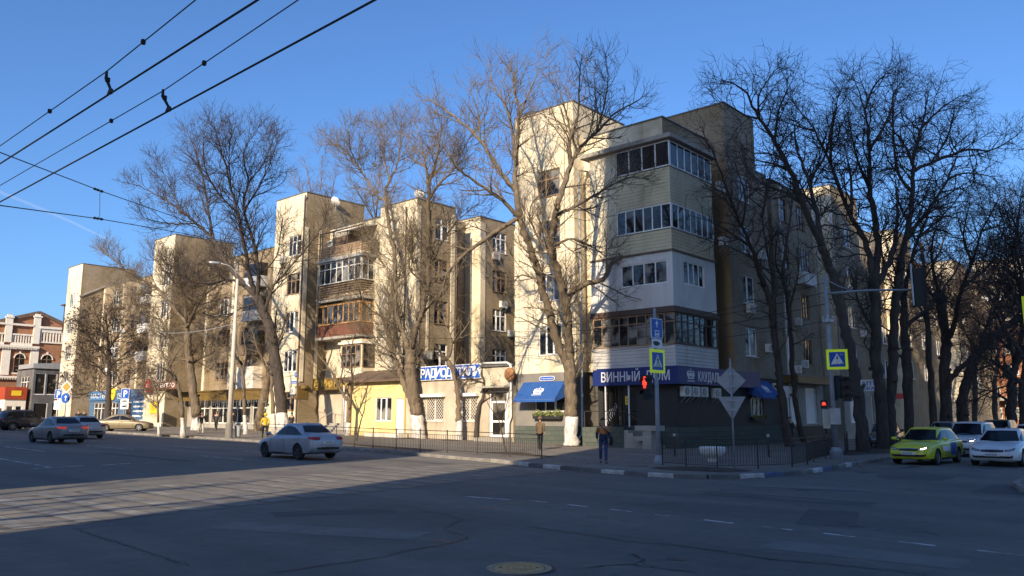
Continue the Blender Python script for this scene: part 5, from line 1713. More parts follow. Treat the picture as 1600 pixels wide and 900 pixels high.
        ([(-14.27, 47.5, 17.02), (-13.33, 47.79, 18.59), (-12.72, 47.87, 20.02)], 0.08, 0.02),
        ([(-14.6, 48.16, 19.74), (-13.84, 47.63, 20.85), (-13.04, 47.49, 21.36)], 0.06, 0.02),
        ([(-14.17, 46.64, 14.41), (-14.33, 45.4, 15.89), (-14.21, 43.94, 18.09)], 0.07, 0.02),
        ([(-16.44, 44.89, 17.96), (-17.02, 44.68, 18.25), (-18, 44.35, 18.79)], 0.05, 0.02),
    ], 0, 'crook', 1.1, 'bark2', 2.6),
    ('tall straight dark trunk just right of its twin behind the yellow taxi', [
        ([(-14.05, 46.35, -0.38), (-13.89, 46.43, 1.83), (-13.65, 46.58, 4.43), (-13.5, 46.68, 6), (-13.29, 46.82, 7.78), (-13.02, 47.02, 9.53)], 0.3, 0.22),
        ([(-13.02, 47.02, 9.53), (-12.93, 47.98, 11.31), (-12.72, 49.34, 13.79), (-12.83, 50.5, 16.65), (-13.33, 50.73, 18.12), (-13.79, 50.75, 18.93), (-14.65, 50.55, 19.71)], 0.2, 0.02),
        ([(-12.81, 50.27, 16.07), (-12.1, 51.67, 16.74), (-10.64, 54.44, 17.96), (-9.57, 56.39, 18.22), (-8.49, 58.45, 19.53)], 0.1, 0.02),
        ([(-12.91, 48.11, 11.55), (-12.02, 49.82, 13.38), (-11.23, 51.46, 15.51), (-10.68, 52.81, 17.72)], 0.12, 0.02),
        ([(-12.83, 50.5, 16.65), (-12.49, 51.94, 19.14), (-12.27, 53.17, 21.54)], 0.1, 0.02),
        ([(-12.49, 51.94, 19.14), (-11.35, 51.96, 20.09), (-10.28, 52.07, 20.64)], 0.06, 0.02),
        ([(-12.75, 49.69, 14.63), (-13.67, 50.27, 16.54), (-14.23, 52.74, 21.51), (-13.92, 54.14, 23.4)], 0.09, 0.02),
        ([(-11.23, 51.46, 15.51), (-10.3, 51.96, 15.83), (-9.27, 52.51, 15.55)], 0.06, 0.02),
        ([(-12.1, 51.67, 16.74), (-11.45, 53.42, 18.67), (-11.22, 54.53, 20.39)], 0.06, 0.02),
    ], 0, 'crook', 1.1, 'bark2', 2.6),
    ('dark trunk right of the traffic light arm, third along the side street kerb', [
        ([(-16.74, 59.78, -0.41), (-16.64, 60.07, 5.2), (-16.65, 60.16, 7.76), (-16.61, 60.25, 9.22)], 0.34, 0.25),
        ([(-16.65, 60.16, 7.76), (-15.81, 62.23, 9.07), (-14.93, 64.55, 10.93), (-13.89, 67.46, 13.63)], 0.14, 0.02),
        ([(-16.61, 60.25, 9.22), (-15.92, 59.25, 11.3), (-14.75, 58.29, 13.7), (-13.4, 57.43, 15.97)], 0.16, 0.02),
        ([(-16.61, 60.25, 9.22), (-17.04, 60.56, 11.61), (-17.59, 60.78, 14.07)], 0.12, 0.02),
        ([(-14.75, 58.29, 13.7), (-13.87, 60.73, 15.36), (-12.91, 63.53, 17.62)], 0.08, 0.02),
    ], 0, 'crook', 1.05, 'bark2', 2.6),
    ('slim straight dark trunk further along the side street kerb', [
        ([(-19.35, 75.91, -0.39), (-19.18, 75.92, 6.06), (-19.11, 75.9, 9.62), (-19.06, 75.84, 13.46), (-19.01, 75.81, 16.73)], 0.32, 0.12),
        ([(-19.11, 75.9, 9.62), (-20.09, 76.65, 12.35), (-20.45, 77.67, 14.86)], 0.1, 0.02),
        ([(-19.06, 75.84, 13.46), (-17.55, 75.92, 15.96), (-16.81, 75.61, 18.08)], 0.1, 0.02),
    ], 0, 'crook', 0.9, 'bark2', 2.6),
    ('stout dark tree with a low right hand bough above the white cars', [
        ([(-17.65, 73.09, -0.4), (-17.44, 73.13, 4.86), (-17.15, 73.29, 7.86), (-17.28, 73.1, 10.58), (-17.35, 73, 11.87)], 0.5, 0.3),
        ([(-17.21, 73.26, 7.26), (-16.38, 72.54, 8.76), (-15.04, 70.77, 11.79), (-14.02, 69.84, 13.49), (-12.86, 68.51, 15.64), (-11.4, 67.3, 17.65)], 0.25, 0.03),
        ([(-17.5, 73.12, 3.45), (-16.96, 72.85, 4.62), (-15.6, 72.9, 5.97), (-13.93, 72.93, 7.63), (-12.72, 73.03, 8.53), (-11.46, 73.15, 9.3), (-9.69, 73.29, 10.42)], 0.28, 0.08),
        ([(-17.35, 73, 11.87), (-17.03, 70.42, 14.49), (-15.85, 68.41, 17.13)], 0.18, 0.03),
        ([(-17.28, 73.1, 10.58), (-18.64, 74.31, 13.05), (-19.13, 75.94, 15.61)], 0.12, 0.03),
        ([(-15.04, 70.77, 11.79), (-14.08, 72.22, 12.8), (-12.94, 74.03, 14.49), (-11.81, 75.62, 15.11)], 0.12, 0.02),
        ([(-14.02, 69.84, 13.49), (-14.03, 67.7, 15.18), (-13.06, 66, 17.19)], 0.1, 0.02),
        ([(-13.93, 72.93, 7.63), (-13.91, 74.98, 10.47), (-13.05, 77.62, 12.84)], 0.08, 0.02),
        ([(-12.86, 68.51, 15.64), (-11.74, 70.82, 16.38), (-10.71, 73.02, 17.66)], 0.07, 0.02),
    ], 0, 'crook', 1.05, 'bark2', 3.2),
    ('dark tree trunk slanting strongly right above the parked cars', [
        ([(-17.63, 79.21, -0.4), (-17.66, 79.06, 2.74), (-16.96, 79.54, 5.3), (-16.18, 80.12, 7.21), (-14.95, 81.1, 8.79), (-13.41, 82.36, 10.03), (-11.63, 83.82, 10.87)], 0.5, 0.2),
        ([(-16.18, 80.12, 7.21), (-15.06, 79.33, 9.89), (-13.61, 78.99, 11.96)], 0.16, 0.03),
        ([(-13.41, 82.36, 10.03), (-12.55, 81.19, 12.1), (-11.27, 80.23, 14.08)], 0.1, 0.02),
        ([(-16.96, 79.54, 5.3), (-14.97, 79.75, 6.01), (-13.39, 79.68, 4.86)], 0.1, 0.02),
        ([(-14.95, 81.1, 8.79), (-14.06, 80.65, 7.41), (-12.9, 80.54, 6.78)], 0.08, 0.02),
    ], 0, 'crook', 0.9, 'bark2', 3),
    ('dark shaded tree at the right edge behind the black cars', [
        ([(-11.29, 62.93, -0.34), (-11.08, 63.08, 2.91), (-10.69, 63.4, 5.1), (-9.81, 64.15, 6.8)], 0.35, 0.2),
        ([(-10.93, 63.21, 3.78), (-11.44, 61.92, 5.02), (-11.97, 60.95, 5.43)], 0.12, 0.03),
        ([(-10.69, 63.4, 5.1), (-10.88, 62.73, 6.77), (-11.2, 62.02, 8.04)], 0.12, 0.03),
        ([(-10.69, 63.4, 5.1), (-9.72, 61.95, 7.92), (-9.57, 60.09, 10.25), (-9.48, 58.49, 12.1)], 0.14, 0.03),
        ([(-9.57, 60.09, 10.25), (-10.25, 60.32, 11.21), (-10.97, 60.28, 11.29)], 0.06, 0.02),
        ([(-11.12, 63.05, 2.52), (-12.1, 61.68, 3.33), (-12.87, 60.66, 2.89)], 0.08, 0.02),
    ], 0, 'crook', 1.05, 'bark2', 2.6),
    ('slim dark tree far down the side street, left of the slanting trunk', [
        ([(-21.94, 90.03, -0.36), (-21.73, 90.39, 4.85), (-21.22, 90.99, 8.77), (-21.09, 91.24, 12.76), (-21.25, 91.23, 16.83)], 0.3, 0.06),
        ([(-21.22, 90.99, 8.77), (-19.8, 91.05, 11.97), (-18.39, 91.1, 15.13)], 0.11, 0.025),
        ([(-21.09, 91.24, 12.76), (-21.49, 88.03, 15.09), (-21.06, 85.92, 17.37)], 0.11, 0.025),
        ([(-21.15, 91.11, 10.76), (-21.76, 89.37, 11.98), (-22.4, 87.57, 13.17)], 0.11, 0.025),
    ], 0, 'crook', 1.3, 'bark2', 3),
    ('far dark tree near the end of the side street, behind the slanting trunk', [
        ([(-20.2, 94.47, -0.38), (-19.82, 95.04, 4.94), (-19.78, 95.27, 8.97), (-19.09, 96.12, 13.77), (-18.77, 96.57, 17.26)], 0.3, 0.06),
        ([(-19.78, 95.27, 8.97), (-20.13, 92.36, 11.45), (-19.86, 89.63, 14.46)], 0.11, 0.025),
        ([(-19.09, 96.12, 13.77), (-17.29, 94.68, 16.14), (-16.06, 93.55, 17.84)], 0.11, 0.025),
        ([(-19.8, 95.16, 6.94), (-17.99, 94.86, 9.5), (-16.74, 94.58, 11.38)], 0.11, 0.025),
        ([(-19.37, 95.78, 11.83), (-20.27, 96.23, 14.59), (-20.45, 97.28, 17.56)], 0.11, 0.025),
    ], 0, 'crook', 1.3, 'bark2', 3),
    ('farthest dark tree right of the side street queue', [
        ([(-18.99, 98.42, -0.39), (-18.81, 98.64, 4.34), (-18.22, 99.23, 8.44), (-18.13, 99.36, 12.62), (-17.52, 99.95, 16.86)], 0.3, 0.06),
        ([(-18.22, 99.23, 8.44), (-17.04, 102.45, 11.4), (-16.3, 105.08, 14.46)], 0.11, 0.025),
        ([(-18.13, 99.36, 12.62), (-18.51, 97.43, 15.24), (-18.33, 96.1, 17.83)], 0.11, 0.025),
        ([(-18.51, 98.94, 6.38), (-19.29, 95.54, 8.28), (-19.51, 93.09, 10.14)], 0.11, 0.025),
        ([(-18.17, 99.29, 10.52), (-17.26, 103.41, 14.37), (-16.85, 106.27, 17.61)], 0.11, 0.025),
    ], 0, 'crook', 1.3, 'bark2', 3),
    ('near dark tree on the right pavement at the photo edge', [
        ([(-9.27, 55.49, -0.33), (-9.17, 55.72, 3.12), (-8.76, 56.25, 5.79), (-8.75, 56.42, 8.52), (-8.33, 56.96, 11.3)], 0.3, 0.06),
        ([(-8.89, 56.09, 4.98), (-9.8, 56.73, 6.67), (-10.34, 57.78, 8.81)], 0.11, 0.025),
        ([(-8.76, 56.35, 7.42), (-9.37, 56.56, 9.38), (-9.63, 57.07, 11.5)], 0.11, 0.025),
        ([(-8.75, 56.42, 8.52), (-9.17, 58.51, 11.65), (-9.74, 59.84, 14.07)], 0.11, 0.025),
        ([(-9.13, 55.77, 3.39), (-9.78, 54.61, 4.42), (-10.26, 53.85, 4.78)], 0.11, 0.025),
        ([(-8.5, 56.74, 10.18), (-9.01, 58.13, 12.81), (-8.91, 60.07, 15.69)], 0.11, 0.025),
    ], 0, 'crook', 1.3, 'bark2', 3),
    ('pale bare treetop rising behind the roof of the balcony building', [
        ([(-90.12, 62.99, 0.39), (-91.51, 62.79, 21.54), (-92.42, 62.35, 28.81), (-93.1, 61.98, 33.46), (-93.69, 61.61, 36.47)], 0.3, 0.03),
        ([(-92.42, 62.35, 28.81), (-95.57, 62.19, 33.05), (-97.8, 61.93, 35.79)], 0.09, 0.02),
        ([(-91.96, 62.57, 25.15), (-89.44, 62.83, 30.21), (-88.29, 62.59, 33.55)], 0.1, 0.02),
        ([(-92.32, 62.4, 28.08), (-90.85, 62.16, 32.14), (-89.98, 61.72, 35.34)], 0.08, 0.02),
    ], 0, 'ash', 1.1, 'bark', 2.6),
    ('bare treetop behind the roof between the two brick blocks', [
        ([(-78.85, 63.55, 0.27), (-79.22, 63.26, 20.1), (-79.47, 63.05, 25.93), (-79.91, 62.66, 29.32)], 0.3, 0.05),
        ([(-79.47, 63.05, 25.93), (-78.98, 60.23, 28.64), (-78.67, 58.44, 30.26)], 0.1, 0.02),
        ([(-79.44, 63.07, 25.35), (-79.9, 65.83, 29.97), (-80.42, 67.27, 33.02)], 0.1, 0.02),
        ([(-79.51, 63.01, 26.27), (-81.18, 64.66, 31.71), (-82.21, 65.7, 35.26)], 0.08, 0.02),
    ], 0, 'ash', 1, 'bark', 2.6),
]
# ---------------------------------------------------------------- tree builder
class Tubes:
    """collects many thin poly-lines and turns them into one mesh with numpy"""
    def __init__(s):
        s.g = {}
    def add(s, pts, rad, n):
        s.g.setdefault((len(pts), n), []).append((pts, rad))
    def build(s, name, m, parent, base):
        V, F, off = [], [], 0
        for (k, n), lst in s.g.items():
            P = np.array([[tuple(p) for p in a[0]] for a in lst], dtype=np.float64) - np.array(tuple(base))
            Rr = np.array([a[1] for a in lst], dtype=np.float64)
            T = np.empty_like(P)
            T[:, 1:-1] = P[:, 2:] - P[:, :-2]
            T[:, 0] = P[:, 1] - P[:, 0]
            T[:, -1] = P[:, -1] - P[:, -2]
            T /= np.linalg.norm(T, axis=2, keepdims=True) + 1e-9
            ref = np.where(np.abs(T[:, :1, 2:3]) > 0.8, np.array([[[1.0, .1, 0]]]), np.array([[[0.1, .05, 1.0]]]))
            X = np.cross(T, np.broadcast_to(ref, T.shape))
            X /= np.linalg.norm(X, axis=2, keepdims=True) + 1e-9
            Y = np.cross(T, X)
            an = np.arange(n) * 2 * np.pi / n
            ring = P[:, :, None, :] + Rr[:, :, None, None] * (X[:, :, None, :] * np.cos(an)[None, None, :, None] + Y[:, :, None, :] * np.sin(an)[None, None, :, None])
            N = len(lst)
            V.append(ring.reshape(-1, 3))
            idx = (np.arange(N * k * n).reshape(N, k, n)) + off
            a = idx[:, :-1, :]
            b = np.roll(idx, -1, axis=2)[:, :-1, :]
            c = np.roll(idx, -1, axis=2)[:, 1:, :]
            d = idx[:, 1:, :]
            F.append(np.stack([a, b, c, d], axis=-1).reshape(-1, 4))
            off += N * k * n
        V = np.concatenate(V)
        F = np.concatenate(F)
        me = bpy.data.meshes.new(name)
        me.vertices.add(len(V))
        me.vertices.foreach_set('co', V.astype(np.float32).ravel())
        me.loops.add(F.size)
        me.loops.foreach_set('vertex_index', F.astype(np.int32).ravel())
        me.polygons.add(len(F))
        me.polygons.foreach_set('loop_start', np.arange(0, F.size, 4, dtype=np.int32))
        me.polygons.foreach_set('loop_total', np.full(len(F), 4, dtype=np.int32))
        me.polygons.foreach_set('use_smooth', np.ones(len(F), dtype=bool))
        me.update(calc_edges=True)
        me.materials.append(m)
        return link(name, me, parent)

def rvec(rr):
    while True:
        v = Vector((rr.uniform(-1, 1), rr.uniform(-1, 1), rr.uniform(-1, 1)))
        if 0.1 < v.length < 1:
            return v.normalized()

STY = {  # angle, wiggle, up pull, level-2/3 rates
    'ash': dict(ang=0.78, wig=0.22, up=0.12, r=(2.2, 2.9, 2.2), ln=(1.05, 0.55, 0.33)),
    'crook': dict(ang=0.9, wig=0.42, up=0.05, r=(2.5, 3.2, 2.4), ln=(1.05, 0.55, 0.34)),
    'leafy': dict(ang=0.8, wig=0.25, up=0.08, r=(2.4, 2.8, 2.8), ln=(0.8, 0.5, 0.3)),
}
def curve_pts(pts, per):
    """Catmull-Rom through the limb points"""
    P = [Vector(p) for p in pts]
    if len(P) < 3:
        return [P[0] + (P[-1] - P[0]) * i / per for i in range(per + 1)]
    out = []
    for i in range(len(P) - 1):
        p0, p1, p2, p3 = P[max(i - 1, 0)], P[i], P[i + 1], P[min(i + 2, len(P) - 1)]
        for k in range(per):
            t = k / per
            out.append((p1 * 2 + (p2 - p0) * t + (p0 * 2 - p1 * 5 + p2 * 4 - p3) * t * t + (p1 * 3 - p0 - p2 * 3 + p3) * t ** 3) * 0.5)
    out.append(P[-1])
    return out

def make_tree(label, limbs, wash, style, dens, bark, l1, seed):
    rr = random.Random(seed)
    st = STY[style]
    base = Vector(limbs[0][0][0])
    t = thing('tree', label, 'tree', base)
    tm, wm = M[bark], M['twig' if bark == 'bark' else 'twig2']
    tr = MB()
    tw = Tubes()
    zw = base.z + 0.15 + wash
    leaves = MB() if style == 'leafy' else None
    def twig(p, d, L, r0, lvl):
        n = (4, 4, 3)[lvl]
        pts, rad = [p], [r0]
        d = d.normalized()
        for i in range(n - 1):
            d = (d + rvec(rr) * st['wig'] + Vector((0, 0, st['up'] * (1.3 if lvl else 1.0)))).normalized()
            p = p + d * (L / (n - 1))
            pts.append(p)
            rad.append(max(r0 * (1 - 0.62 * (i + 1) / (n - 1)), 0.005))
        tw.add(pts, rad, 4 if lvl == 0 else 3)
        if leaves is not None and lvl >= 1 and rr.random() < 0.2:
            for q in range(rr.randint(2, 5)):
                c = pts[-1] + rvec(rr) * 0.14
                a, b_ = rvec(rr) * rr.uniform(.06, .14), rvec(rr) * rr.uniform(.05, .11)
                leaves.quad(c - a, c + b_, c + a, c - b_)
        if lvl < 2:
            m = int(L * st['r'][lvl + 1] * dens + rr.random())
            for q in range(m):
                u = rr.uniform(0.15, 1.0) ** 0.8 * (n - 1)
                i = min(int(u), n - 2)
                f = u - i
                o = pts[i].lerp(pts[i + 1], f)
                dd = (pts[i + 1] - pts[i]).normalized()
                a = rvec(rr)
                a = (a - dd * a.dot(dd)).normalized()
                an = st['ang'] * rr.uniform(0.6, 1.35)
                nd = dd * math.cos(an) + a * math.sin(an)
                twig(o, nd, l1 * st['ln'][lvl + 1] * rr.uniform(0.55, 1.25) * (1.1 - 0.35 * u / (n - 1)), max((0.014, 0.0105)[lvl], min(rad[i] * 0.65, (0.021, 0.0135)[lvl])), lvl + 1)
    twk = 1.0
    for li, (pts, r0, r1) in enumerate(limbs):
        if li and r0 < 0.17:
            r0, r1 = r0 * 1.3, r1 * 1.25
        per = 7 if r0 > .2 else 5
        P = curve_pts(pts, per)
        for i in range(1, len(P) - 1):
            P[i] = P[i] + rvec(rr) * min(0.06, r0 * 0.25)
        n = len(P)
        rad = [(r0 + (r1 - r0) * (i / (n - 1)) ** 0.85) * (1 + rr.uniform(-.09, .11)) for i in range(n)]
        sides = 12 if r0 > 0.2 else (8 if r0 > 0.08 else 6)
        if li == 0:
            for i in range(n):
                h = P[i].z - base.z
                rad[i] *= 1 + 0.32 * math.exp(-max(h, 0) / 0.45)
            if wash:
                # split the trunk where the lime wash ends
                j = next(i for i in range(n) if P[i].z > zw)
                f = (zw - P[j - 1].z) / (P[j].z - P[j - 1].z)
                cut = P[j - 1].lerp(P[j], f)
                cr = rad[j - 1] + (rad[j] - rad[j - 1]) * f
                tr.tube(P[:j] + [cut], rad[:j] + [cr], sides, 1)
                tr.tube([cut] + P[j:], [cr] + rad[j:], sides, 0)
            else:
                tr.tube(P, rad, sides, 0)
        else:
            tr.tube(P, rad, sides, 0)
        if r0 > 0.12:
            for q in range(rr.randint(1, 4)):
                i = rr.randint(1, n - 2)
                a = rvec(rr)
                dd = (P[i + 1] - P[i]).normalized()
                a = (a - dd * a.dot(dd)).normalized()
                if P[i].z < zw + .6:
                    continue
                tr.tube([P[i] + a * rad[i] * .6, P[i] + a * rad[i] * 1.15 + dd * .03, P[i] + a * (rad[i] * 1.2 + rr.uniform(.03, .22)) + dd * .08], [rad[i] * .42, rad[i] * .34, rad[i] * .26], 7, 0)
        # branches off the limb
        seg = [(P[i + 1] - P[i]).length for i in range(n - 1)]
        tot = sum(seg)
        t0 = 0.55 * tot if li == 0 else 0.12 * tot
        m = int((tot - t0) * st['r'][0] * dens * (0.45 if li == 0 else 1.0)) + 2
        for q in range(m):
            s_ = t0 + (tot - t0) * (q + rr.random()) / m
            i, acc = 0, 0.0
            while i < n - 2 and acc + seg[i] < s_:
                acc += seg[i]
                i += 1
            o = P[i].lerp(P[i + 1], min(1.0, (s_ - acc) / max(seg[i], 1e-6)))
            dd = (P[i + 1] - P[i]).normalized()
            a = rvec(rr)
            a = (a - dd * a.dot(dd)).normalized()
            an = st['ang'] * rr.uniform(0.6, 1.4)
            nd = dd * math.cos(an) + a * math.sin(an)
            f = s_ / tot
            twig(o, nd, l1 * rr.uniform(0.5, 1.2) * (1.2 - 0.72 * f), max(0.013, min(rad[i] * 0.55, 0.05)), 0)
        dd = (P[-1] - P[-2]).normalized()
        if r1 < 0.06:
            for q in range(3):
                twig(P[-1], (dd + rvec(rr) * 0.4).normalized(), l1 * rr.uniform(0.22, 0.42), max(0.012, r1 * 0.8), 0)
    for i, v in enumerate(tr.v):
        tr.v[i] = (v[0] - base.x, v[1] - base.y, v[2] - base.z)
    tr.build('trunk', [tm, M['limewash']], t, True)
    tw.build('crown', wm, t, base)
    if leaves:
        for i, v in enumerate(leaves.v):
            leaves.v[i] = tuple(Vector(v) - base)
        leaves.build('dry_leaf', M['leafdead'], t)['kind'] = 'stuff'
    return t
# unseen trees added on the near pavement so their shadows streak the sunlit strip
for lb, x, y in (('bare tree added behind the viewer to streak the sunlit strip with shadow, left one', -13.2, -7.6), ('bare tree added behind the viewer to streak the sunlit strip with shadow, right one', -10.3, -8.4)):
    z = gz(x, y)
    TREES.append((lb, [([(x, y, z - .1), (x + .1, y, z + 1.6), (x - .05, y + .1, z + 3.2), (x + .1, y, z + 4.6)], .2, .14),
                       ([(x + .1, y, z + 4.6), (x + .7, y + .3, z + 6.4), (x + 1.2, y + .4, z + 8.4)], .11, .03), ([(x + .05, y, z + 4.2), (x - .8, y - .3, z + 6.0), (x - 1.2, y - .2, z + 8.0)], .11, .03),
                       ([(x, y, z + 3.4), (x - .5, y + 1.0, z + 4.6), (x - .8, y + 1.8, z + 5.6)], .07, .02), ([(x, y, z + 3.6), (x + .9, y - .6, z + 4.6), (x + 1.6, y - .9, z + 5.6)], .07, .02)], 1.2, 'ash', 0.8, 'bark', 1.6))
for _i, (lb, limbs, wash, style, dens, bark, l1) in enumerate(TREES):
    make_tree(lb, limbs, wash, style, dens, bark, l1, 100 + _i)
# ================================================================ SIGNS, LAMPS, FENCES, WIRES
def face_cam(x, y):
    """yaw that turns a local -Y face towards the crossing"""
    return math.atan2(y, x) - R(90) + R(180) - R(180) if False else math.atan2(-y, -x) + R(90)

# ---- air conditioners
def make_ac(w=0.8, h=0.55):
    b = MB()
    b.box(-w / 2, w / 2, -.34, -.04, 0, h)
    b.box(-w / 2 + .01, w / 2 - .01, -.335, -.05, h, h + .012)
    b.box(w / 2, w / 2 + .03, -.25, -.12, .1, h - .15)
    casing = b.mesh('casing', M['ac'])
    g = MB()
    cx = -w * .12
    g.lathe([(0.0, .352), (h * .40, .352), (h * .40, .338)], (cx, 0, h / 2), 20, axis='y')
    gr = g.mesh('fan_grille', M['acdark'])
    s = MB()
    for k in range(5):
        r = h * .08 * (k + 1)
        s.lathe([(r - .006, .356), (r + .006, .356)], (cx, 0, h / 2), 20, axis='y')
    for a in range(6):
        t = a * math.pi / 6
        s.bar((cx + h * .4 * math.cos(t), -.357, h / 2 + h * .4 * math.sin(t)), (cx - h * .4 * math.cos(t), -.357, h / 2 - h * .4 * math.sin(t)), .01)
    ri = s.mesh('fan_guard', M['ac'])
    k = MB()
    for x in (-w * .35, w * .35):
        k.bar((x, 0, -.03), (x, -.38, -.03), .035)
        k.bar((x, -.01, -.35), (x, -.34, -.04), .025)
    br = k.mesh('bracket', M['metal'])
    return casing, gr, ri, br
_acm = make_ac()
def ac(label, loc, side):
    t = thing('air_conditioner', label, 'air conditioner', loc, R(90) if side else 0, 'air conditioners hung on the facades')
    link('casing', _acm[0], t)
    link('fan_grille', _acm[1], t)
    link('fan_guard', _acm[2], t)
    link('bracket', _acm[3], t)
    return t
SX = -23.3
for lb, loc, side in [
    ('white air conditioner left of the top window of the middle cream stair tower', (-63.6, 40, 15.5), False),
    ('white air conditioner by the barred ground window of the middle cream stair tower', (-60.95, 40, 3.5), False),
    ('air conditioner under the eaves left of the top old wooden balcony', (-60.0, 42.7, 16.9), False),
    ('air conditioner under the topmost white window of the recessed brick wing', (-47.45, 50.9, 14.4 + .9), True),
    ('air conditioner under the second white window from the top of the brick wing', (-47.45, 51.9, 11.1), True),
    ('air conditioner right of the third window of the recessed brick wing', (-47.45, 53.0, 8.6), True),
    ('small air conditioner above the roof of the radio parts shop', (-47.4, 42.9, 6.1), True),
    ('air conditioner beside the top right end of the glazed corner bay', (SX, 46.1, 15.9), True),
    ('air conditioner beside the yellowish siding at the right end of the corner bay', (SX, 46.2, 12.3), True),
    ('air conditioner right of the third storey window of the right stair tower', (SX, 51.9, 12.3), True),
    ('air conditioner tucked right under the middle window of the right stair tower', (SX, 49.7, 8.35), True),
    ('air conditioner right of the lowest window of the right stair tower', (SX, 52.3, 5.9), True),
    ('air conditioner between the tree trunks beside the recess of the side street', (-23.75, 58.6, 8.3), True),
    ('lower air conditioner left of the enclosed loggia on the side street', (-23.75, 58.0, 4.75), True),
    ('air conditioner on the wall above the shop canopy of the side street', (-23.75, 59.4, 5.2), True),
    ('large white air conditioner just above the right end of the blue side awning', (SX - .12, 53.4, 3.3), True),
    ('leftmost air conditioner under the navy sign on the side street', (-23.42, 41.0, 2.75), True),
    ('second air conditioner from the corner under the navy sign', (-23.42, 42.0, 2.75), True),
    ('third air conditioner from the corner under the navy sign', (-23.42, 43.0, 2.75), True),
    ('brightest air conditioner at the right under the name on the navy sign', (-23.42, 44.6, 2.72), True),
    ('air conditioner on the far stair tower down the side street', (-23.4, 71.8, 8.4), True)]:
    ac(lb, loc, side)

# ---- satellite dishes
def dish(label, loc, rz, r=0.45, el=35):
    t = thing('satellite_dish', label, 'satellite dish', loc, rz)
    b = MB()
    b.lathe([(r * k / 8, 0.35 * (r * k / 8) ** 2 / r) for k in range(9)], n=24, axis='y')
    o = b.build('reflector', M['whitepaint'], t, True, (0, -.2, .25))
    o.rotation_euler = (R(-el), 0, R(180))
    b = MB()
    b.tube([(0, 0, -.5), (0, 0, .1), (0, -.2, .25)], .025, 6)
    b.build('mast', M['metal'], t)
    b = MB()
    b.tube([(0, -.25, .1), (0, -.75, .42)], .012, 5)
    b.box(-.04, .04, -.82, -.74, .38, .48)
    b.build('receiver_arm', M['metal'], t)
dish('white satellite dish on the roof beside the middle cream stair tower', (-60.1, 42.9, 20.9), R(10), .5)
dish('white satellite dish on the roof edge of the tall brick wing', (-47.9, 42.4, 19.2), R(20), .45)
dish('big white satellite dish low on the farthest brick wing above the blue shops', (-107.9, 42.8, 6.7), R(20), .8)
dish('small white satellite dish by the middle balcony of the farthest brick wing', (-104.6, 42.8, 12.0), R(25), .5)

# ---- navy fascia of the wine shop
t = thing('shop_fascia', 'long navy blue shop sign with pale lettering wrapped round the building corner', 'shop sign', (-26, 40, 3.4))
def loc_(p, t_):
    return Vector(p) - t_.location
def sub(name, b, m, t_, smooth=False):
    for i, v in enumerate(b.v):
        b.v[i] = tuple(Vector(v) - t_.location)
    return b.build(name, m, t_, smooth)
b = MB()
b.box(-28.5, -22.96, 39.70, 39.97, 3.42, 4.43)
b.box(-23.235, -22.96, 39.97, 50.25, 3.42, 4.43)
b.box(-28.95, -28.5, 39.9, 40.2, 3.42, 4.38)
sub('sign_board', b, M['fasciablue'], t)
lettering('ВИННЫЙ', .80, M['lettergrey'], t, loc_((-28.22, 39.69, 3.63), t), width=2.72, depth=.012, bold=.006)
lettering('ДОМ', .80, M['lettergrey'], t, loc_((-25.12, 39.69, 3.63), t), width=1.62, depth=.012, bold=.006)
lettering('КАУДАЛЬ', .78, M['lettergrey'], t, loc_((-22.95, 41.95, 3.62), t), rot=(R(90), 0, R(90)), width=2.75, depth=.012, bold=.008)
b = MB()
def crown(P, s):
    """small emblem: crown over a row of blocks and a base bar"""
    for (x0, x1, z0, z1) in ((-.42, .42, .0, .05), (-.34, .34, .14, .22), (-.34, -.22, .22, .5), (.22, .34, .22, .5), (-.18, -.06, .28, .46), (.06, .18, .28, .46), (-.04, .04, .3, .62),
                             (-.34, -.1, .54, .6), (.1, .34, .54, .6), (-.03, .03, .66, .74), (-.42, -.36, .3, .56), (.36, .42, .3, .56)):
        P(x0 * s, x1 * s, z0 * s, z1 * s)
crown(lambda x0, x1, z0, z1: b.box(-22.96, -22.945, 41.15 + x0, 41.15 + x1, 3.58 + z0, 3.58 + z1), 1.0)
sub('emblem', b, M['lettergrey'], t)

# ---- awnings
def awning(label, x0, x1, yw, z0, z1, out, side, motif):
    base = Vector(((x0 + x1) / 2, yw, z1)) if not side else Vector((yw, (x0 + x1) / 2, z1))
    t = thing('awning', label, 'awning', base, R(90) if side else 0, 'blue canvas awnings of the corner shop')
    w, h = (x1 - x0) / 2, z1 - z0
    b = MB()
    n = 6
    for k in range(n):
        xa, xb = -w + 2 * w * k / n, -w + 2 * w * (k + 1) / n
        b.quad((xa, -.03, 0), (xb, -.03, 0), (xb, -out, -h + .16), (xa, -out, -h + .16))
        b.quad((xa, -out, -h + .16), (xb, -out, -h + .16), (xb, -out - .01, -h), (xa, -out - .01, -h))
    for x in (-w, w):
        b.poly([(x, -.03, 0), (x, -out, -h + .16), (x, -out, -h), (x, -.03, -h + .3)])
    b.build('canvas', M['awnblue'], t)
    f = MB()
    for x in (-w + .03, w - .03):
        f.tube([(x, -.02, -h + .3), (x, -out + .01, -h + .1)], .015, 5)
    f.tube([(-w, -out + .015, -h + .15), (w, -out + .015, -h + .15)], .018, 5)
    f.build('frame', M['metal'], t)
    if motif:
        q = MB()
        dz, dy = (-h + .16), -out + .03
        ln = math.hypot(dz, dy)
        def P(xa, xb, za, zb):
            pt = lambda x, s: (x, -.03 + dy * (1 - s / ln) - .006 * 1, dz * (1 - s / ln) + .012)
            q.quad(pt(xa, za), pt(xb, za), pt(xb, zb), pt(xa, zb))
        crown(lambda a_, b_, c_, d_: P(a_, b_, .35 + c_, .35 + d_), .95)
        q.build('emblem', M['white'], t)
    return t
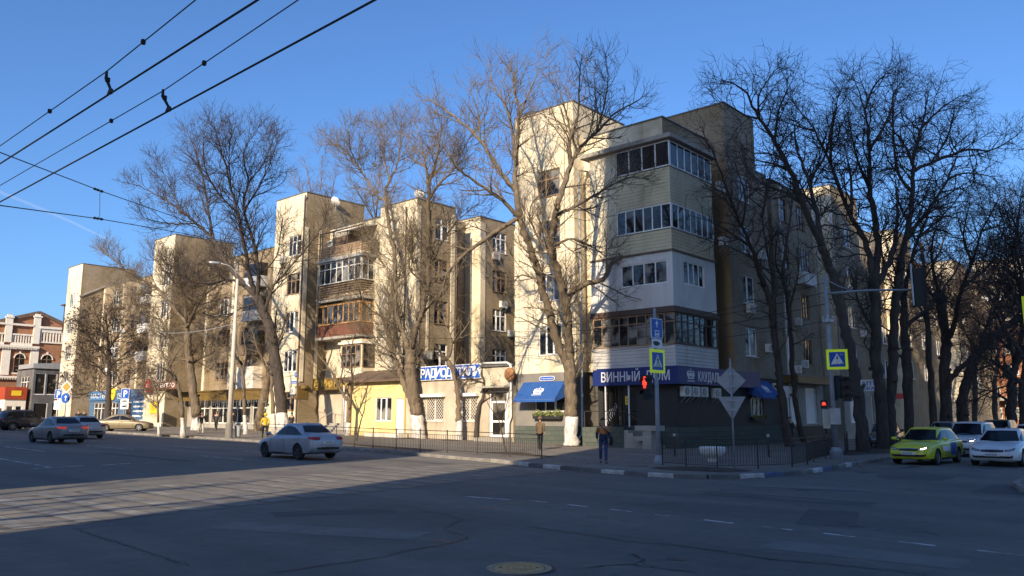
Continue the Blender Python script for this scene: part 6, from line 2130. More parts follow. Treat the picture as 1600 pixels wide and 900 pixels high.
awning('blue canvas awning with a white crown emblem over the sunlit shop window', -34.55, -31.15, 39.97, 2.5, 3.8, 1.05, False, True)
awning('shaded blue canvas awning over the side street window of the charcoal shop', 49.3, 52.3, -23.40, 2.75, 3.95, 1.0, True, True)
# ---- street name plates
for lb, loc, side in [('blue oval address plate with white writing above the sunlit blue awning', (-32.6, 39.97, 4.0), False), ('blue oval address plate with white writing beside the navy sign on the side street', (-23.38, 47.9, 3.75), True),
                      ('blue address plate with white writing on the middle stair tower near its drainpipe', (-61.1, 39.97, 4.55), False)]:
    t = thing('address_plate', lb, 'sign', loc, R(90) if side else 0)
    b = MB()
    for (w, h, y, m) in ((.62, .15, -.02, 0), (.58, .12, -.026, 1)):
        P = []
        for k in range(20):
            a = 2 * math.pi * k / 20
            P.append((w * max(-1, min(1, 1.15 * math.cos(a))), 0, h * max(-1, min(1, 1.3 * math.sin(a)))))
        b.prism([(p[0], y, p[2]) for p in P], (0, .018, 0), m)
    b.build('plate', [M['white'], M['signblue']], t)
    lettering('ул. Красноармейская', .12, M['white'], t, (-.48, -.03, -.04), width=.96, depth=.003)
t = thing('house_number', 'small round blue house number plate above the address plate of the middle tower', 'sign', (-60.95, 39.97, 5.2))
b = MB()
b.lathe([(0, .03), (.2, .03), (.2, 0)], n=20, axis='y')
b.build('plate', M['signblue'], t)
lettering('157', .2, M['white'], t, (-.14, -.036, -.07), width=.28, depth=.003)
# ---- flower box under the sunlit shop window
t = thing('flower_box', 'long planter of dry greenish plants under the sunlit shop window of the left tower', 'planter', (-32.45, 39.95, 1.45))
b = MB()
for k in range(5):
    b.box(-1.1 + k * .45, -.68 + k * .45, -.3, -.02, 0, .2)
b.build('box', M['dark'], t)
b = MB()
for i in range(420):
    c = Vector((rnd.uniform(-1.1, 1.15), rnd.uniform(-.36, .0), .2 + abs(rnd.gauss(0, .13))))
    a_, b_ = Vector((rnd.gauss(0, .05), rnd.gauss(0, .05), rnd.gauss(0.03, .05))), Vector((rnd.gauss(0, .03), rnd.gauss(0, .03), rnd.gauss(0, .04)))
    b.quad(c - a_, c + b_, c + a_, c - b_)
b.build('plants', M['leafgreen'], t)['kind'] = 'stuff'
t = thing('flower_box', 'dark planter under the shaded side street window of the charcoal shop', 'planter', (-23.40, 50.6, 1.3), R(90))
b = MB()
b.box(-.95, .95, -.26, -.02, 0, .2)
b.build('box', M['dark'], t)
b = MB()
for i in range(160):
    c = Vector((rnd.uniform(-.95, .95), rnd.uniform(-.3, .0), .2 + abs(rnd.gauss(0, .1))))
    a_, b_ = Vector((rnd.gauss(0, .05), rnd.gauss(0, .05), rnd.gauss(0.03, .05))), Vector((rnd.gauss(0, .03), rnd.gauss(0, .03), rnd.gauss(0, .04)))
    b.quad(c - a_, c + b_, c + a_, c - b_)
b.build('plants', M['leafgreen'], t)['kind'] = 'stuff'

# ---- blue tile sign of the radio parts shop
t = thing('shop_sign', 'row of blue tiles with white letters above the pale radio parts shop', 'shop sign', (-44.5, 39.8, 4.2))
word = 'РАДИОДЕТАЛИ'
tw_ = 6.1 / len(word)
b = MB()
b.box(0, 6.1, 0.02, .2, 0.0, 1.02)
b.build('backing_board', M['white'], t)
_tile = MB()
_tile.box(.035, tw_ - .035, 0.0, .04, .05, .97)
_tm = _tile.mesh('letter_tile', M['signblue'])
for k, c in enumerate(word):
    o = link('letter_tile', _tm, t, (k * tw_, -.02 + rnd.uniform(-.006, .006), rnd.uniform(-.01, .01)))
    me = text_mesh(c, .86, M['white'], .01, 'CENTER', .022)
    link('letter', me, o, (tw_ / 2, -.012, .2), (R(90), 0, 0))
# ---- awards shop sign
t = thing('shop_sign', 'dark board with gold script letters over the entrance of the awards shop', 'shop sign', (-60.2, 41.2, 3.85))
b = MB()
b.box(0, 6.2, 0, .5, 0, 1.0)
b.build('sign_board', M['goldboard'], t)
lettering('Мир наград', .85, M['gold'], t, (1.3, -.02, .28), width=4.5, depth=.015, bold=.012)
b = MB()
P = [(.62 + .32 * math.cos(a * .5), -.02, .5 + .3 * math.sin(a * .5)) for a in range(13)]
b.tube(P, .035, 5)
b.lathe([(0, .03), (.13, .03), (.13, 0)], (.62, 0, .5), 12, axis='y')
b.build('emblem', M['gold'], t)
# ---- signs of the third block
t = thing('shop_sign', 'white on red strip sign with a round red logo by the glazed shop', 'shop sign', (-88.6, 39.6, 4.4))
b = MB()
b.lathe([(0, .12), (.75, .12), (.75, 0)], (-.2, 0, .5), 24, axis='y')
b.build('round_logo', M['red'], t)
lettering('СВ', .62, M['white'], t, (-.62, -.135, .28), width=.85, depth=.004, bold=.01)
b = MB()
b.box(.75, 6.2, 0, .1, .05, .85)
b.build('sign_board', M['rust'], t)
lettering('ЭЛЕКТРО', .6, M['white'], t, (1.0, -.015, .25), width=4.8, depth=.004, bold=.01)
t = thing('shop_sign', 'yellow poster on the pale tower foot beside the glazed shop stairs', 'poster', (-88.0, 39.9, 1.9))
b = MB()
b.box(-.9, .9, 0, .05, 0, 1.3)
b.build('poster', M['yellowsign'], t)
t = thing('mail_box', 'red box on the wall right of the pale lamp post', 'box', (-68.2, 42.5, 1.2))
b = MB()
b.box(-.35, .35, -.3, 0, 0, 1.2)
b.box(-.4, .4, -.34, 0, 1.2, 1.28)
b.build('box', M['red'], t)
b = MB()
b.box(-.25, .25, -.31, -.3, .8, .86)
b.build('slot', M['black'], t)
b = MB()
for k in range(60):
    a = rnd.uniform(0, 12)
    b.tube([(-85 + a * 1.5, 41.35, 3.2), (-85 + a * 1.5, 41.35, 3.2 - rnd.uniform(.3, 1.0))], .012, 4)
tag(b.build('icicle_lights', M['metal']), 'row of hanging string lights along the canopy of the glazed shop', 'string lights')
M['panelblue'] = mat('faded_blue_panel', (.045, .135, .30), .6, (.065, .15, .28), 1.0)
# blue shop panels of the farthest block
for lb, x0, x1, z0, z1, m, txt in [('bright blue shop panel with white lines right of the parking sign', -98.6, -93.2, .6, 3.9, 'panelblue', None), ('pale blue strip sign over the farthest shops', -111.5, -105.5, 3.6, 4.7, 'panelblue', 'МАСТЕР'),
                                   ('yellow round disc sign on the blue strip over the farthest shops', -105.3, -103.6, 3.6, 5.2, 'yellowsign', None), ('blue strip sign right of the yellow disc over the farthest shops', -103.2, -99.4, 3.4, 4.7, 'panelblue', 'СЕРВИС')]:
    t = thing('shop_sign', lb, 'shop sign', ((x0 + x1) / 2, 42.15, z0))
    b = MB()
    w, h = (x1 - x0) / 2, z1 - z0
    if m == 'yellowsign':
        b.lathe([(0, .1), (w, .1), (w, 0)], (0, 0, h / 2), 24, axis='y')
    else:
        b.box(-w, w, -.12, 0, 0, h)
    b.build('sign_board', M[m], t)
    if txt:
        lettering(txt, h * .7, M['white'], t, (-w * .8, -.13, h * .25), width=w * 1.6, depth=.004)
    elif m == 'panelblue':
        q = MB()
        for k in range(5):
            q.box(-w * .8, w * (.2 + .12 * (k % 3)), -.13, -.12, .4 + k * .55, .6 + k * .55)
        q.build('printed_lines', M['white'], t)
# pharmacy sign and canopy of the side street
t = thing('shop_sign', 'small white pharmacy sign with dark letters projecting on the side street', 'shop sign', (-22.6, 70.5, 3.7))
b = MB()
b.box(-.75, .75, -.06, .06, 0, .95)
b.build('sign_board', M['white'], t)
lettering('АПТ', .42, M['signblue'], t, (-.62, -.07, .48), width=1.2, depth=.004, bold=.01)
lettering('ЕКА', .36, M['signblue'], t, (-.55, -.07, .1), width=1.0, depth=.004, bold=.008)
t = thing('shop_canopy', 'flat weathered canopy over the shuttered shop windows of the side street', 'canopy', (-23.6, 58.9, 3.95), R(90))
b = MB()
b.box(-3.5, 3.5, -1.1, 0, 0, .5)
b.build('fascia', M['goldboard'], t)
b = MB()
b.box(-3.6, 3.6, -1.15, 0, .5, .56)
b.build('top_sheet', M['roof'], t)
t = thing('shop_sign', 'small tilted white sign above the doorway right of the blue side awning', 'shop sign', (-23.3, 55.2, 2.9), R(60))
b = MB()
b.box(-.7, .7, -.08, 0, 0, .8)
b.build('sign_board', M['panelw'], t)
t = thing('shop_sign', 'small red sign far along the shaded side street facade', 'shop sign', (-23.2, 79.5, 3.2), R(60))
b = MB()
b.box(-.8, .8, -.08, 0, 0, .5)
b.build('sign_board', M['red'], t)
t = thing('notice_plate', 'small yellow notice on the glass door of the wine shop', 'notice', (-26.85, 40.46, 2.3))
b = MB()
b.box(-.15, .15, -.012, 0, 0, .5)
b.build('plate', M['yellowsign'], t)
q = MB()
for k in range(4):
    q.box(-.1, .1, -.015, -.012, .08 + k * .1, .12 + k * .1)
q.build('printed_lines', M['dark'], t)
# orange disc lamp on the downpipe of the radio shop
t = thing('round_lamp', 'rusty orange round lamp on the white downpipe beside the radio parts shop', 'lamp', (-35.45, 39.55, 4.35))
b = MB()
b.lathe([(0, .14), (.28, .12), (.42, .06), (.45, -.02), (.38, -.08)], n=24, axis='y')
b.build('disc', mat('rusty_orange', (.34, .16, .06), .7, (.2, .09, .04), 5), t, True)
b = MB()
b.tube([(0, .08, 0), (0, .45, 0)], .03, 6)
b.build('bracket', M['metal'], t)
t = thing('concrete_block', 'pale stepped concrete block beside the steps of the charcoal shop', 'concrete block', (-24.2, 38.6, gz(-24.2, 38.6)))
b = MB()
b.box(-.75, .75, -.35, .35, 1.0, 1.28)
b.box(-.28, .28, -.3, .3, 0, 1.0)
b.box(-.75, -.28, -.3, .3, .45, .7)
b.build('block', M['concrete'], t)

# ---- road sign boards (local frame: faces -Y)
M['signback'] = mat('sign_back_metal', (.40, .42, .46), .5, (.32, .34, .37), 3, metal=.3)
M['signyellowshade'] = mat('shaded_priority_yellow', (.42, .23, .05), .5)  # sign yellow browned to carry the shade over the sign
def crosswalk_board(t, loc, rz, s=.7):
    o = MB()
    o.box(-s * .62, s * .62, 0, .03, -s * .62, s * .62)
    brd = o.build('warning_board', M['neon'], t, loc=loc)
    brd.rotation_euler[2] = rz
    o = MB()
    o.box(-s * .46, s * .46, -.006, 0, -s * .46, s * .46)
    o.build('blue_field', M['signblue'], brd)
    o = MB()
    o.prism([(-s * .38, -.011, -s * .30), (s * .38, -.011, -s * .30), (0, -.011, s * .38)], (0, .004, 0))
    o.build('white_triangle', M['white'], brd)
    o = MB()
    y = -.016
    def L(a, b_, w):
        o.bar((a[0] * s, y, a[1] * s), (b_[0] * s, y, b_[1] * s), w * s, .003)
    L((0, .02), (.0, .16), .075)
    L((-.0, .02), (-.10, -.2), .045)
    L((0, .02), (.11, -.2), .045)
    L((0, .14), (-.11, .03), .035)
    L((0, .14), (.12, .05), .035)
    o.lathe([(0, .016), (.035 * s, .016)], (0, 0, .215 * s), 10, axis='y')
    for k in (-2, -1, 0, 1, 2):
        L((k * .12, -.295), (k * .085, -.215), .035)
    o.build('pedestrian_symbol', M['black'], brd)
    return brd
def pole(t, h, r=.04, m='polegrey', r2=None, base=True):
    b = MB()
    b.tube([(0, 0, -.1), (0, 0, h * .5), (0, 0, h)], [r, (r + (r2 or r)) / 2, r2 or r], 12)
    o = b.build('pole', M[m], t, True)
    if base:
        b = MB()
        b.lathe([(r * 2.2, 0), (r * 2.2, .12), (r * 1.5, .3), (r * 1.2, .34)], n=12)
        b.build('pole_base', M[m], t)
    return o
# corner sign pole with pedestrian signal
px, py = -17.05, 27.8
t = thing('sign_pole', 'grey pole with the blue bus lane sign, crosswalk sign and red pedestrian signal', 'sign pole', (px, py, gz(px, py)))
g0 = -.26
pole(t, 3.3, .085)
b = MB()
b.lathe([(.09, 3.3), (.06, 3.42), (.055, 6.15), (.0, 6.17)], n=12)
b.build('pole_top', M['polegrey'], t, True)
def board(name, t, w, h, z, rz, m, off=.07):
    b = MB()
    b.box(-w / 2, w / 2, -off - .02, -off, -h / 2, h / 2)
    o = b.build(name, M[m], t, loc=(0, 0, z - g0))
    o.rotation_euler[2] = rz
    return o
o = board('bus_lane_sign', t, .74, .80, 5.08, R(84), 'white')
b = MB()
b.box(-.34, .34, -.094, -.0905, -.37, .37)
b.build('blue_field', M['signblue'], o)
b = MB()
b.bar((0, -.0975, .04), (0, -.0975, .22), .055, .004)
b.prism([(-.1, -.096, .18), (.1, -.096, .18), (0, -.096, .33)], (0, -.004, 0))
b.build('arrow', M['white'], o)
b = MB()
b.box(-.14, .14, -.099, -.095, -.33, -.08)
b.build('bus_symbol', M['white'], o)
b = MB()
b.box(-.1, .1, -.101, -.0992, -.2, -.12)
b.box(-.1, .1, -.101, -.0992, -.3, -.27)
b.build('bus_window', M['signblue'], o)
o = board('camera_plate', t, .66, .36, 4.47, R(84), 'white')
b = MB()
b.box(-.2, .06, -.094, -.0905, -.09, .09)
b.box(.06, .16, -.094, -.0905, -.05, .06)
b.box(-.26, -.2, -.094, -.0905, -.03, .06)
b.build('camera_symbol', M['black'], o)
crosswalk_board(t, (.1, -.03, 3.76 - g0), R(84), .76)
b = MB()
b.box(-.18, .18, -.12, .12, -.5, .5)
hd = b.build('signal_head', M['black'], t, loc=(-.42, -.05, 2.72 - g0))
hd.rotation_euler[2] = R(-8)
b = MB()
b.lathe([(0, .14), (.075, .14)], (0, 0, .38), 12, axis='y')
b.bar((0, -.14, .3), (0, -.14, .12), .13, .01)
b.bar((-.085, -.14, .28), (-.085, -.14, .1), .035, .01)
b.bar((.085, -.14, .28), (.085, -.14, .1), .035, .01)
b.bar((-.035, -.14, .12), (-.04, -.14, -.02), .045, .01)
b.bar((.035, -.14, .12), (.04, -.14, -.02), .045, .01)
b.build('red_man', M['redlight'], hd)
b = MB()
b.lathe([(0, .135), (.15, .135)], (0, 0, -.25), 20, axis='y')
b.build('green_lens', mat('unlit_green_lens', (.015, .035, .03), .2), hd)
b = MB()
for z in (.22, -.25):
    b.lathe([(.175, .12), (.175, .28), (.165, .28), (.165, .12)], (0, 0, z), 16, axis='y', a0=0, a1=math.pi)
b.build('visor', M['black'], hd)
b = MB()
b.bar((-.3, 0, 3.05 - g0), (0, 0, 3.05 - g0), .05)
b.bar((-.3, 0, 2.4 - g0), (0, 0, 2.4 - g0), .05)
b.build('signal_bracket', M['black'], t)
# priority / give way signs seen from behind
px, py = -13.25, 26.6
t = thing('sign_pole', 'thin pole with the grey backs of a diamond and a triangular sign', 'sign pole', (px, py, gz(px, py)), face_cam(px, py))
t.scale = (.96, .96, .96)
g0 = -.29
pole(t, 3.75 - g0, .035, base=False)
b = MB()
b.prism([(-.53, .05, 2.92 - g0), (0, .05, 2.38 - g0), (.53, .05, 2.92 - g0), (0, .05, 3.46 - g0)], (0, .02, 0))
b.build('diamond_sign', M['signback'], t)
b = MB()
b.prism([(-.5, .05, 2.33 - g0), (.5, .05, 2.33 - g0), (.02, .05, 1.5 - g0), (-.02, .05, 1.5 - g0)], (0, .02, 0))
b.build('triangle_sign', M['signback'], t)
b = MB()
for z in (3.15, 2.7, 2.2, 1.85):
    b.box(-.22, .22, .01, .045, z - g0 - .025, z - g0 + .025)
    b.box(-.06, .06, -.045, .01, z - g0 - .03, z - g0 + .03)
b.build('clamp', M['metal'], t)
# traffic light mast of the side street
px, py = -13.34, 36.58
g0 = -.48
t = thing('traffic_light', 'tall grey traffic light mast with a long arm and crosswalk sign', 'traffic light', (px, py, gz(px, py)))
t.scale = (.88, .88, .88)
b = MB()
b.tube([(0, 0, -.1), (0, 0, 4.2), (.0, 0, 8.9 - g0)], [.135, .115, .085], 14)
b.build('mast', M['polegrey'], t, True)
b = MB()
b.lathe([(.3, 0), (.3, .35), (.24, .45), (.2, .55)], n=16)
b.build('mast_base', M['polegrey'], t)
b = MB()
b.lathe([(.12, 6.35 - g0), (.25, 6.4 - g0), (.25, 6.52 - g0), (.12, 6.6 - g0)], n=16)
for k in range(4):
    a = k * math.pi / 2 + .4
    b.tube([(.24 * math.cos(a), .24 * math.sin(a), 6.45 - g0), (.24 * math.cos(a), .24 * math.sin(a), 6.75 - g0)], .04, 6)
b.build('collar', M['metal'], t)
b = MB()
b.tube([(0, 0, 7.9 - g0), (1.9, .6, 7.95 - g0), (3.8, 1.22, 7.85 - g0)], [.07, .06, .05], 10)
b.tube([(0, 0, 8.65 - g0), (.7, .2, 8.2 - g0), (1.3, .42, 7.95 - g0)], .025, 6)
b.build('arm', M['polegrey'], t, True)
b = MB()
b.box(-.2, .2, -.13, .13, -.95, .95)
b.box(-.32, -.2, .0, .04, -1.0, 1.0)
b.box(.2, .34, .0, .04, -1.0, 1.0)
ah = b.build('signal_head', M['black'], t, loc=(4.1, 1.3, 7.95 - g0))
ah.rotation_euler[2] = face_cam(px, py)
b = MB()
b.tube([(-.28, -.1, -.9), (-.28, -.1, 1.2)], .045, 8)
b.build('hanger_pipe', M['metal'], ah)
crosswalk_board(t, (.42, -.2, 4.46 - g0), face_cam(px, py) + R(4), .82)
b = MB()
b.bar((0, -.1, 4.7 - g0), (.7, -.14, 4.7 - g0), .04)
b.bar((0, -.1, 4.25 - g0), (.7, -.14, 4.25 - g0), .04)
b.build('sign_bracket', M['metal'], t)
for k, (dx, dy, z0, z1, w) in enumerate(((.28, .12, 2.5, 3.65, .36), (.62, .3, 2.35, 3.6, .44), (-.02, .26, 2.4, 3.5, .3))):
    b = MB()
    b.box(-w / 2, w / 2, -.13, .13, 0, z1 - z0)
    for q in range(3):
        zz = (z1 - z0) * (q + .5) / 3
        b.lathe([(w * .36, .13), (w * .36, .3), (w * .33, .3), (w * .33, .13)], (0, 0, zz), 12, axis='y', a0=0, a1=math.pi)
    o = b.build('signal_head', M['black'], t, loc=(dx, dy, z0 - g0))
    o.rotation_euler[2] = R((160, 20, 120)[k])
b = MB()
b.box(-.16, .16, -.1, .1, 0, .42)
rh = b.build('signal_head', M['black'], t, loc=(-.42, -.12, 2.0 - g0))
rh.rotation_euler[2] = face_cam(px, py)
b = MB()
b.lathe([(0, .11), (.085, .11)], (0, 0, .24), 12, axis='y')
b.bar((-.14, -.105, .17), (.14, -.105, .17), .07, .01)
b.build('red_lens', M['redlight'], rh)
b = MB()
b.box(-.16, .16, -.06, .06, 0, .95)
o = b.build('pale_box', mat('cream_box', (.62, .60, .50), .6), t, loc=(-.33, -.14, 1.0 - g0))
o.rotation_euler[2] = face_cam(px, py) + R(20)
b = MB()
b.box(-.26, .26, -.36, -.12, 0, .78)
b.box(-.28, .28, -.38, -.1, .78, .81)
o = b.build('control_box', M['metal'], t, loc=(.06, 0, 1.2 - g0))
o.rotation_euler[2] = face_cam(px, py)
# crosswalk sign cut by the right edge of the view
px, py = -3.15, 27.6
g0 = gz(px, py)
t = thing('sign_pole', 'crosswalk sign with fluorescent border at the right edge of the photo', 'sign pole', (px, py, g0))
pole(t, 5.4 - g0, .05)
crosswalk_board(t, (-.66, -.1, 4.6 - g0), face_cam(-4, 27.3), .82)
b = MB()
b.bar((0, -.06, 4.9 - g0), (-.9, -.06, 4.9 - g0), .04)
b.bar((0, -.06, 4.3 - g0), (-.9, -.06, 4.3 - g0), .04)
b.build('sign_bracket', M['metal'], t)

# ---- pale lamp post
def lamp_post(label, x, y, h, arm):
    z = gz(x, y)
    t = thing('street_lamp', label, 'street lamp', (x, y, z), 0, 'concrete street lamps')
    b = MB()
    b.tube([(0, 0, -.1), (0, 0, h * .5), (0, 0, h)], [.19, .145, .09], 14)
    b.build('post', M['concpole'], t, True)
    b = MB()
    b.lathe([(.25, 0), (.25, .95), (.22, 1.02)], n=14)
    b.build('post_base', M['greyground'], t)
    b = MB()
    b.tube([(0, 0, h), (arm[0] * .15, arm[1] * .15, h + .55), (arm[0] * .5, arm[1] * .5, h + .9), (arm[0], arm[1], h + 1.0)], [.035, .03, .028, .025], 6)
    b.build('arm', M['metal'], t, True)
    b = MB()
    d = Vector((arm[0], arm[1], 0)).normalized()
    c = Vector((arm[0], arm[1], h + 1.0))
    for k, (s, w) in enumerate(((0, .06), (.15, .13), (.5, .15), (.75, .06))):
        pass
    b.tube([c, c + d * .15, c + d * .55, c + d * .8], [.04, .09, .10, .04], 10)
    b.build('lamp_head', M['metal'], t, True)
    return t
lamp_post('pale concrete street lamp on the left kerb with its arm over the road', -51.3, 28.55, 11.0, (-.3, -1.15))
lamp_post('concrete street lamp added behind the viewer to cast a shadow band on the road', -16.2, -7.0, 10.0, (0, 2.2))  # unseen post, added for the shadow band it drops on the road
t = thing('litter_bin', 'grey metal litter bin at the foot of the pale lamp post', 'litter bin', (-51.4, 29.3, gz(-51.4, 29.3)))
b = MB()
b.lathe([(.2, .12), (.27, .8), (.29, .8), (.29, .84), (.25, .84), (.2, .2), (0, .2)], n=16)
b.build('bin', M['metal'], t)
b = MB()
for k in (-1, 1):
    b.box(k * .26 - .02, k * .26 + .02, -.02, .02, 0, .6)
b.build('leg', M['blackiron'], t)

# ---- left street signs
def p_board(t, z, s, rz, off=.06):
    b = MB()
    b.box(-s / 2, s / 2, -off - .02, -off, z - s / 2, z + s / 2)
    o = b.build('parking_sign', M['signblue'], t)
    o.rotation_euler[2] = rz
    me = text_mesh('P', s * .95, M['white'], .003, 'CENTER', .02)
    link('letter', me, o, (0, -off - .025, z - s * .34), (R(90), 0, 0))
    b = MB()
    for (x0, x1, z0, z1) in ((-s / 2, s / 2, s / 2 - .03, s / 2), (-s / 2, s / 2, -s / 2, -s / 2 + .03), (-s / 2, -s / 2 + .03, -s / 2 + .03, s / 2 - .03), (s / 2 - .03, s / 2, -s / 2 + .03, s / 2 - .03)):
        b.box(x0, x1, -off - .025, -off - .02, z + z0, z + z1)
    b.build('white_border', M['white'], o)
def plate(t, z, w, h, rz, off=.06, sym=True):
    b = MB()
    b.box(-w / 2, w / 2, -off - .02, -off, z - h / 2, z + h / 2)
    o = b.build('plate', M['white'], t)
    o.rotation_euler[2] = rz
    if sym:
        b = MB()
        b.box(-w * .32, w * .32, -off - .026, -off - .02, z - h * .12, z + h * .1)
        b.box(-w * .18, w * .16, -off - .026, -off - .02, z + h * .1, z + h * .25)
        b.build('car_symbol', M['black'], o)
px, py = -83.6, 35.0
t = thing('parking_sign', 'blue parking sign with two white plates on a post before the blue shops', 'road sign', (px, py, gz(px, py)))
b = MB()
b.tube([(-.18, 0, -.1), (-.18, 0, 3.9)], .05, 8)
b.tube([(.28, 0, -.1), (.28, 0, 2.4)], .04, 8)
b.build('pole', M['polegrey'], t)
p_board(t, 3.4, 1.0, R(25))
plate(t, 2.62, 1.0, .42, R(25))
plate(t, 2.1, 1.0, .5, R(25))
px, py = -84.0, 28.9
t = thing('parking_sign', 'shaded blue parking sign above the parked dark cars at far left', 'road sign', (px, py, gz(px, py)))
pole(t, 4.4, .05)
p_board(t, 3.2, .85, R(25))
plate(t, 2.4, .85, .4, R(25), sym=False)
plate(t, 1.95, .85, .4, R(25), sym=False)
px, py = -85.2, 30.0
t = thing('priority_sign', 'yellow diamond priority sign above a round blue arrow sign at far left', 'road sign', (px, py, gz(px, py)))
pole(t, 4.6, .05)
b = MB()
b.prism([(-.62, -.08, 3.95), (0, -.08, 3.33), (.62, -.08, 3.95), (0, -.08, 4.57)], (0, .02, 0))
o = b.build('diamond_sign', M['white'], t)
o.rotation_euler[2] = R(30)
b = MB()
b.prism([(-.5, -.086, 3.95), (0, -.086, 3.45), (.5, -.086, 3.95), (0, -.086, 4.45)], (0, .004, 0))
b.build('yellow_field', M['signyellowshade'], o)
b = MB()
b.lathe([(0, .09), (.48, .09), (.48, .07)], (0, 0, 2.85), 24, axis='y')
o = b.build('round_sign', M['signblue'], t)
o.rotation_euler[2] = R(30)
b = MB()
b.bar((0, -.095, 2.6), (0, -.095, 2.95), .08, .004)
b.prism([(-.16, -.094, 2.92), (.16, -.094, 2.92), (0, -.094, 3.15)], (0, -.004, 0))
b.build('arrow', M['white'], o)

# ---- concrete bowl planter
t = thing('planter_bowl', 'white ribbed concrete bowl planter standing behind the black corner railing', 'planter', (-16.2, 30.6, gz(-16.2, 30.6)))
b = MB()
prof = [(.20, 0), (.22, .1), (.16, .16), (.26, .2), (.40, .28), (.49, .4), (.53, .52), (.54, .60), (.50, .62), (.46, .58), (.40, .52), (0, .5)]
n = 40
for (r, h) in prof:
    for k in range(n):
        a = 2 * math.pi * k / n
        q = r * (1 + (.035 if k % 2 else -.01) * (1 if .22 < h < .56 and r > .25 else 0))
        b.v.append((q * math.cos(a), q * math.sin(a), h))
for i in range(len(prof) - 1):
    for k in range(n):
        b.f.append((i * n + k, i * n + (k + 1) % n, (i + 1) * n + (k + 1) % n, (i + 1) * n + k))
        b.m.append(0)
b.build('bowl', M['whitepaint'], t)
b = MB()
b.lathe([(0, .56), (.42, .53)], n=20)
b.build('soil', M['soil'], t)
# bollard like stubs and litter on the shaded pavement
for i, (lb, x, y) in enumerate([('low grey stub post behind the railing left of the bowl planter', -19.6, 33.4), ('low grey stub post behind the railing right of the bowl planter', -16.2, 36.0)]):
    t = thing('stub_post', lb, 'post', (x, y, gz(x, y)))
    b = MB()
    b.tube([(0, 0, -.05), (0, 0, .95)], .05, 10)
    b.build('post', M['blackiron'], t)
    b = MB()
    b.lathe([(0, 1.06), (.07, 1.02), (.07, .93), (.05, .92)], n=10)
    b.build('cap', M['metal'], t)

# ---- pedestrian railings
_post = MB()
_post.tube([(0, 0, -.08), (0, 0, 1.08)], .028, 6)
_postm = _post.mesh('post', M['blackiron'])
_bal = MB()
_bal.box(-.007, .007, -.007, .007, 0, .72)
_balm = _bal.mesh('baluster', M['blackiron'])
def railing(label, pts, gap):
    t = thing('railing', label, 'railing', (pts[0][0], pts[0][1], gz(*pts[0])))
    nb = 0
    for i, (x, y) in enumerate(pts):
        link('post', _postm, t, (x - t.location.x, y - t.location.y, gz(x, y) - t.location.z))
        if i == len(pts) - 1:
            break
        x2, y2 = pts[i + 1]
        a, c = Vector((x, y, gz(x, y))) - t.location, Vector((x2, y2, gz(x2, y2))) - t.location
        for z, w in ((1.02, .035), (.84, .022), (.12, .022)):
            b = MB()
            b.bar(a + Vector((0, 0, z)), c + Vector((0, 0, z)), w)
            b.build('rail', M['blackiron'], t)
        n = max(2, int((c - a).length / gap))
        for k in range(1, n):
            p = a.lerp(c, k / n)
            link('baluster', _balm, t, (p.x, p.y, p.z + .12))
            nb += 1
    return nb
railing('sunlit black pedestrian railing along the left kerb behind the silver sedan', [(-47.0, 28.9), (-44.8, 28.7), (-42.6, 28.4), (-40.3, 28.1), (-38.1, 27.8), (-35.9, 27.4), (-33.8, 27.0), (-31.7, 26.8), (-29.9, 26.8), (-28.1, 26.9), (-26.1, 26.9), (-23.9, 26.7), (-22.1, 26.7)], .115)
railing('shaded black pedestrian railing curving round the corner by the bowl planter', [(-16.45, 27.1), (-15.1, 26.5), (-13.7, 26.2), (-12.7, 27.3), (-12.1, 28.8), (-12.3, 30.7), (-12.95, 33.0), (-13.6, 36), (-14.2, 39.2)], .105)
railing('far black railing on the pavement between the traffic light mast and the dark tree', [(-14.0, 39.6), (-14.6, 41.6), (-15.2, 43.4)], .12)

# ---- trolley wires along the left road
def wire_thing(name, label, cat):
    return thing(name, label, cat)
def sag(a, b_, s, n=14):
    a, b_ = Vector(a), Vector(b_)
    return [a.lerp(b_, i / n) - Vector((0, 0, s * 4 * (i / n) * (1 - i / n))) for i in range(n + 1)]
for lb, yc, yk, zs, hx, cl in [('upper left trolley wire pair with one black hanger', 4.12, 4.05, [(-70, 6.9), (-30, 6.35), (-15.6, 6.27), (-11.1, 6.30), (-8.6, 6.44), (-5, 6.75), (25, 9.5)], -11.07, (-13.2, -9.95)),
                               ('lower right trolley wire pair with one black hanger', 4.95, 4.85, [(-80, 6.9), (-35, 6.35), (-18.4, 6.28), (-11.1, 6.28), (-7.7, 6.44), (-4, 6.75), (25, 9.5)], -11.1, (-12.9, -9.9))]:
    t = thing('trolley_wire', lb, 'overhead wire', (hx, yc, 6.0))
    b = MB()
    b.tube([(x - hx, 0, 0) for x in (-120, -40, -20, -12, -8, -4, 30)], .0145, 6)
    b.build('contact_wire', M['wire'], t)
    b = MB()
    b.tube([(x - hx, yk - yc, z - 6) for x, z in zs], .008, 5)
    b.build('carrier_wire', M['wire'], t)
    b = MB()
    b.tube([(0, yk - yc, .3), (0, yk - yc, .2), (0, 0, .06), (0, 0, .0)], [.018, .024, .018, .03], 8)
    b.lathe([(.0, .22), (.035, .21), (.035, .16), (.02, .15)], (0, (yk - yc) * .7, 0), 8)
    b.prism([(-.09, -.015, 0), (.09, -.015, 0), (.03, -.015, .07), (-.03, -.015, .07)], (0, .03, 0))
    b.build('hanger', M['wire'], t)
    for x in cl:
        z = np.interp(x, [q[0] for q in zs], [q[1] for q in zs])
        b = MB()
        b.lathe([(0, -.035), (.028, -.03), (.034, 0), (.028, .03), (0, .035)], (x - hx, yk - yc, z - 6), 8)
        b.build('clamp', M['wire'], t)
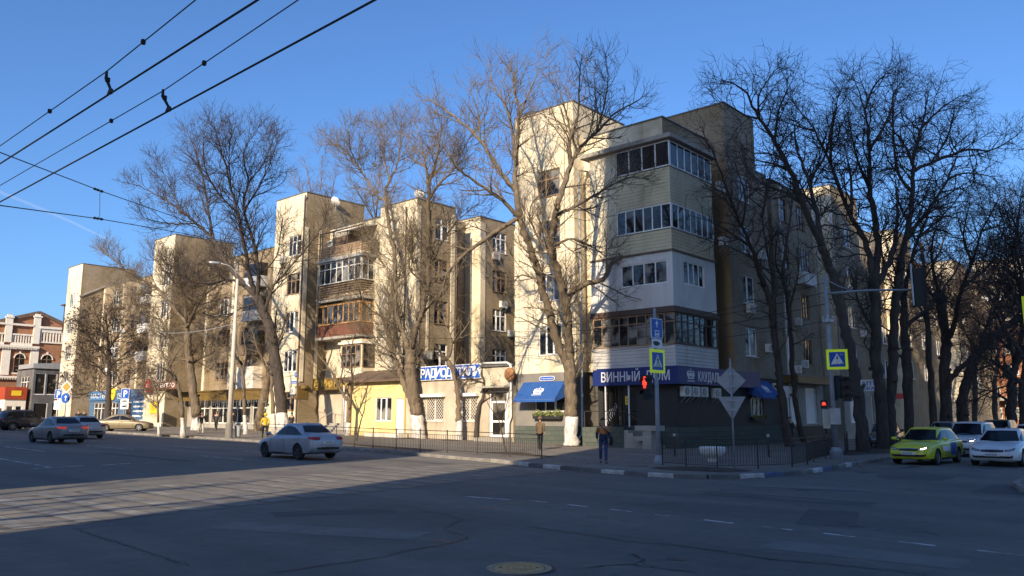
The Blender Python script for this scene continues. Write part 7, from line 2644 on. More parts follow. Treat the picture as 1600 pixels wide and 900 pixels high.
# cross span wires anchored at the middle stair tower
t = thing('span_wire', 'two black cross span wires with insulators running to the middle stair tower', 'overhead wire', (-37.5, 13.9, 11))
E_ = Vector((-64.3, 39.95, 16.3))
w1 = [Vector((-26, 5.1, 9.0)), Vector((-29.03, 7.58, 10.08)), Vector((-37.52, 13.87, 11.77)), Vector((-44, 20.2, 12.9)), Vector((-54, 30.0, 14.6)), E_]
w2 = [Vector((-26, 5.3, 7.7)), Vector((-28.99, 7.72, 8.33)), Vector((-37.49, 13.95, 10.46)), Vector((-44, 20.3, 12.0)), Vector((-54, 30.2, 14.3)), E_ - Vector((0, 0, .3))]
for w in (w1, w2):
    b = MB()
    b.tube([p - t.location for p in w], .02, 5)
    b.build('wire', M['wire'], t)
b = MB()
b.tube([w1[2] - t.location, w2[2] - t.location], .012, 5)
b.build('link', M['wire'], t)
for w in (w1, w2):
    d = (w[3] - w[2]).normalized()
    for s in (-.5, -.2, .18):
        b = MB()
        c = w[2] - t.location + d * s
        b.tube([c - d * .14, c - d * .1, c, c + d * .1, c + d * .14], [.02, .05, .065, .05, .02], 8)
        b.build('insulator', M['wire'], t)
# service cables
for lb, a, c, s, r in [('long pale service cable strung past the pale lamp post', (-69.2, 31.5, 8.8), (-51.3, 28.55, 8.0), .25, .02), ('service cable from the pale lamp post to the corner tower', (-51.3, 28.55, 8.0), (-35.4, 39.93, 6.9), .5, .014),
                       ('uppermost black cable from the traffic light mast to the left corner tower', (-13.34, 36.58, 7.67), (-35.4, 39.93, 7.25), .75, .014), ('second black cable from the traffic light mast to the left corner tower', (-13.34, 36.58, 7.23), (-35.4, 39.93, 6.9), .55, .014),
                       ('third black cable from the traffic light mast to the left corner tower', (-13.34, 36.58, 6.7), (-35.4, 39.93, 6.3), .5, .018), ('lowest black cable from the traffic light mast to the left corner tower', (-13.34, 36.58, 5.9), (-35.4, 39.93, 5.6), .35, .014),
                       ('black cable from the traffic light mast along the shaded side street', (-13.34, 36.58, 7.4), (-14.0, 44.9, 8.6), .2, .014)]:
    o = MB()
    pts = sag(a, c, s)
    o.tube([p - pts[0] for p in pts], r, 5)
    tag(o.build('cable', M['wire'] if 'pale' not in lb[:10] else M['metal'], loc=pts[0]), lb, 'overhead wire')
# contrail high in the sky
m = bpy.data.materials.new('contrail_ice')
m.use_nodes = True
_p = m.node_tree.nodes['Principled BSDF']
_p.inputs['Base Color'].default_value = (.9, .9, .92, 1)
_p.inputs['Roughness'].default_value = 1
_p.inputs['Alpha'].default_value = .035
b = MB()
b.tube([(-9696.0, 2446.0, 2422.0), (-9593.0, 2825.0, 2297.0), (-9468.0, 3217.0, 2148.0), (-9329.0, 3602.0, 1972.0)], [22, 20, 18, 10], 8)
tag(b.build('contrail', m), 'faint white contrail low in the sky at the left', 'contrail')
# ================================================================ CARS
M['tyre'] = mat('tyre_rubber', (.018, .018, .019), .85, (.03, .03, .03), 6)
M['rim'] = mat('alloy_rim', (.38, .39, .40), .35, metal=.8)
M['rimdark'] = mat('dark_alloy_rim', (.13, .13, .135), .4, metal=.7)
M['carglass'] = mat('car_glass', (.008, .009, .011), .05, spec=.38)
M['carblack'] = mat('car_black_trim', (.014, .014, .015), .45)
M['chrome'] = mat('chrome', (.6, .6, .62), .15, metal=1.0)
M['headlamp'] = mat('headlamp_glass', (.35, .37, .40), .08, metal=.35)
M['headlit'] = mat('lit_headlamp', (.9, .88, .8), .2, emit=(1, .93, .75), estr=2.2)
M['tail'] = mat('red_tail_lamp', (.30, .012, .018), .15)
M['taillit'] = mat('lit_tail_lamp', (.5, .03, .03), .2, emit=(1, .10, .06), estr=0.2)
M['plate'] = mat('number_plate', (.66, .67, .68), .5)
M['amber'] = mat('amber_lamp', (.6, .22, .03), .2)
def paint(name, c, metal=.0, rough=.28, dirt=(.16, .14, .12), amt=.35):
    m = mat(name, c, rough, tuple(c[i] * (1 - amt) + dirt[i] * amt for i in range(3)), 1.3, lo=.45, hi=.8, metal=metal)
    p = m.node_tree.nodes['Principled BSDF']
    p.inputs['Coat Weight'].default_value = .5
    p.inputs['Coat Roughness'].default_value = .08
    return m
def crl(xs, ys, x):
    """monotone-ish cubic through sample points"""
    if x <= xs[0]:
        return ys[0]
    if x >= xs[-1]:
        return ys[-1]
    i = next(k for k in range(len(xs) - 1) if xs[k] <= x <= xs[k + 1])
    h = xs[i + 1] - xs[i]
    t = (x - xs[i]) / h
    d = lambda k: 0 if k <= 0 or k >= len(xs) - 1 else (ys[k + 1] - ys[k - 1]) / (xs[k + 1] - xs[k - 1])
    m0, m1 = d(i) * h, d(i + 1) * h
    return (2 * t ** 3 - 3 * t * t + 1) * ys[i] + (t ** 3 - 2 * t * t + t) * m0 + (-2 * t ** 3 + 3 * t * t) * ys[i + 1] + (t ** 3 - t * t) * m1
#        x      hw    zb    zs    zt      (fractions of half length and half width; metres for an 1.46 m high car)
PROFILE = {
    'sedan': [(-1.0, .70, .42, .76, .84), (-.975, .86, .33, .86, .98), (-.90, .955, .27, .915, 1.045), (-.72, .99, .22, .935, 1.06), (-.45, 1.0, .19, .925, 1.02), (0, 1.0, .18, .895, .98), (.36, 1.0, .18, .865, .97),
              (.60, .995, .20, .80, .915), (.80, .97, .21, .725, .83), (.92, .90, .22, .65, .745), (.975, .80, .25, .56, .66), (1.0, .64, .32, .48, .57)],
    'hatch': [(-1.0, .74, .42, .80, .90), (-.98, .88, .33, .88, .97), (-.90, .96, .27, .93, 1.0), (-.72, .99, .22, .94, 1.02), (-.45, 1.0, .19, .925, 1.0), (0, 1.0, .18, .895, .98), (.36, 1.0, .18, .865, .97),
              (.60, .995, .20, .80, .925), (.80, .97, .21, .735, .85), (.92, .90, .22, .66, .765), (.975, .80, .25, .58, .68), (1.0, .66, .33, .50, .60)],
    'suv': [(-1.0, .78, .48, .86, .98), (-.98, .90, .38, .97, 1.04), (-.90, .97, .31, 1.0, 1.06), (-.70, .99, .27, 1.0, 1.07), (-.45, 1.0, .25, .99, 1.05), (0, 1.0, .24, .97, 1.04), (.36, 1.0, .24, .95, 1.04),
            (.60, .995, .25, .90, 1.01), (.80, .97, .26, .85, .96), (.92, .92, .27, .78, .90), (.975, .85, .30, .70, .82), (1.0, .72, .38, .60, .72)],
}
#            xf0   xf1   xr0    xr1   wb   wt   z0    z1
CABIN = {'sedan': (.50, .10, -.80, -.42, .90, .68, .92, 1.40), 'hatch': (.52, .12, -.97, -.66, .90, .70, .92, 1.42), 'suv': (.50, .16, -.97, -.80, .91, .74, .98, 1.60)}
def make_car(label, loc, yaw, pm, kind='sedan', L=4.4, W=1.74, H=1.46, wheel=.315, wb=None, lit='', rear_plate=True, group=None, tail='tail', rim='rim', trim='carblack', chars='', rails=False, extra=None, cat='car'):
    hl, hw = L / 2, W / 2
    kz = H / (1.47 if kind != 'suv' else 1.66)
    pr = PROFILE[kind]
    X = [p[0] * hl for p in pr]
    C = [[p[k] for p in pr] for k in range(1, 5)]
    t = thing('parked_car' if group else 'car', label, cat, loc, yaw, group)
    b = MB()
    xs = []
    for i in range(len(X) - 1):
        n = 2 if X[i + 1] - X[i] < .25 else 5
        xs += [X[i] + (X[i + 1] - X[i]) * k / n for k in range(n)]
    xs.append(X[-1])
    ring = []
    for x in xs:
        w = crl(X, C[0], x) * hw
        zb, zs, zt = (crl(X, C[k], x) * kz for k in (1, 2, 3))
        half = [(0, zb), (w * .82, zb), (w * .955, zb + .05), (w * .99, zb + .30 * (zs - zb)), (w, zb + .52 * (zs - zb)), (w * .993, zb + .74 * (zs - zb)), (w * .975, zs - .05), (w * .955, zs - .012), (w * .915, zs + .012),
                (w * .80, zs + (zt - zs) * .55), (w * .55, zs + (zt - zs) * .88), (w * .25, zt - .006), (0, zt)]
        full = half + [(-y, z) for y, z in half[-2:0:-1]]
        ring.append(len(b.v))
        b.v += [(x, y, z) for y, z in full]
        m = len(full)
    for i in range(len(xs) - 1):
        for k in range(m):
            k2 = (k + 1) % m
            b.f.append((ring[i] + k, ring[i] + k2, ring[i + 1] + k2, ring[i + 1] + k))
            b.m.append(0)
    b.f.append(tuple(ring[0] + k for k in reversed(range(m))))
    b.f.append(tuple(ring[-1] + k for k in range(m)))
    b.m += [0, 0]
    low = b.mesh('body', [pm, M['carblack']], True)
    # wheel arches cut from the solid
    wbx = wb or L * .59
    xw = (wbx / 2 + L * .012, -wbx / 2 + L * .012)
    cut = MB()
    for x in xw:
        for s in (-1, 1):
            y0 = s * hw * .52
            y1 = s * (hw + .2)
            cut.lathe([(0, min(y0, y1)), (wheel + .055, min(y0, y1)), (wheel + .055, max(y0, y1)), (0, max(y0, y1))], (x, 0, wheel), 22, 1, axis='y')
    # the lathe about 'y' runs towards -Y; both sides are covered symmetrically
    ob = bpy.data.objects.new('body', low)
    oc = bpy.data.objects.new('arch_cutter', cut.mesh('arch_cutter', [pm, M['carblack']]))
    COL.objects.link(ob)
    COL.objects.link(oc)
    md = ob.modifiers.new('arch', 'BOOLEAN')
    md.operation = 'DIFFERENCE'
    md.object = oc
    md.solver = 'EXACT'
    dg = bpy.context.evaluated_depsgraph_get()
    dg.update()
    lowc = bpy.data.meshes.new_from_object(ob.evaluated_get(dg))
    bpy.data.objects.remove(ob)
    bpy.data.objects.remove(oc)
    # cabin
    xf0, xf1, xr0, xr1, cwb, cwt, cz0, cz1 = CABIN[kind]
    g = MB()
    rows, M2 = 8, 0
    def outline(xf, xr, w, z):
        P = []
        for k in range(9):
            q = -1 + 2 * k / 8
            P.append((xf - .10 * q * q * (xf - xr) * .35, q * w * .90, z))
        for k in range(1, 12):
            f = k / 12
            bul = w * (.965 + .035 * math.sin(math.pi * f))
            P.append((xf - .05 * (xf - xr) - .03 + (xr + .04 * (xf - xr) - (xf - .05 * (xf - xr) - .03)) * f, bul, z))
        for k in range(9):
            q = 1 - 2 * k / 8
            P.append((xr + .08 * q * q * (xf - xr) * .30, q * w * .90, z))
        for k in range(1, 12):
            f = 1 - k / 12
            bul = w * (.965 + .035 * math.sin(math.pi * f))
            P.append((xf - .05 * (xf - xr) - .03 + (xr + .04 * (xf - xr) - (xf - .05 * (xf - xr) - .03)) * f, -bul, z))
        return P
    R_ = []
    for j in range(rows + 1):
        f = j / rows
        xf = hl * (xf0 + (xf1 - xf0) * (f ** .93)) + .03 * math.sin(math.pi * f)
        xr = hl * (xr0 + (xr1 - xr0) * (f ** .95)) - .04 * math.sin(math.pi * f)
        w = hw * (cwb + (cwt - cwb) * f ** 1.25)
        z = kz * (cz0 - .06 + (cz1 - cz0 + .06) * f)
        R_.append(outline(xf, xr, w, z))
    for (ins, dz) in ((.965, .022), (.88, .042), (.6, .058), (.25, .064)):
        cx = sum(p[0] for p in R_[rows]) / len(R_[rows])
        R_.append([(cx + (p[0] - cx) * ins, p[1] * ins, kz * cz1 + dz * kz) for p in R_[rows]])
    n = len(R_[0])
    for r in R_:
        g.v += r
    for j in range(len(R_) - 1):
        for k in range(n):
            k2 = (k + 1) % n
            g.f.append((j * n + k, j * n + k2, (j + 1) * n + k2, (j + 1) * n + k))
            g.m.append(0)
    g.f.append(tuple((len(R_) - 1) * n + k for k in range(n)))
    g.m.append(0)
    top = g.mesh('cabin', [pm], True)
    bmx = bmesh.new()
    bmx.from_mesh(lowc)
    bmx.from_mesh(top)
    me = bpy.data.meshes.new('body')
    bmx.to_mesh(me)
    me.materials.append(pm)
    me.materials.append(M['carblack'])
    bvh = BVHTree.FromBMesh(bmx)
    bmx.free()
    bo = link('body', me, t)
    try:
        bmx = bmesh.new()
        bmx.from_mesh(me)
        for e in bmx.edges:
            if len(e.link_faces) == 2 and e.calc_face_angle(0) > R(38):
                e.smooth = False
        for f in bmx.faces:
            f.smooth = True
        bmx.to_mesh(me)
        bmx.free()
    except Exception:
        pass
    def patch(lower, upper, axis, sgn, off=.006, nu=10, nv=5):
        """sheet draped on the body between two outlines; axis 'x': points are (y,z) seen from +-x, axis 'y': (x,z) seen from +-y"""
        def res(l, f):
            s = f * (len(l) - 1)
            i = min(int(s), len(l) - 2)
            return [l[i][k] + (l[i + 1][k] - l[i][k]) * (s - i) for k in (0, 1)]
        p = MB()
        last = None
        for j in range(nv + 1):
            for i in range(nu + 1):
                a, c = res(lower, i / nu), res(upper, i / nu)
                q = [a[k] + (c[k] - a[k]) * j / nv for k in (0, 1)]
                if axis == 'x':
                    o, d = Vector((sgn * 6, q[0], q[1])), Vector((-sgn, 0, 0))
                else:
                    o, d = Vector((q[0], sgn * 4, q[1])), Vector((0, -sgn, 0))
                h = bvh.ray_cast(o, d)
                if h[0] is None:
                    P = last if last is not None else Vector((q[0], 0, q[1])) if axis == 'y' else Vector((sgn * hl * .98, q[0], q[1]))
                else:
                    nn = h[1]
                    if nn.dot(d) > 0:
                        nn = -nn
                    P = h[0] + (nn * .7 - d * .3) * off
                last = P
                p.v.append(tuple(P))
        for j in range(nv):
            for i in range(nu):
                k = j * (nu + 1) + i
                p.f.append((k, k + 1, k + nu + 2, k + nu + 1))
                p.m.append(0)
        return p
    z_ = lambda v: v * kz
    zt_ = cz1 - .035
    # glass
    wsb, wst = hw * cwb * .84, hw * cwt * .84
    patch([(-wsb, z_(cz0 + .06)), (0, z_(cz0 + .03)), (wsb, z_(cz0 + .06))], [(-wst, z_(zt_)), (0, z_(zt_ + .01)), (wst, z_(zt_))], 'x', 1, nv=8).build('windscreen', M['carglass'], t, True)
    rz0 = {'sedan': cz0 + .15, 'hatch': cz0 + .12, 'suv': cz0 + .12}[kind]
    patch([(-wsb * .95, z_(rz0 + .02)), (0, z_(rz0)), (wsb * .95, z_(rz0 + .02))], [(-wst * .95, z_(zt_ - .01)), (0, z_(zt_)), (wst * .95, z_(zt_ - .01))], 'x', -1, nv=8).build('rear_window', M['carglass'], t, True)
    xa0, xa1 = hl * xf0 - .16, hl * xf1 - .10
    xe0, xe1 = hl * xr0 + (.34 if kind == 'sedan' else .30), hl * xr1 + (.16 if kind == 'sedan' else .14)
    xm = (xa0 + xe0) / 2 + .04
    zb_, ztp = z_(cz0 + .055), z_(zt_ - .02)
    for s in (-1, 1):
        p1 = patch([(xm + .03, zb_), (xa0 - .3, zb_ - .005), (xa0 - .02, zb_ + .0)], [(xm + .02, ztp), ((xm + xa1) / 2, ztp), (xa1 - .02, ztp - .03)], 'y', s, nu=10)
        p1.build('side_window', M['carglass'], t, True)
        p2 = patch([(xe0 + .06, zb_ + .02), (xe0 + .5, zb_), (xm - .05, zb_)], [(xe1 + .1, ztp - .05), (xe1 + .45, ztp - .005), (xm - .06, ztp)], 'y', s, nu=10)
        p2.build('side_window', M['carglass'], t, True)
        p3 = patch([(xm - .05, zb_), (xm + .03, zb_)], [(xm - .06, ztp), (xm + .02, ztp)], 'y', s, .005, 2)
        p3.build('door_pillar', M['carblack'], t, True)
        # door shut lines and handles
        q = MB()
        for x in (xa0 - .08, xm, xe0 + .10):
            pp = patch([(x - .010, z_(.30)), (x + .010, z_(.30))], [(x - .010, z_(.86)), (x + .010, z_(.86))], 'y', s, .003, 1, 8)
            o = len(q.v)
            q.v += pp.v
            q.f += [tuple(o + k for k in f) for f in pp.f]
            q.m += pp.m
        q.build('door_gap', M['carblack'], t)
        for x in (xm + .18, xe0 + .28):
            h = bvh.ray_cast(Vector((x, s * 4, z_(.80))), Vector((0, -s, 0)))
            if h[0] is not None:
                q = MB()
                q.box(x - .09, x + .09, h[0].y - .01 if s > 0 else h[0].y - .028, h[0].y + .028 if s > 0 else h[0].y + .01, z_(.79), z_(.815))
                q.build('door_handle', pm, t)
        patch([(xw[1] + wheel + .08, z_(pr[5][2] + .005)), (xw[0] - wheel - .08, z_(pr[5][2] + .005))], [(xw[1] + wheel + .08, z_(pr[5][2] + .09)), (xw[0] - wheel - .08, z_(pr[5][2] + .09))], 'y', s, .006, 8, 2).build('sill_trim', M[trim], t, True)
        # mirror
        q = MB()
        zc = z_(cz0 + .08)
        cx = xa0 - .12
        q.tube([(cx, s * hw * .93, zc - .04), (cx, s * (hw + .06), zc)], .025, 6)
        for k, (yy, r) in enumerate(((0, .6), (.05, 1), (.13, 1), (.19, .7))):
            for a in range(10):
                an = 2 * math.pi * a / 10
                q.v.append((cx + .06 * r * math.cos(an), s * (hw + .04 + yy), zc + .02 + .07 * r * math.sin(an)))
        o = len(q.v) - 40
        for k in range(3):
            for a in range(10):
                q.f.append((o + k * 10 + a, o + k * 10 + (a + 1) % 10, o + (k + 1) * 10 + (a + 1) % 10, o + (k + 1) * 10 + a))
                q.m.append(0)
        q.f += [tuple(o + a for a in range(10)), tuple(o + 30 + a for a in range(10))]
        q.m += [0, 0]
        q.build('mirror', pm, t, True)
        # lamps
        kL = .12 if kind == 'suv' else 0
        hm = 'headlit' if (('l' in lit and s > 0) or ('r' in lit and s < 0)) else 'headlamp'
        hp = patch([(s * hw * .48, z_(.595 + kL)), (s * hw * .66, z_(.60 + kL)), (s * hw * .80, z_(.65 + kL))], [(s * hw * .46, z_(.655 + kL)), (s * hw * .66, z_(.695 + kL)), (s * hw * .81, z_(.735 + kL))], 'x', 1, .008, 10, 4)
        hp.build('headlight', M['carblack'], t, True)
        hp = patch([(s * hw * .52, z_(.61 + kL)), (s * hw * .66, z_(.615 + kL)), (s * hw * .76, z_(.655 + kL))], [(s * hw * .52, z_(.65 + kL)), (s * hw * .66, z_(.68 + kL)), (s * hw * .76, z_(.715 + kL))], 'x', 1, .013, 8, 4)
        hp.build('headlight_lens', M[hm], t, True)
        hp = patch([(s * hw * .56, z_(.335)), (s * hw * .74, z_(.36))], [(s * hw * .58, z_(.40)), (s * hw * .76, z_(.45))], 'x', 1, .006, 5, 3)
        hp.build('fog_light', M['carblack'], t, True)
        tz = .80 if kind != 'suv' else .86
        tp = patch([(s * hw * .46, z_(tz)), (s * hw * .66, z_(tz - .02)), (s * hw * .86, z_(tz + .02))], [(s * hw * .44, z_(tz + .10)), (s * hw * .66, z_(tz + .115)), (s * hw * .87, z_(tz + .11))], 'x', -1, .012, 10, 4)
        tp.build('tail_light', M[tail], t, True)
        tp = patch([(-hl * .985, z_(tz)), (-hl * .90, z_(tz + .045))], [(-hl * .985, z_(tz + .11)), (-hl * .87, z_(tz + .115))], 'y', s, .008, 5, 3)
        tp.build('tail_light', M[tail], t, True)
    kL = .12 if kind == 'suv' else 0
    patch([(-hw * .42, z_(.575 + kL)), (0, z_(.56 + kL)), (hw * .42, z_(.575 + kL))], [(-hw * .44, z_(.64 + kL)), (0, z_(.655 + kL)), (hw * .44, z_(.64 + kL))], 'x', 1, .010, 10, 3).build('grille', M['carblack'], t, True)
    patch([(-hw * .43, z_(.648 + kL)), (0, z_(.663 + kL)), (hw * .43, z_(.648 + kL))], [(-hw * .43, z_(.660 + kL)), (0, z_(.676 + kL)), (hw * .43, z_(.660 + kL))], 'x', 1, .014, 10, 1).build('grille_trim', M['chrome'], t, True)
    patch([(-hw * .60, z_(.335)), (0, z_(.335)), (hw * .60, z_(.335))], [(-hw * .62, z_(.42)), (0, z_(.43)), (hw * .62, z_(.42))], 'x', 1, .008, 10, 3).build('lower_intake', M['carblack'], t, True)
    patch([(-hw * .60, z_(.42)), (0, z_(.41)), (hw * .60, z_(.42))], [(-hw * .64, z_(.50)), (0, z_(.52)), (hw * .64, z_(.50))], 'x', -1, .008, 10, 3).build('rear_valance', M[trim], t, True)
    def plate_(sgn, z):
        h = bvh.ray_cast(Vector((sgn * 6, 0, z)), Vector((-sgn, 0, 0)))
        if h[0] is None:
            return
        x = h[0].x
        q = MB()
        q.box(min(x, x + sgn * .025), max(x, x + sgn * .025), -.26, .26, z - .056, z + .056)
        po = q.build('number_plate', M['plate'], t)
        q = MB()
        y = -.22
        k = 0
        for w in (.04, .045, .045, .045, .04, .04, .05):
            q.box(min(x + sgn * .025, x + sgn * .027), max(x + sgn * .025, x + sgn * .027), y, y + w * .6, z - .03, z + .03)
            y += w + .012
        q.build('plate_characters', M['black'], po)
    plate_(1, z_(.47 + kL * .6))
    if rear_plate:
        plate_(-1, z_(.70 if kind != 'suv' else .78))
    # wheels
    ty = MB()
    w2 = .105
    ty.lathe([(wheel * .68, -w2), (wheel * .9, -w2 - .004), (wheel * .985, -w2 * .75), (wheel, -w2 * .3), (wheel, w2 * .3), (wheel * .985, w2 * .75), (wheel * .9, w2 + .004), (wheel * .68, w2), (wheel * .62, w2 * .2), (wheel * .62, -w2)], n=28, axis='y')
    tm_ = ty.mesh('tyre', M['tyre'], True)
    rm = MB()
    rm.lathe([(wheel * .70, w2 * .92), (wheel * .66, w2 * .95), (wheel * .62, w2 * .6), (wheel * .60, -w2 * .2)], n=28, axis='y')
    rm.lathe([(0, w2 * .82), (wheel * .13, w2 * .80), (wheel * .16, w2 * .5)], n=14, axis='y')
    for k in range(10 if kind != 'hatch' else 14):
        a = 2 * math.pi * (k + (.18 if k % 2 else -.18) * (1 if kind != 'hatch' else 0)) / (10 if kind != 'hatch' else 14)
        rm.bar((wheel * .12 * math.cos(a), -w2 * .72, wheel * .12 * math.sin(a)), (wheel * .64 * math.cos(a), -w2 * .72, wheel * .64 * math.sin(a)), .035, .03)
    rmm = rm.mesh('rim', M[rim])
    dk = MB()
    dk.lathe([(0, w2 * .15), (wheel * .62, w2 * .15)], n=24, axis='y')
    dkm = dk.mesh('brake_disc', M['carblack'])
    for x in xw:
        for s in (-1, 1):
            wo = link('wheel', tm_, t, (x, s * (hw - w2 - .015), wheel), (0, 0, 0 if s < 0 else math.pi))
            link('rim', rmm, wo)
            link('brake_disc', dkm, wo)
    if rails:
        q = MB()
        for s in (-1, 1):
            q.tube([(hl * xf1 - .2, s * hw * cwt * .9, z_(cz1 + .01)), (hl * xf1 - .35, s * hw * cwt * .9, z_(cz1 + .07)), (hl * xr1 + .35, s * hw * cwt * .9, z_(cz1 + .07)), (hl * xr1 + .2, s * hw * cwt * .9, z_(cz1 + .01))], .02, 6)
        q.build('roof_rail', M['carblack'], t)
    if extra:
        extra(t, patch, z_, hw, hl, pm)
    # wiper-free antenna fin
    q = MB()
    xz = hl * xr1 + .25
    q.prism([(xz, -.015, z_(cz1 + .045)), (xz + .16, -.015, z_(cz1 + .045)), (xz + .03, -.015, z_(cz1 + .11))], (0, .03, 0))
    q.build('antenna', pm, t)
    return t
P_ = {'silver': paint('silver_blue_paint', (.36, .40, .47), .35, .3), 'grey': paint('dusty_grey_paint', (.25, .245, .25), .3, .4), 'pearl': paint('pale_silver_paint', (.42, .42, .43), .3, .35), 'gold': paint('gold_beige_paint', (.22, .175, .105), .3, .4),
      'black': paint('black_paint_car', (.018, .018, .021), 0, .25), 'navy': paint('dark_blue_grey_paint', (.06, .075, .11), .2, .3), 'bluegrey': paint('blue_grey_paint', (.15, .175, .22), .3, .35), 'taxi': paint('taxi_yellow_green_paint', (.58, .60, .02), 0, .3, amt=.15),
      'white': paint('white_car_paint', (.68, .69, .70), 0, .28, amt=.12), 'white2': paint('off_white_car_paint', (.60, .61, .62), 0, .3, amt=.15), 'dark': paint('dark_graphite_paint', (.035, .038, .045), .2, .3)}
def on_road(x, y, dz=0.0):
    return (x, y, rz_(x, y) + dz)
make_car('silver sedan with dark windows driving away along the left road', on_road(-29.6, 19.7), R(178), P_['silver'], 'sedan', 4.37, 1.70, 1.47, .31, rim='rimdark')
make_car('dusty grey sedan with its left tail lamp lit driving away at the left', on_road(-49.7, 17.2), R(181), P_['grey'], 'sedan', 4.6, 1.75, 1.47, .315, tail='taillit', rim='rimdark')
make_car('pale silver sedan half hidden in front of the dusty grey sedan', on_road(-57.5, 21.3), R(180), P_['pearl'], 'sedan', 4.5, 1.74, 1.47, rim='rimdark')
def amber(t, patch, z_, hw, hl, pm):
    patch([(-hl * .98, z_(.66)), (-hl * .93, z_(.66))], [(-hl * .98, z_(.74)), (-hl * .93, z_(.74))], 'y', 1, .012, 4, 3).build('turn_signal', M['amber'], t)
make_car('gold beige sedan seen from the side turning off by the parking sign', (-71.2, 29.9, gz(-71.2, 29.9)), R(52), P_['gold'], 'sedan', 4.5, 1.74, 1.42, .30, extra=amber)
make_car('black off road car parked nose in at the left kerb', on_road(-81.2, 25.4), R(92), P_['black'], 'suv', 4.7, 1.85, 1.80, .36, rails=True, cat='suv', group='cars parked nose in along the left kerb')
make_car('blue grey hatchback parked beside the black off road car', on_road(-85.8, 25.4), R(96), P_['bluegrey'], 'hatch', 4.2, 1.72, 1.48, group='cars parked nose in along the left kerb')
make_car('outermost blue grey car at the left edge of the photo', on_road(-89.6, 25.4), R(96), P_['navy'], 'hatch', 4.3, 1.74, 1.5, group='cars parked nose in along the left kerb')
def taxi_extra(t, patch, z_, hw, hl, pm):
    q = patch([(-.95, z_(.36)), (-.2, z_(.34))], [(-1.05, z_(.86)), (-.3, z_(.86))], 'y', 1, .005, 6, 4)
    q.build('blue_door_print', M['signblue'], t)
    q = patch([(-.15, z_(.52)), (.75, z_(.52))], [(-.15, z_(.74)), (.75, z_(.74))], 'y', 1, .005, 6, 3)
    q.build('white_door_print', M['white'], t)
    b = MB()
    for k in range(6):
        pass
make_car('yellow green taxi with one lit headlight waiting at the side street', on_road(-9.75, 37.1), R(-93), P_['taxi'], 'hatch', 4.48, 1.71, 1.46, .31, lit='l', extra=taxi_extra, rear_plate=False, cat='taxi')
make_car('white sedan with black grille waiting right of the yellow green taxi', on_road(-7.15, 38.4), R(-90), P_['white'], 'sedan', 4.84, 1.83, 1.46, .33, rear_plate=False)
make_car('white crossover with lit headlight queueing behind the yellow green taxi', on_road(-9.9, 45.5), R(-92), P_['white2'], 'suv', 4.48, 1.85, 1.66, .35, lit='l', rear_plate=False, cat='suv')
make_car('white hatchback queueing behind the white sedan', on_road(-8.7, 54.0), R(-91), P_['white2'], 'hatch', 4.2, 1.72, 1.48, rear_plate=False)
make_car('dark car right behind the white sedan at the right edge', on_road(-6.6, 45.5), R(-90), P_['dark'], 'suv', 4.5, 1.82, 1.62, .34, rear_plate=False, cat='suv')
make_car('dark blue crossover far back in the side street queue', on_road(-7.0, 57.0), R(-90), P_['navy'], 'suv', 4.6, 1.85, 1.7, .35, rear_plate=False, cat='suv')
make_car('black car with pale roof edge parked under the trees behind the white crossover', on_road(-10.8, 56.5), R(-90), P_['dark'], 'suv', 4.6, 1.85, 1.72, .35, rear_plate=False, cat='suv')
make_car('dark sedan parked behind the double trunked trees', (-16.2, 53.0, gz(-16, 53)), R(-80), P_['black'], 'sedan', 4.5, 1.76, 1.48, rear_plate=False)
make_car('grey car parked further under the side street trees', (-13.9, 57.0, gz(-14, 57)), R(-88), P_['grey'], 'hatch', 4.4, 1.76, 1.5, rear_plate=False)
make_car('farthest dark car visible between the trunks of the side street', on_road(-9.0, 66.0), R(-90), P_['navy'], 'sedan', 4.5, 1.76, 1.48, rear_plate=False)
# ================================================================ PEOPLE
M['skin'] = mat('skin', (.42, .25, .17), .6)
def skin_mesh(name, V, E, Rd, mats, sub=1, root=0):
    me = bpy.data.meshes.new(name)
    me.from_pydata(V, E, [])
    ob = bpy.data.objects.new(name, me)
    COL.objects.link(ob)
    md = ob.modifiers.new('skin', 'SKIN')
    md.branch_smoothing = 0.6
    for i, d in enumerate(me.skin_vertices[0].data):
        r = Rd[i]
        d.radius = r if hasattr(r, '__len__') else (r, r)
        d.use_root = (i == root)
    if sub:
        s = ob.modifiers.new('sub', 'SUBSURF')
        s.levels = s.render_levels = sub
    dg = bpy.context.evaluated_depsgraph_get()
    dg.update()
    out = bpy.data.meshes.new_from_object(ob.evaluated_get(dg))
    bpy.data.objects.remove(ob)
    out.name = name
    out.materials.clear()
    for m in mats:
        out.materials.append(m)
    for p in out.polygons:
        p.use_smooth = True
    return out
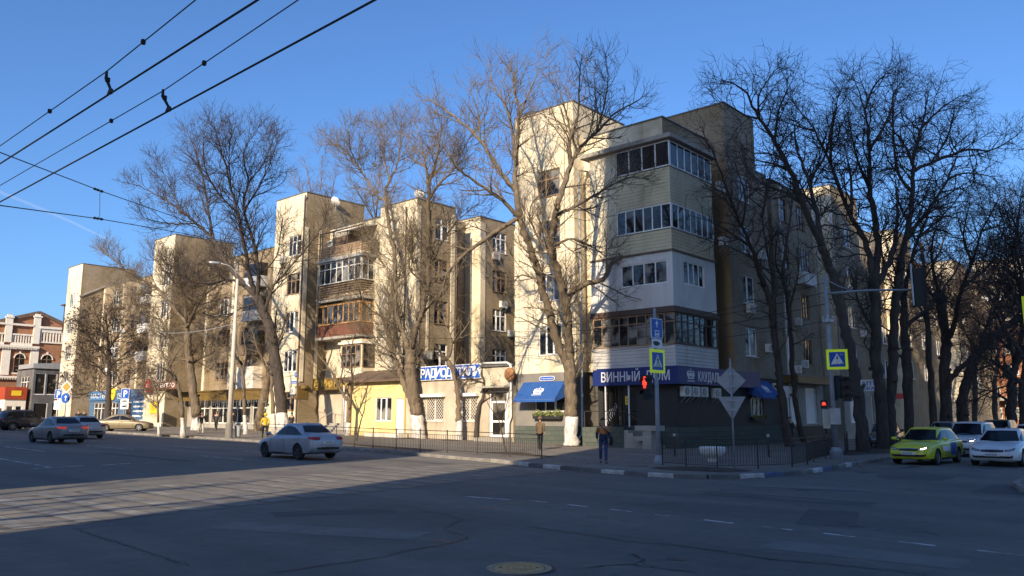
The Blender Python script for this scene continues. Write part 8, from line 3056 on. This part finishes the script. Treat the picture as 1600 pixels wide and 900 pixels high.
def person(label, loc, yaw, H=1.72, coat=(.03, .03, .035), coat2=None, split=1.18, legs=(.03, .03, .035), hair=(.03, .02, .015), step=0.0, arms=((0.03, 0.02), (-0.03, 0.02)), hood=False, coat_len=.82, hat=None, shoe=(.02, .02, .02), sit=False):
    """local frame: faces -Y, feet at z = 0; step = half stride in metres, arms = (swing, bend) left and right"""
    k = H / 1.72
    t = thing('person', label, 'person', loc, yaw)
    S = lambda p: tuple(c * k for c in p)
    V, E, Rd, idx = [], [], [], {}
    def v(n, p, r, par=None):
        idx[n] = len(V)
        V.append(S(p))
        Rd.append(tuple(c * k for c in r) if hasattr(r, '__len__') else r * k)
        if par is not None:
            E.append((idx[par], idx[n]))
    hipz = .90 - abs(step) * .12
    dz = hipz - .90
    lean = -.03 if step else 0
    v('pelvis', (0, 0, .95 + dz), (.155, .105))
    v('waist', (0, lean * .4, 1.10 + dz), (.135, .095), 'pelvis')
    v('chest', (0, lean, 1.30 + dz), (.165, .115), 'waist')
    v('neck', (0, lean + .01, 1.46 + dz), .055, 'chest')
    v('jaw', (0, lean - .015, 1.55 + dz), (.062, .075), 'neck')
    v('head', (0, lean - .01, 1.63 + dz), (.075, .092), 'jaw')
    v('crown', (0, lean, 1.705 + dz), (.05, .06), 'head')
    legp = {}
    for n, s, sw in (('l', 1, step), ('r', -1, -step)):
        kx = -.06 if sw > 0 else .05
        v('hip' + n, (s * .09, 0, .88 + dz), .085, 'pelvis')
        kn = (s * .10, -sw * .55 - (.05 if step else .015), .49 + dz * .5)
        an = (s * .10, -sw + (.10 if sw < 0 and step else .02), .085 + (.06 if (sw < 0 and step) else 0))
        v('knee' + n, kn, .056, 'hip' + n)
        v('ankle' + n, an, .038, 'knee' + n)
        v('toe' + n, (an[0] + s * .02, an[1] - .15, .035), .032, 'ankle' + n)
        legp[n] = (kn, an)
    armp = {}
    for n, s, (sw, bend) in (('l', 1, arms[0]), ('r', -1, arms[1])):
        sh = (s * .185, lean, 1.40 + dz)
        el = (s * .235, lean - sw * .6 + .02, 1.13 + dz)
        wr = (s * (.235 - bend * .25), lean - sw - bend, .90 + dz + bend * .45)
        v('sh' + n, sh, .062, 'chest')
        v('el' + n, el, .043, 'sh' + n)
        v('wr' + n, wr, .029, 'el' + n)
        hd = (wr[0], wr[1] - .01, wr[2] - .075)
        v('palm' + n, hd, (.033, .018), 'wr' + n)
        for q, (dy, ln) in enumerate(((-.027, .062), (-.009, .072), (.009, .068), (.026, .055))):
            v('f%d%s' % (q, n), (hd[0] - s * .006, hd[1] + dy, hd[2] - .045), .0085, 'palm' + n)
            v('g%d%s' % (q, n), (hd[0] - s * .022, hd[1] + dy * 1.05, hd[2] - .045 - ln * .7), .0075, 'f%d%s' % (q, n))
        v('th' + n, (hd[0] - s * .012, hd[1] - .045, hd[2] - .005), .010, 'palm' + n)
        v('ti' + n, (hd[0] - s * .02, hd[1] - .055, hd[2] - .045), .008, 'th' + n)
        armp[n] = (sh, el, wr)
    link('body', skin_mesh('body', V, E, Rd, [M['skin']]), t)
    hz = 1.63 + dz
    # face
    b = MB()
    hy = lean - .01
    for s in (-1, 1):
        b.obox(S((s * .032, hy - .089, hz + .005)), (1, 0, 0), (0, 1, 0), (0, 0, 1), .011 * k, .006 * k, .006 * k, 0)
        b.obox(S((s * .078, hy + .005, hz - .01)), (1, 0, 0), (0, 1, 0), (0, 0, 1), .008 * k, .018 * k, .03 * k, 1)
    b.prism([S((-.014, hy - .085, hz - .035)), S((.014, hy - .085, hz - .035)), S((0, hy - .086, hz + .005))], (0, -.022 * k, -.004 * k), 1)
    b.obox(S((0, hy - .083, hz - .062)), (1, 0, 0), (0, 1, 0), (0, 0, 1), .022 * k, .006 * k, .005 * k, 2)
    b.build('face', [M['black'], M['skin'], M['rust']], t)
    # hair, hat or hood
    hm = mat('hair_' + label[:12], hair if not hat else hat, .9)
    b = MB()
    n, rr = 14, 7
    for j in range(rr + 1):
        a = math.pi * (.80 if hood else .62) * j / rr
        for q in range(n):
            f = 2 * math.pi * q / n
            r = math.sin(a)
            yb = 1.0
            x, y, z = .092 * r * math.cos(f), .108 * r * math.sin(f), .10 * math.cos(a)
            if y < -.055 and z < .045 and not hat:
                z = .045 + (z - .045) * .15
            if hood:
                x, y, z = x * 1.32, y * 1.25 + .022, z * 1.15
                if y < -.07:
                    y = -.07 - (y + .07) * .1
            b.v.append(S((x, hy + .012 + y, hz + .022 + z)))
    for j in range(rr):
        for q in range(n):
            b.f.append((j * n + q, j * n + (q + 1) % n, (j + 1) * n + (q + 1) % n, (j + 1) * n + q))
            b.m.append(0)
    b.build('hood' if hood else ('hat' if hat else 'hair'), hm if not hood else mat('hood_' + label[:12], coat, .9), t, True)
    # coat
    V, E, Rd, idx = [], [], [], {}
    v('chest', (0, lean, 1.28 + dz), (.20, .15))
    v('waist', (0, lean * .5, 1.08 + dz), (.185, .14), 'chest')
    v('hem', (0, 0, coat_len + .04 + dz), (.185, .135), 'waist')
    v('hem2', (0, 0, coat_len + dz), (.18, .13), 'hem')
    v('collar', (0, lean + .01, 1.44 + dz), (.10, .085), 'chest')
    v('collar2', (0, lean + .01, 1.49 + dz), (.082, .08), 'collar')
    for n in 'lr':
        sh, el, wr = armp[n]
        v('s' + n, sh, .082, 'chest')
        v('e' + n, el, .063, 's' + n)
        v('w' + n, tuple(el[i] + (wr[i] - el[i]) * .93 for i in range(3)), .05, 'e' + n)
    me = skin_mesh('jacket', V, E, Rd, [mat('jacket_' + label[:14], coat, .85, tuple(c * .7 for c in coat), 6)] + ([mat('jacket_low_' + label[:10], coat2, .85)] if coat2 else []))
    if coat2:
        for p in me.polygons:
            if p.center.z < split * k:
                p.material_index = 1
    link('jacket', me, t)
    # trousers
    V, E, Rd, idx = [], [], [], {}
    v('p', (0, 0, .95 + dz), (.165, .115))
    for n, s in (('l', 1), ('r', -1)):
        kn, an = legp[n]
        v('h' + n, (s * .09, 0, .86 + dz), .10, 'p')
        v('k' + n, kn, .072, 'h' + n)
        v('a' + n, (an[0], an[1], an[2] + .03), .057, 'k' + n)
        v('b' + n, (an[0], an[1], an[2] - .03), .056, 'a' + n)
    link('trousers', skin_mesh('trousers', V, E, Rd, [mat('trousers_' + label[:12], legs, .9, tuple(c * .7 for c in legs), 5)]), t)
    for n, s in (('l', 1), ('r', -1)):
        kn, an = legp[n]
        lift = an[2] - .085
        V, E, Rd, idx = [], [], [], {}
        v('a', (an[0], an[1] + .045, .048 + lift), (.045, .046))
        v('m', (an[0] + s * .008, an[1] - .07, .042 + lift * .5), (.047, .040), 'a')
        v('t', (an[0] + s * .018, an[1] - .185, .034), (.040, .030), 'm')
        link('shoe', skin_mesh('shoe', V, E, Rd, [mat('shoe_' + label[:10], shoe, .6)]), t)
    t['_hand_l'] = [c * k for c in armp['l'][2]]
    t['_hand_r'] = [c * k for c in armp['r'][2]]
    return t
def at_(x, y):
    return (x, y, gz(x, y))
def facing(dx, dy):
    return math.atan2(dy, dx) + R(90)
# pedestrian waiting at the kerb
w = person('person in an orange and navy jacket and blue jeans at the kerb', at_(-18.64, 26.31), facing(.62, -.78), 1.74, (.50, .19, .045), (.018, .028, .075), 1.17, (.045, .075, .20), hair=(.02, .015, .012), arms=((.05, .05), (-.0, .02)), step=.05, coat_len=.83)
t = thing('shoulder_bag', 'big black shoulder bag hanging at the hip of the person in blue jeans', 'bag', w.location, w.rotation_euler[2])
b = MB()
n, rr = 16, 9
for j in range(rr + 1):
    a = math.pi * j / rr
    for q in range(n):
        f = 2 * math.pi * q / n
        x, y, z = .10 * math.sin(a) * math.cos(f), .19 * math.sin(a) ** .7 * math.sin(f), .23 * math.cos(a) * (1 if math.cos(a) > 0 else .8)
        b.v.append((.30 + x, .0 + y - .02, .86 + z))
for j in range(rr):
    for q in range(n):
        b.f.append((j * n + q, j * n + (q + 1) % n, (j + 1) * n + (q + 1) % n, (j + 1) * n + q))
        b.m.append(0)
b.build('bag', M['fur'], t, True)
b = MB()
b.tube([(.28, -.06, 1.05), (.2, -.17, 1.2), (.02, -.19, 1.36), (-.12, -.1, 1.49), (-.12, .06, 1.49), (.04, .19, 1.34), (.24, .14, 1.15), (.29, .06, 1.05)], .018, 6)
b.build('strap', M['fur'], t)
person('person seen from behind in a brown hooded jacket by the sunlit fence', at_(-27.5, 33.1), facing(-.4, .9), 1.74, (.125, .085, .05), None, 1.1, (.018, .018, .02), hair=(.05, .035, .02), step=.16, arms=((.1, .08), (-.1, .08)), hood=True)
y_ = person('person in a bright yellow hooded jacket walking by the pale lamp post', at_(-49.5, 30.2), facing(-.95, .25), 1.72, (.62, .42, .03), None, 1.1, (.03, .02, .018), step=.2, arms=((.14, .03), (-.12, .03)), hood=True)
t = thing('handbag', 'small black handbag carried by the person in the yellow jacket', 'bag', y_.location, y_.rotation_euler[2])
b = MB()
b.prism([(.20, -.02, .50), (.20, .26, .50), (.20, .22, .72), (.20, .02, .72)], (.1, 0, 0))
b.build('bag', M['fur'], t)
b = MB()
b.tube([(.25, .05, .72), (.245, .10, .84), (.245, .16, .84), (.25, .19, .72)], .012, 5)
b.build('handle', M['fur'], t)
person('person in a black jacket and pale trousers striding before the limewashed leaning trunk', at_(-61.3, 31.7), facing(.9, -.2), 1.75, (.02, .02, .022), None, 1.1, (.50, .46, .40), step=.26, arms=((.2, .1), (-.16, .05)), shoe=(.03, .03, .03))
person('person in a dark coat and dark trousers by the glazed shop front', at_(-68.6, 36.9), facing(.6, -.8), 1.76, (.035, .035, .04), None, 1.1, (.022, .022, .026), step=.12, coat_len=.72)
person('person in a black top and grey trousers next to the pale lamp post', at_(-66.2, 37.2), facing(-.9, -.2), 1.74, (.02, .02, .022), None, 1.1, (.33, .32, .31), step=.24, arms=((.15, .2), (-.1, .2)), shoe=(.6, .6, .58))
person('dark clothed person standing by the steps of the awards shop', at_(-59.7, 38.9), facing(.5, -.8), 1.7, (.02, .02, .024), None, 1.1, (.02, .02, .022), hat=(.02, .02, .022))
person('dark figure in the doorway right of the blue side awning', (-22.9, 54.6, gz(-22.9, 54.6)), facing(.9, -.4), 1.76, (.02, .02, .022), None, 1.1, (.03, .03, .035), hair=(.02, .015, .01))
person('dark clothed pedestrian behind the grey sedans, left of two', at_(-93.0, 34.1), facing(.9, -.2), 1.76, (.03, .03, .035), None, 1.1, (.03, .03, .035), step=.15)
person('dark clothed pedestrian behind the grey sedans, right of two', at_(-92.0, 34.3), facing(.9, -.2), 1.72, (.025, .025, .028), None, 1.1, (.03, .03, .035), step=.12)
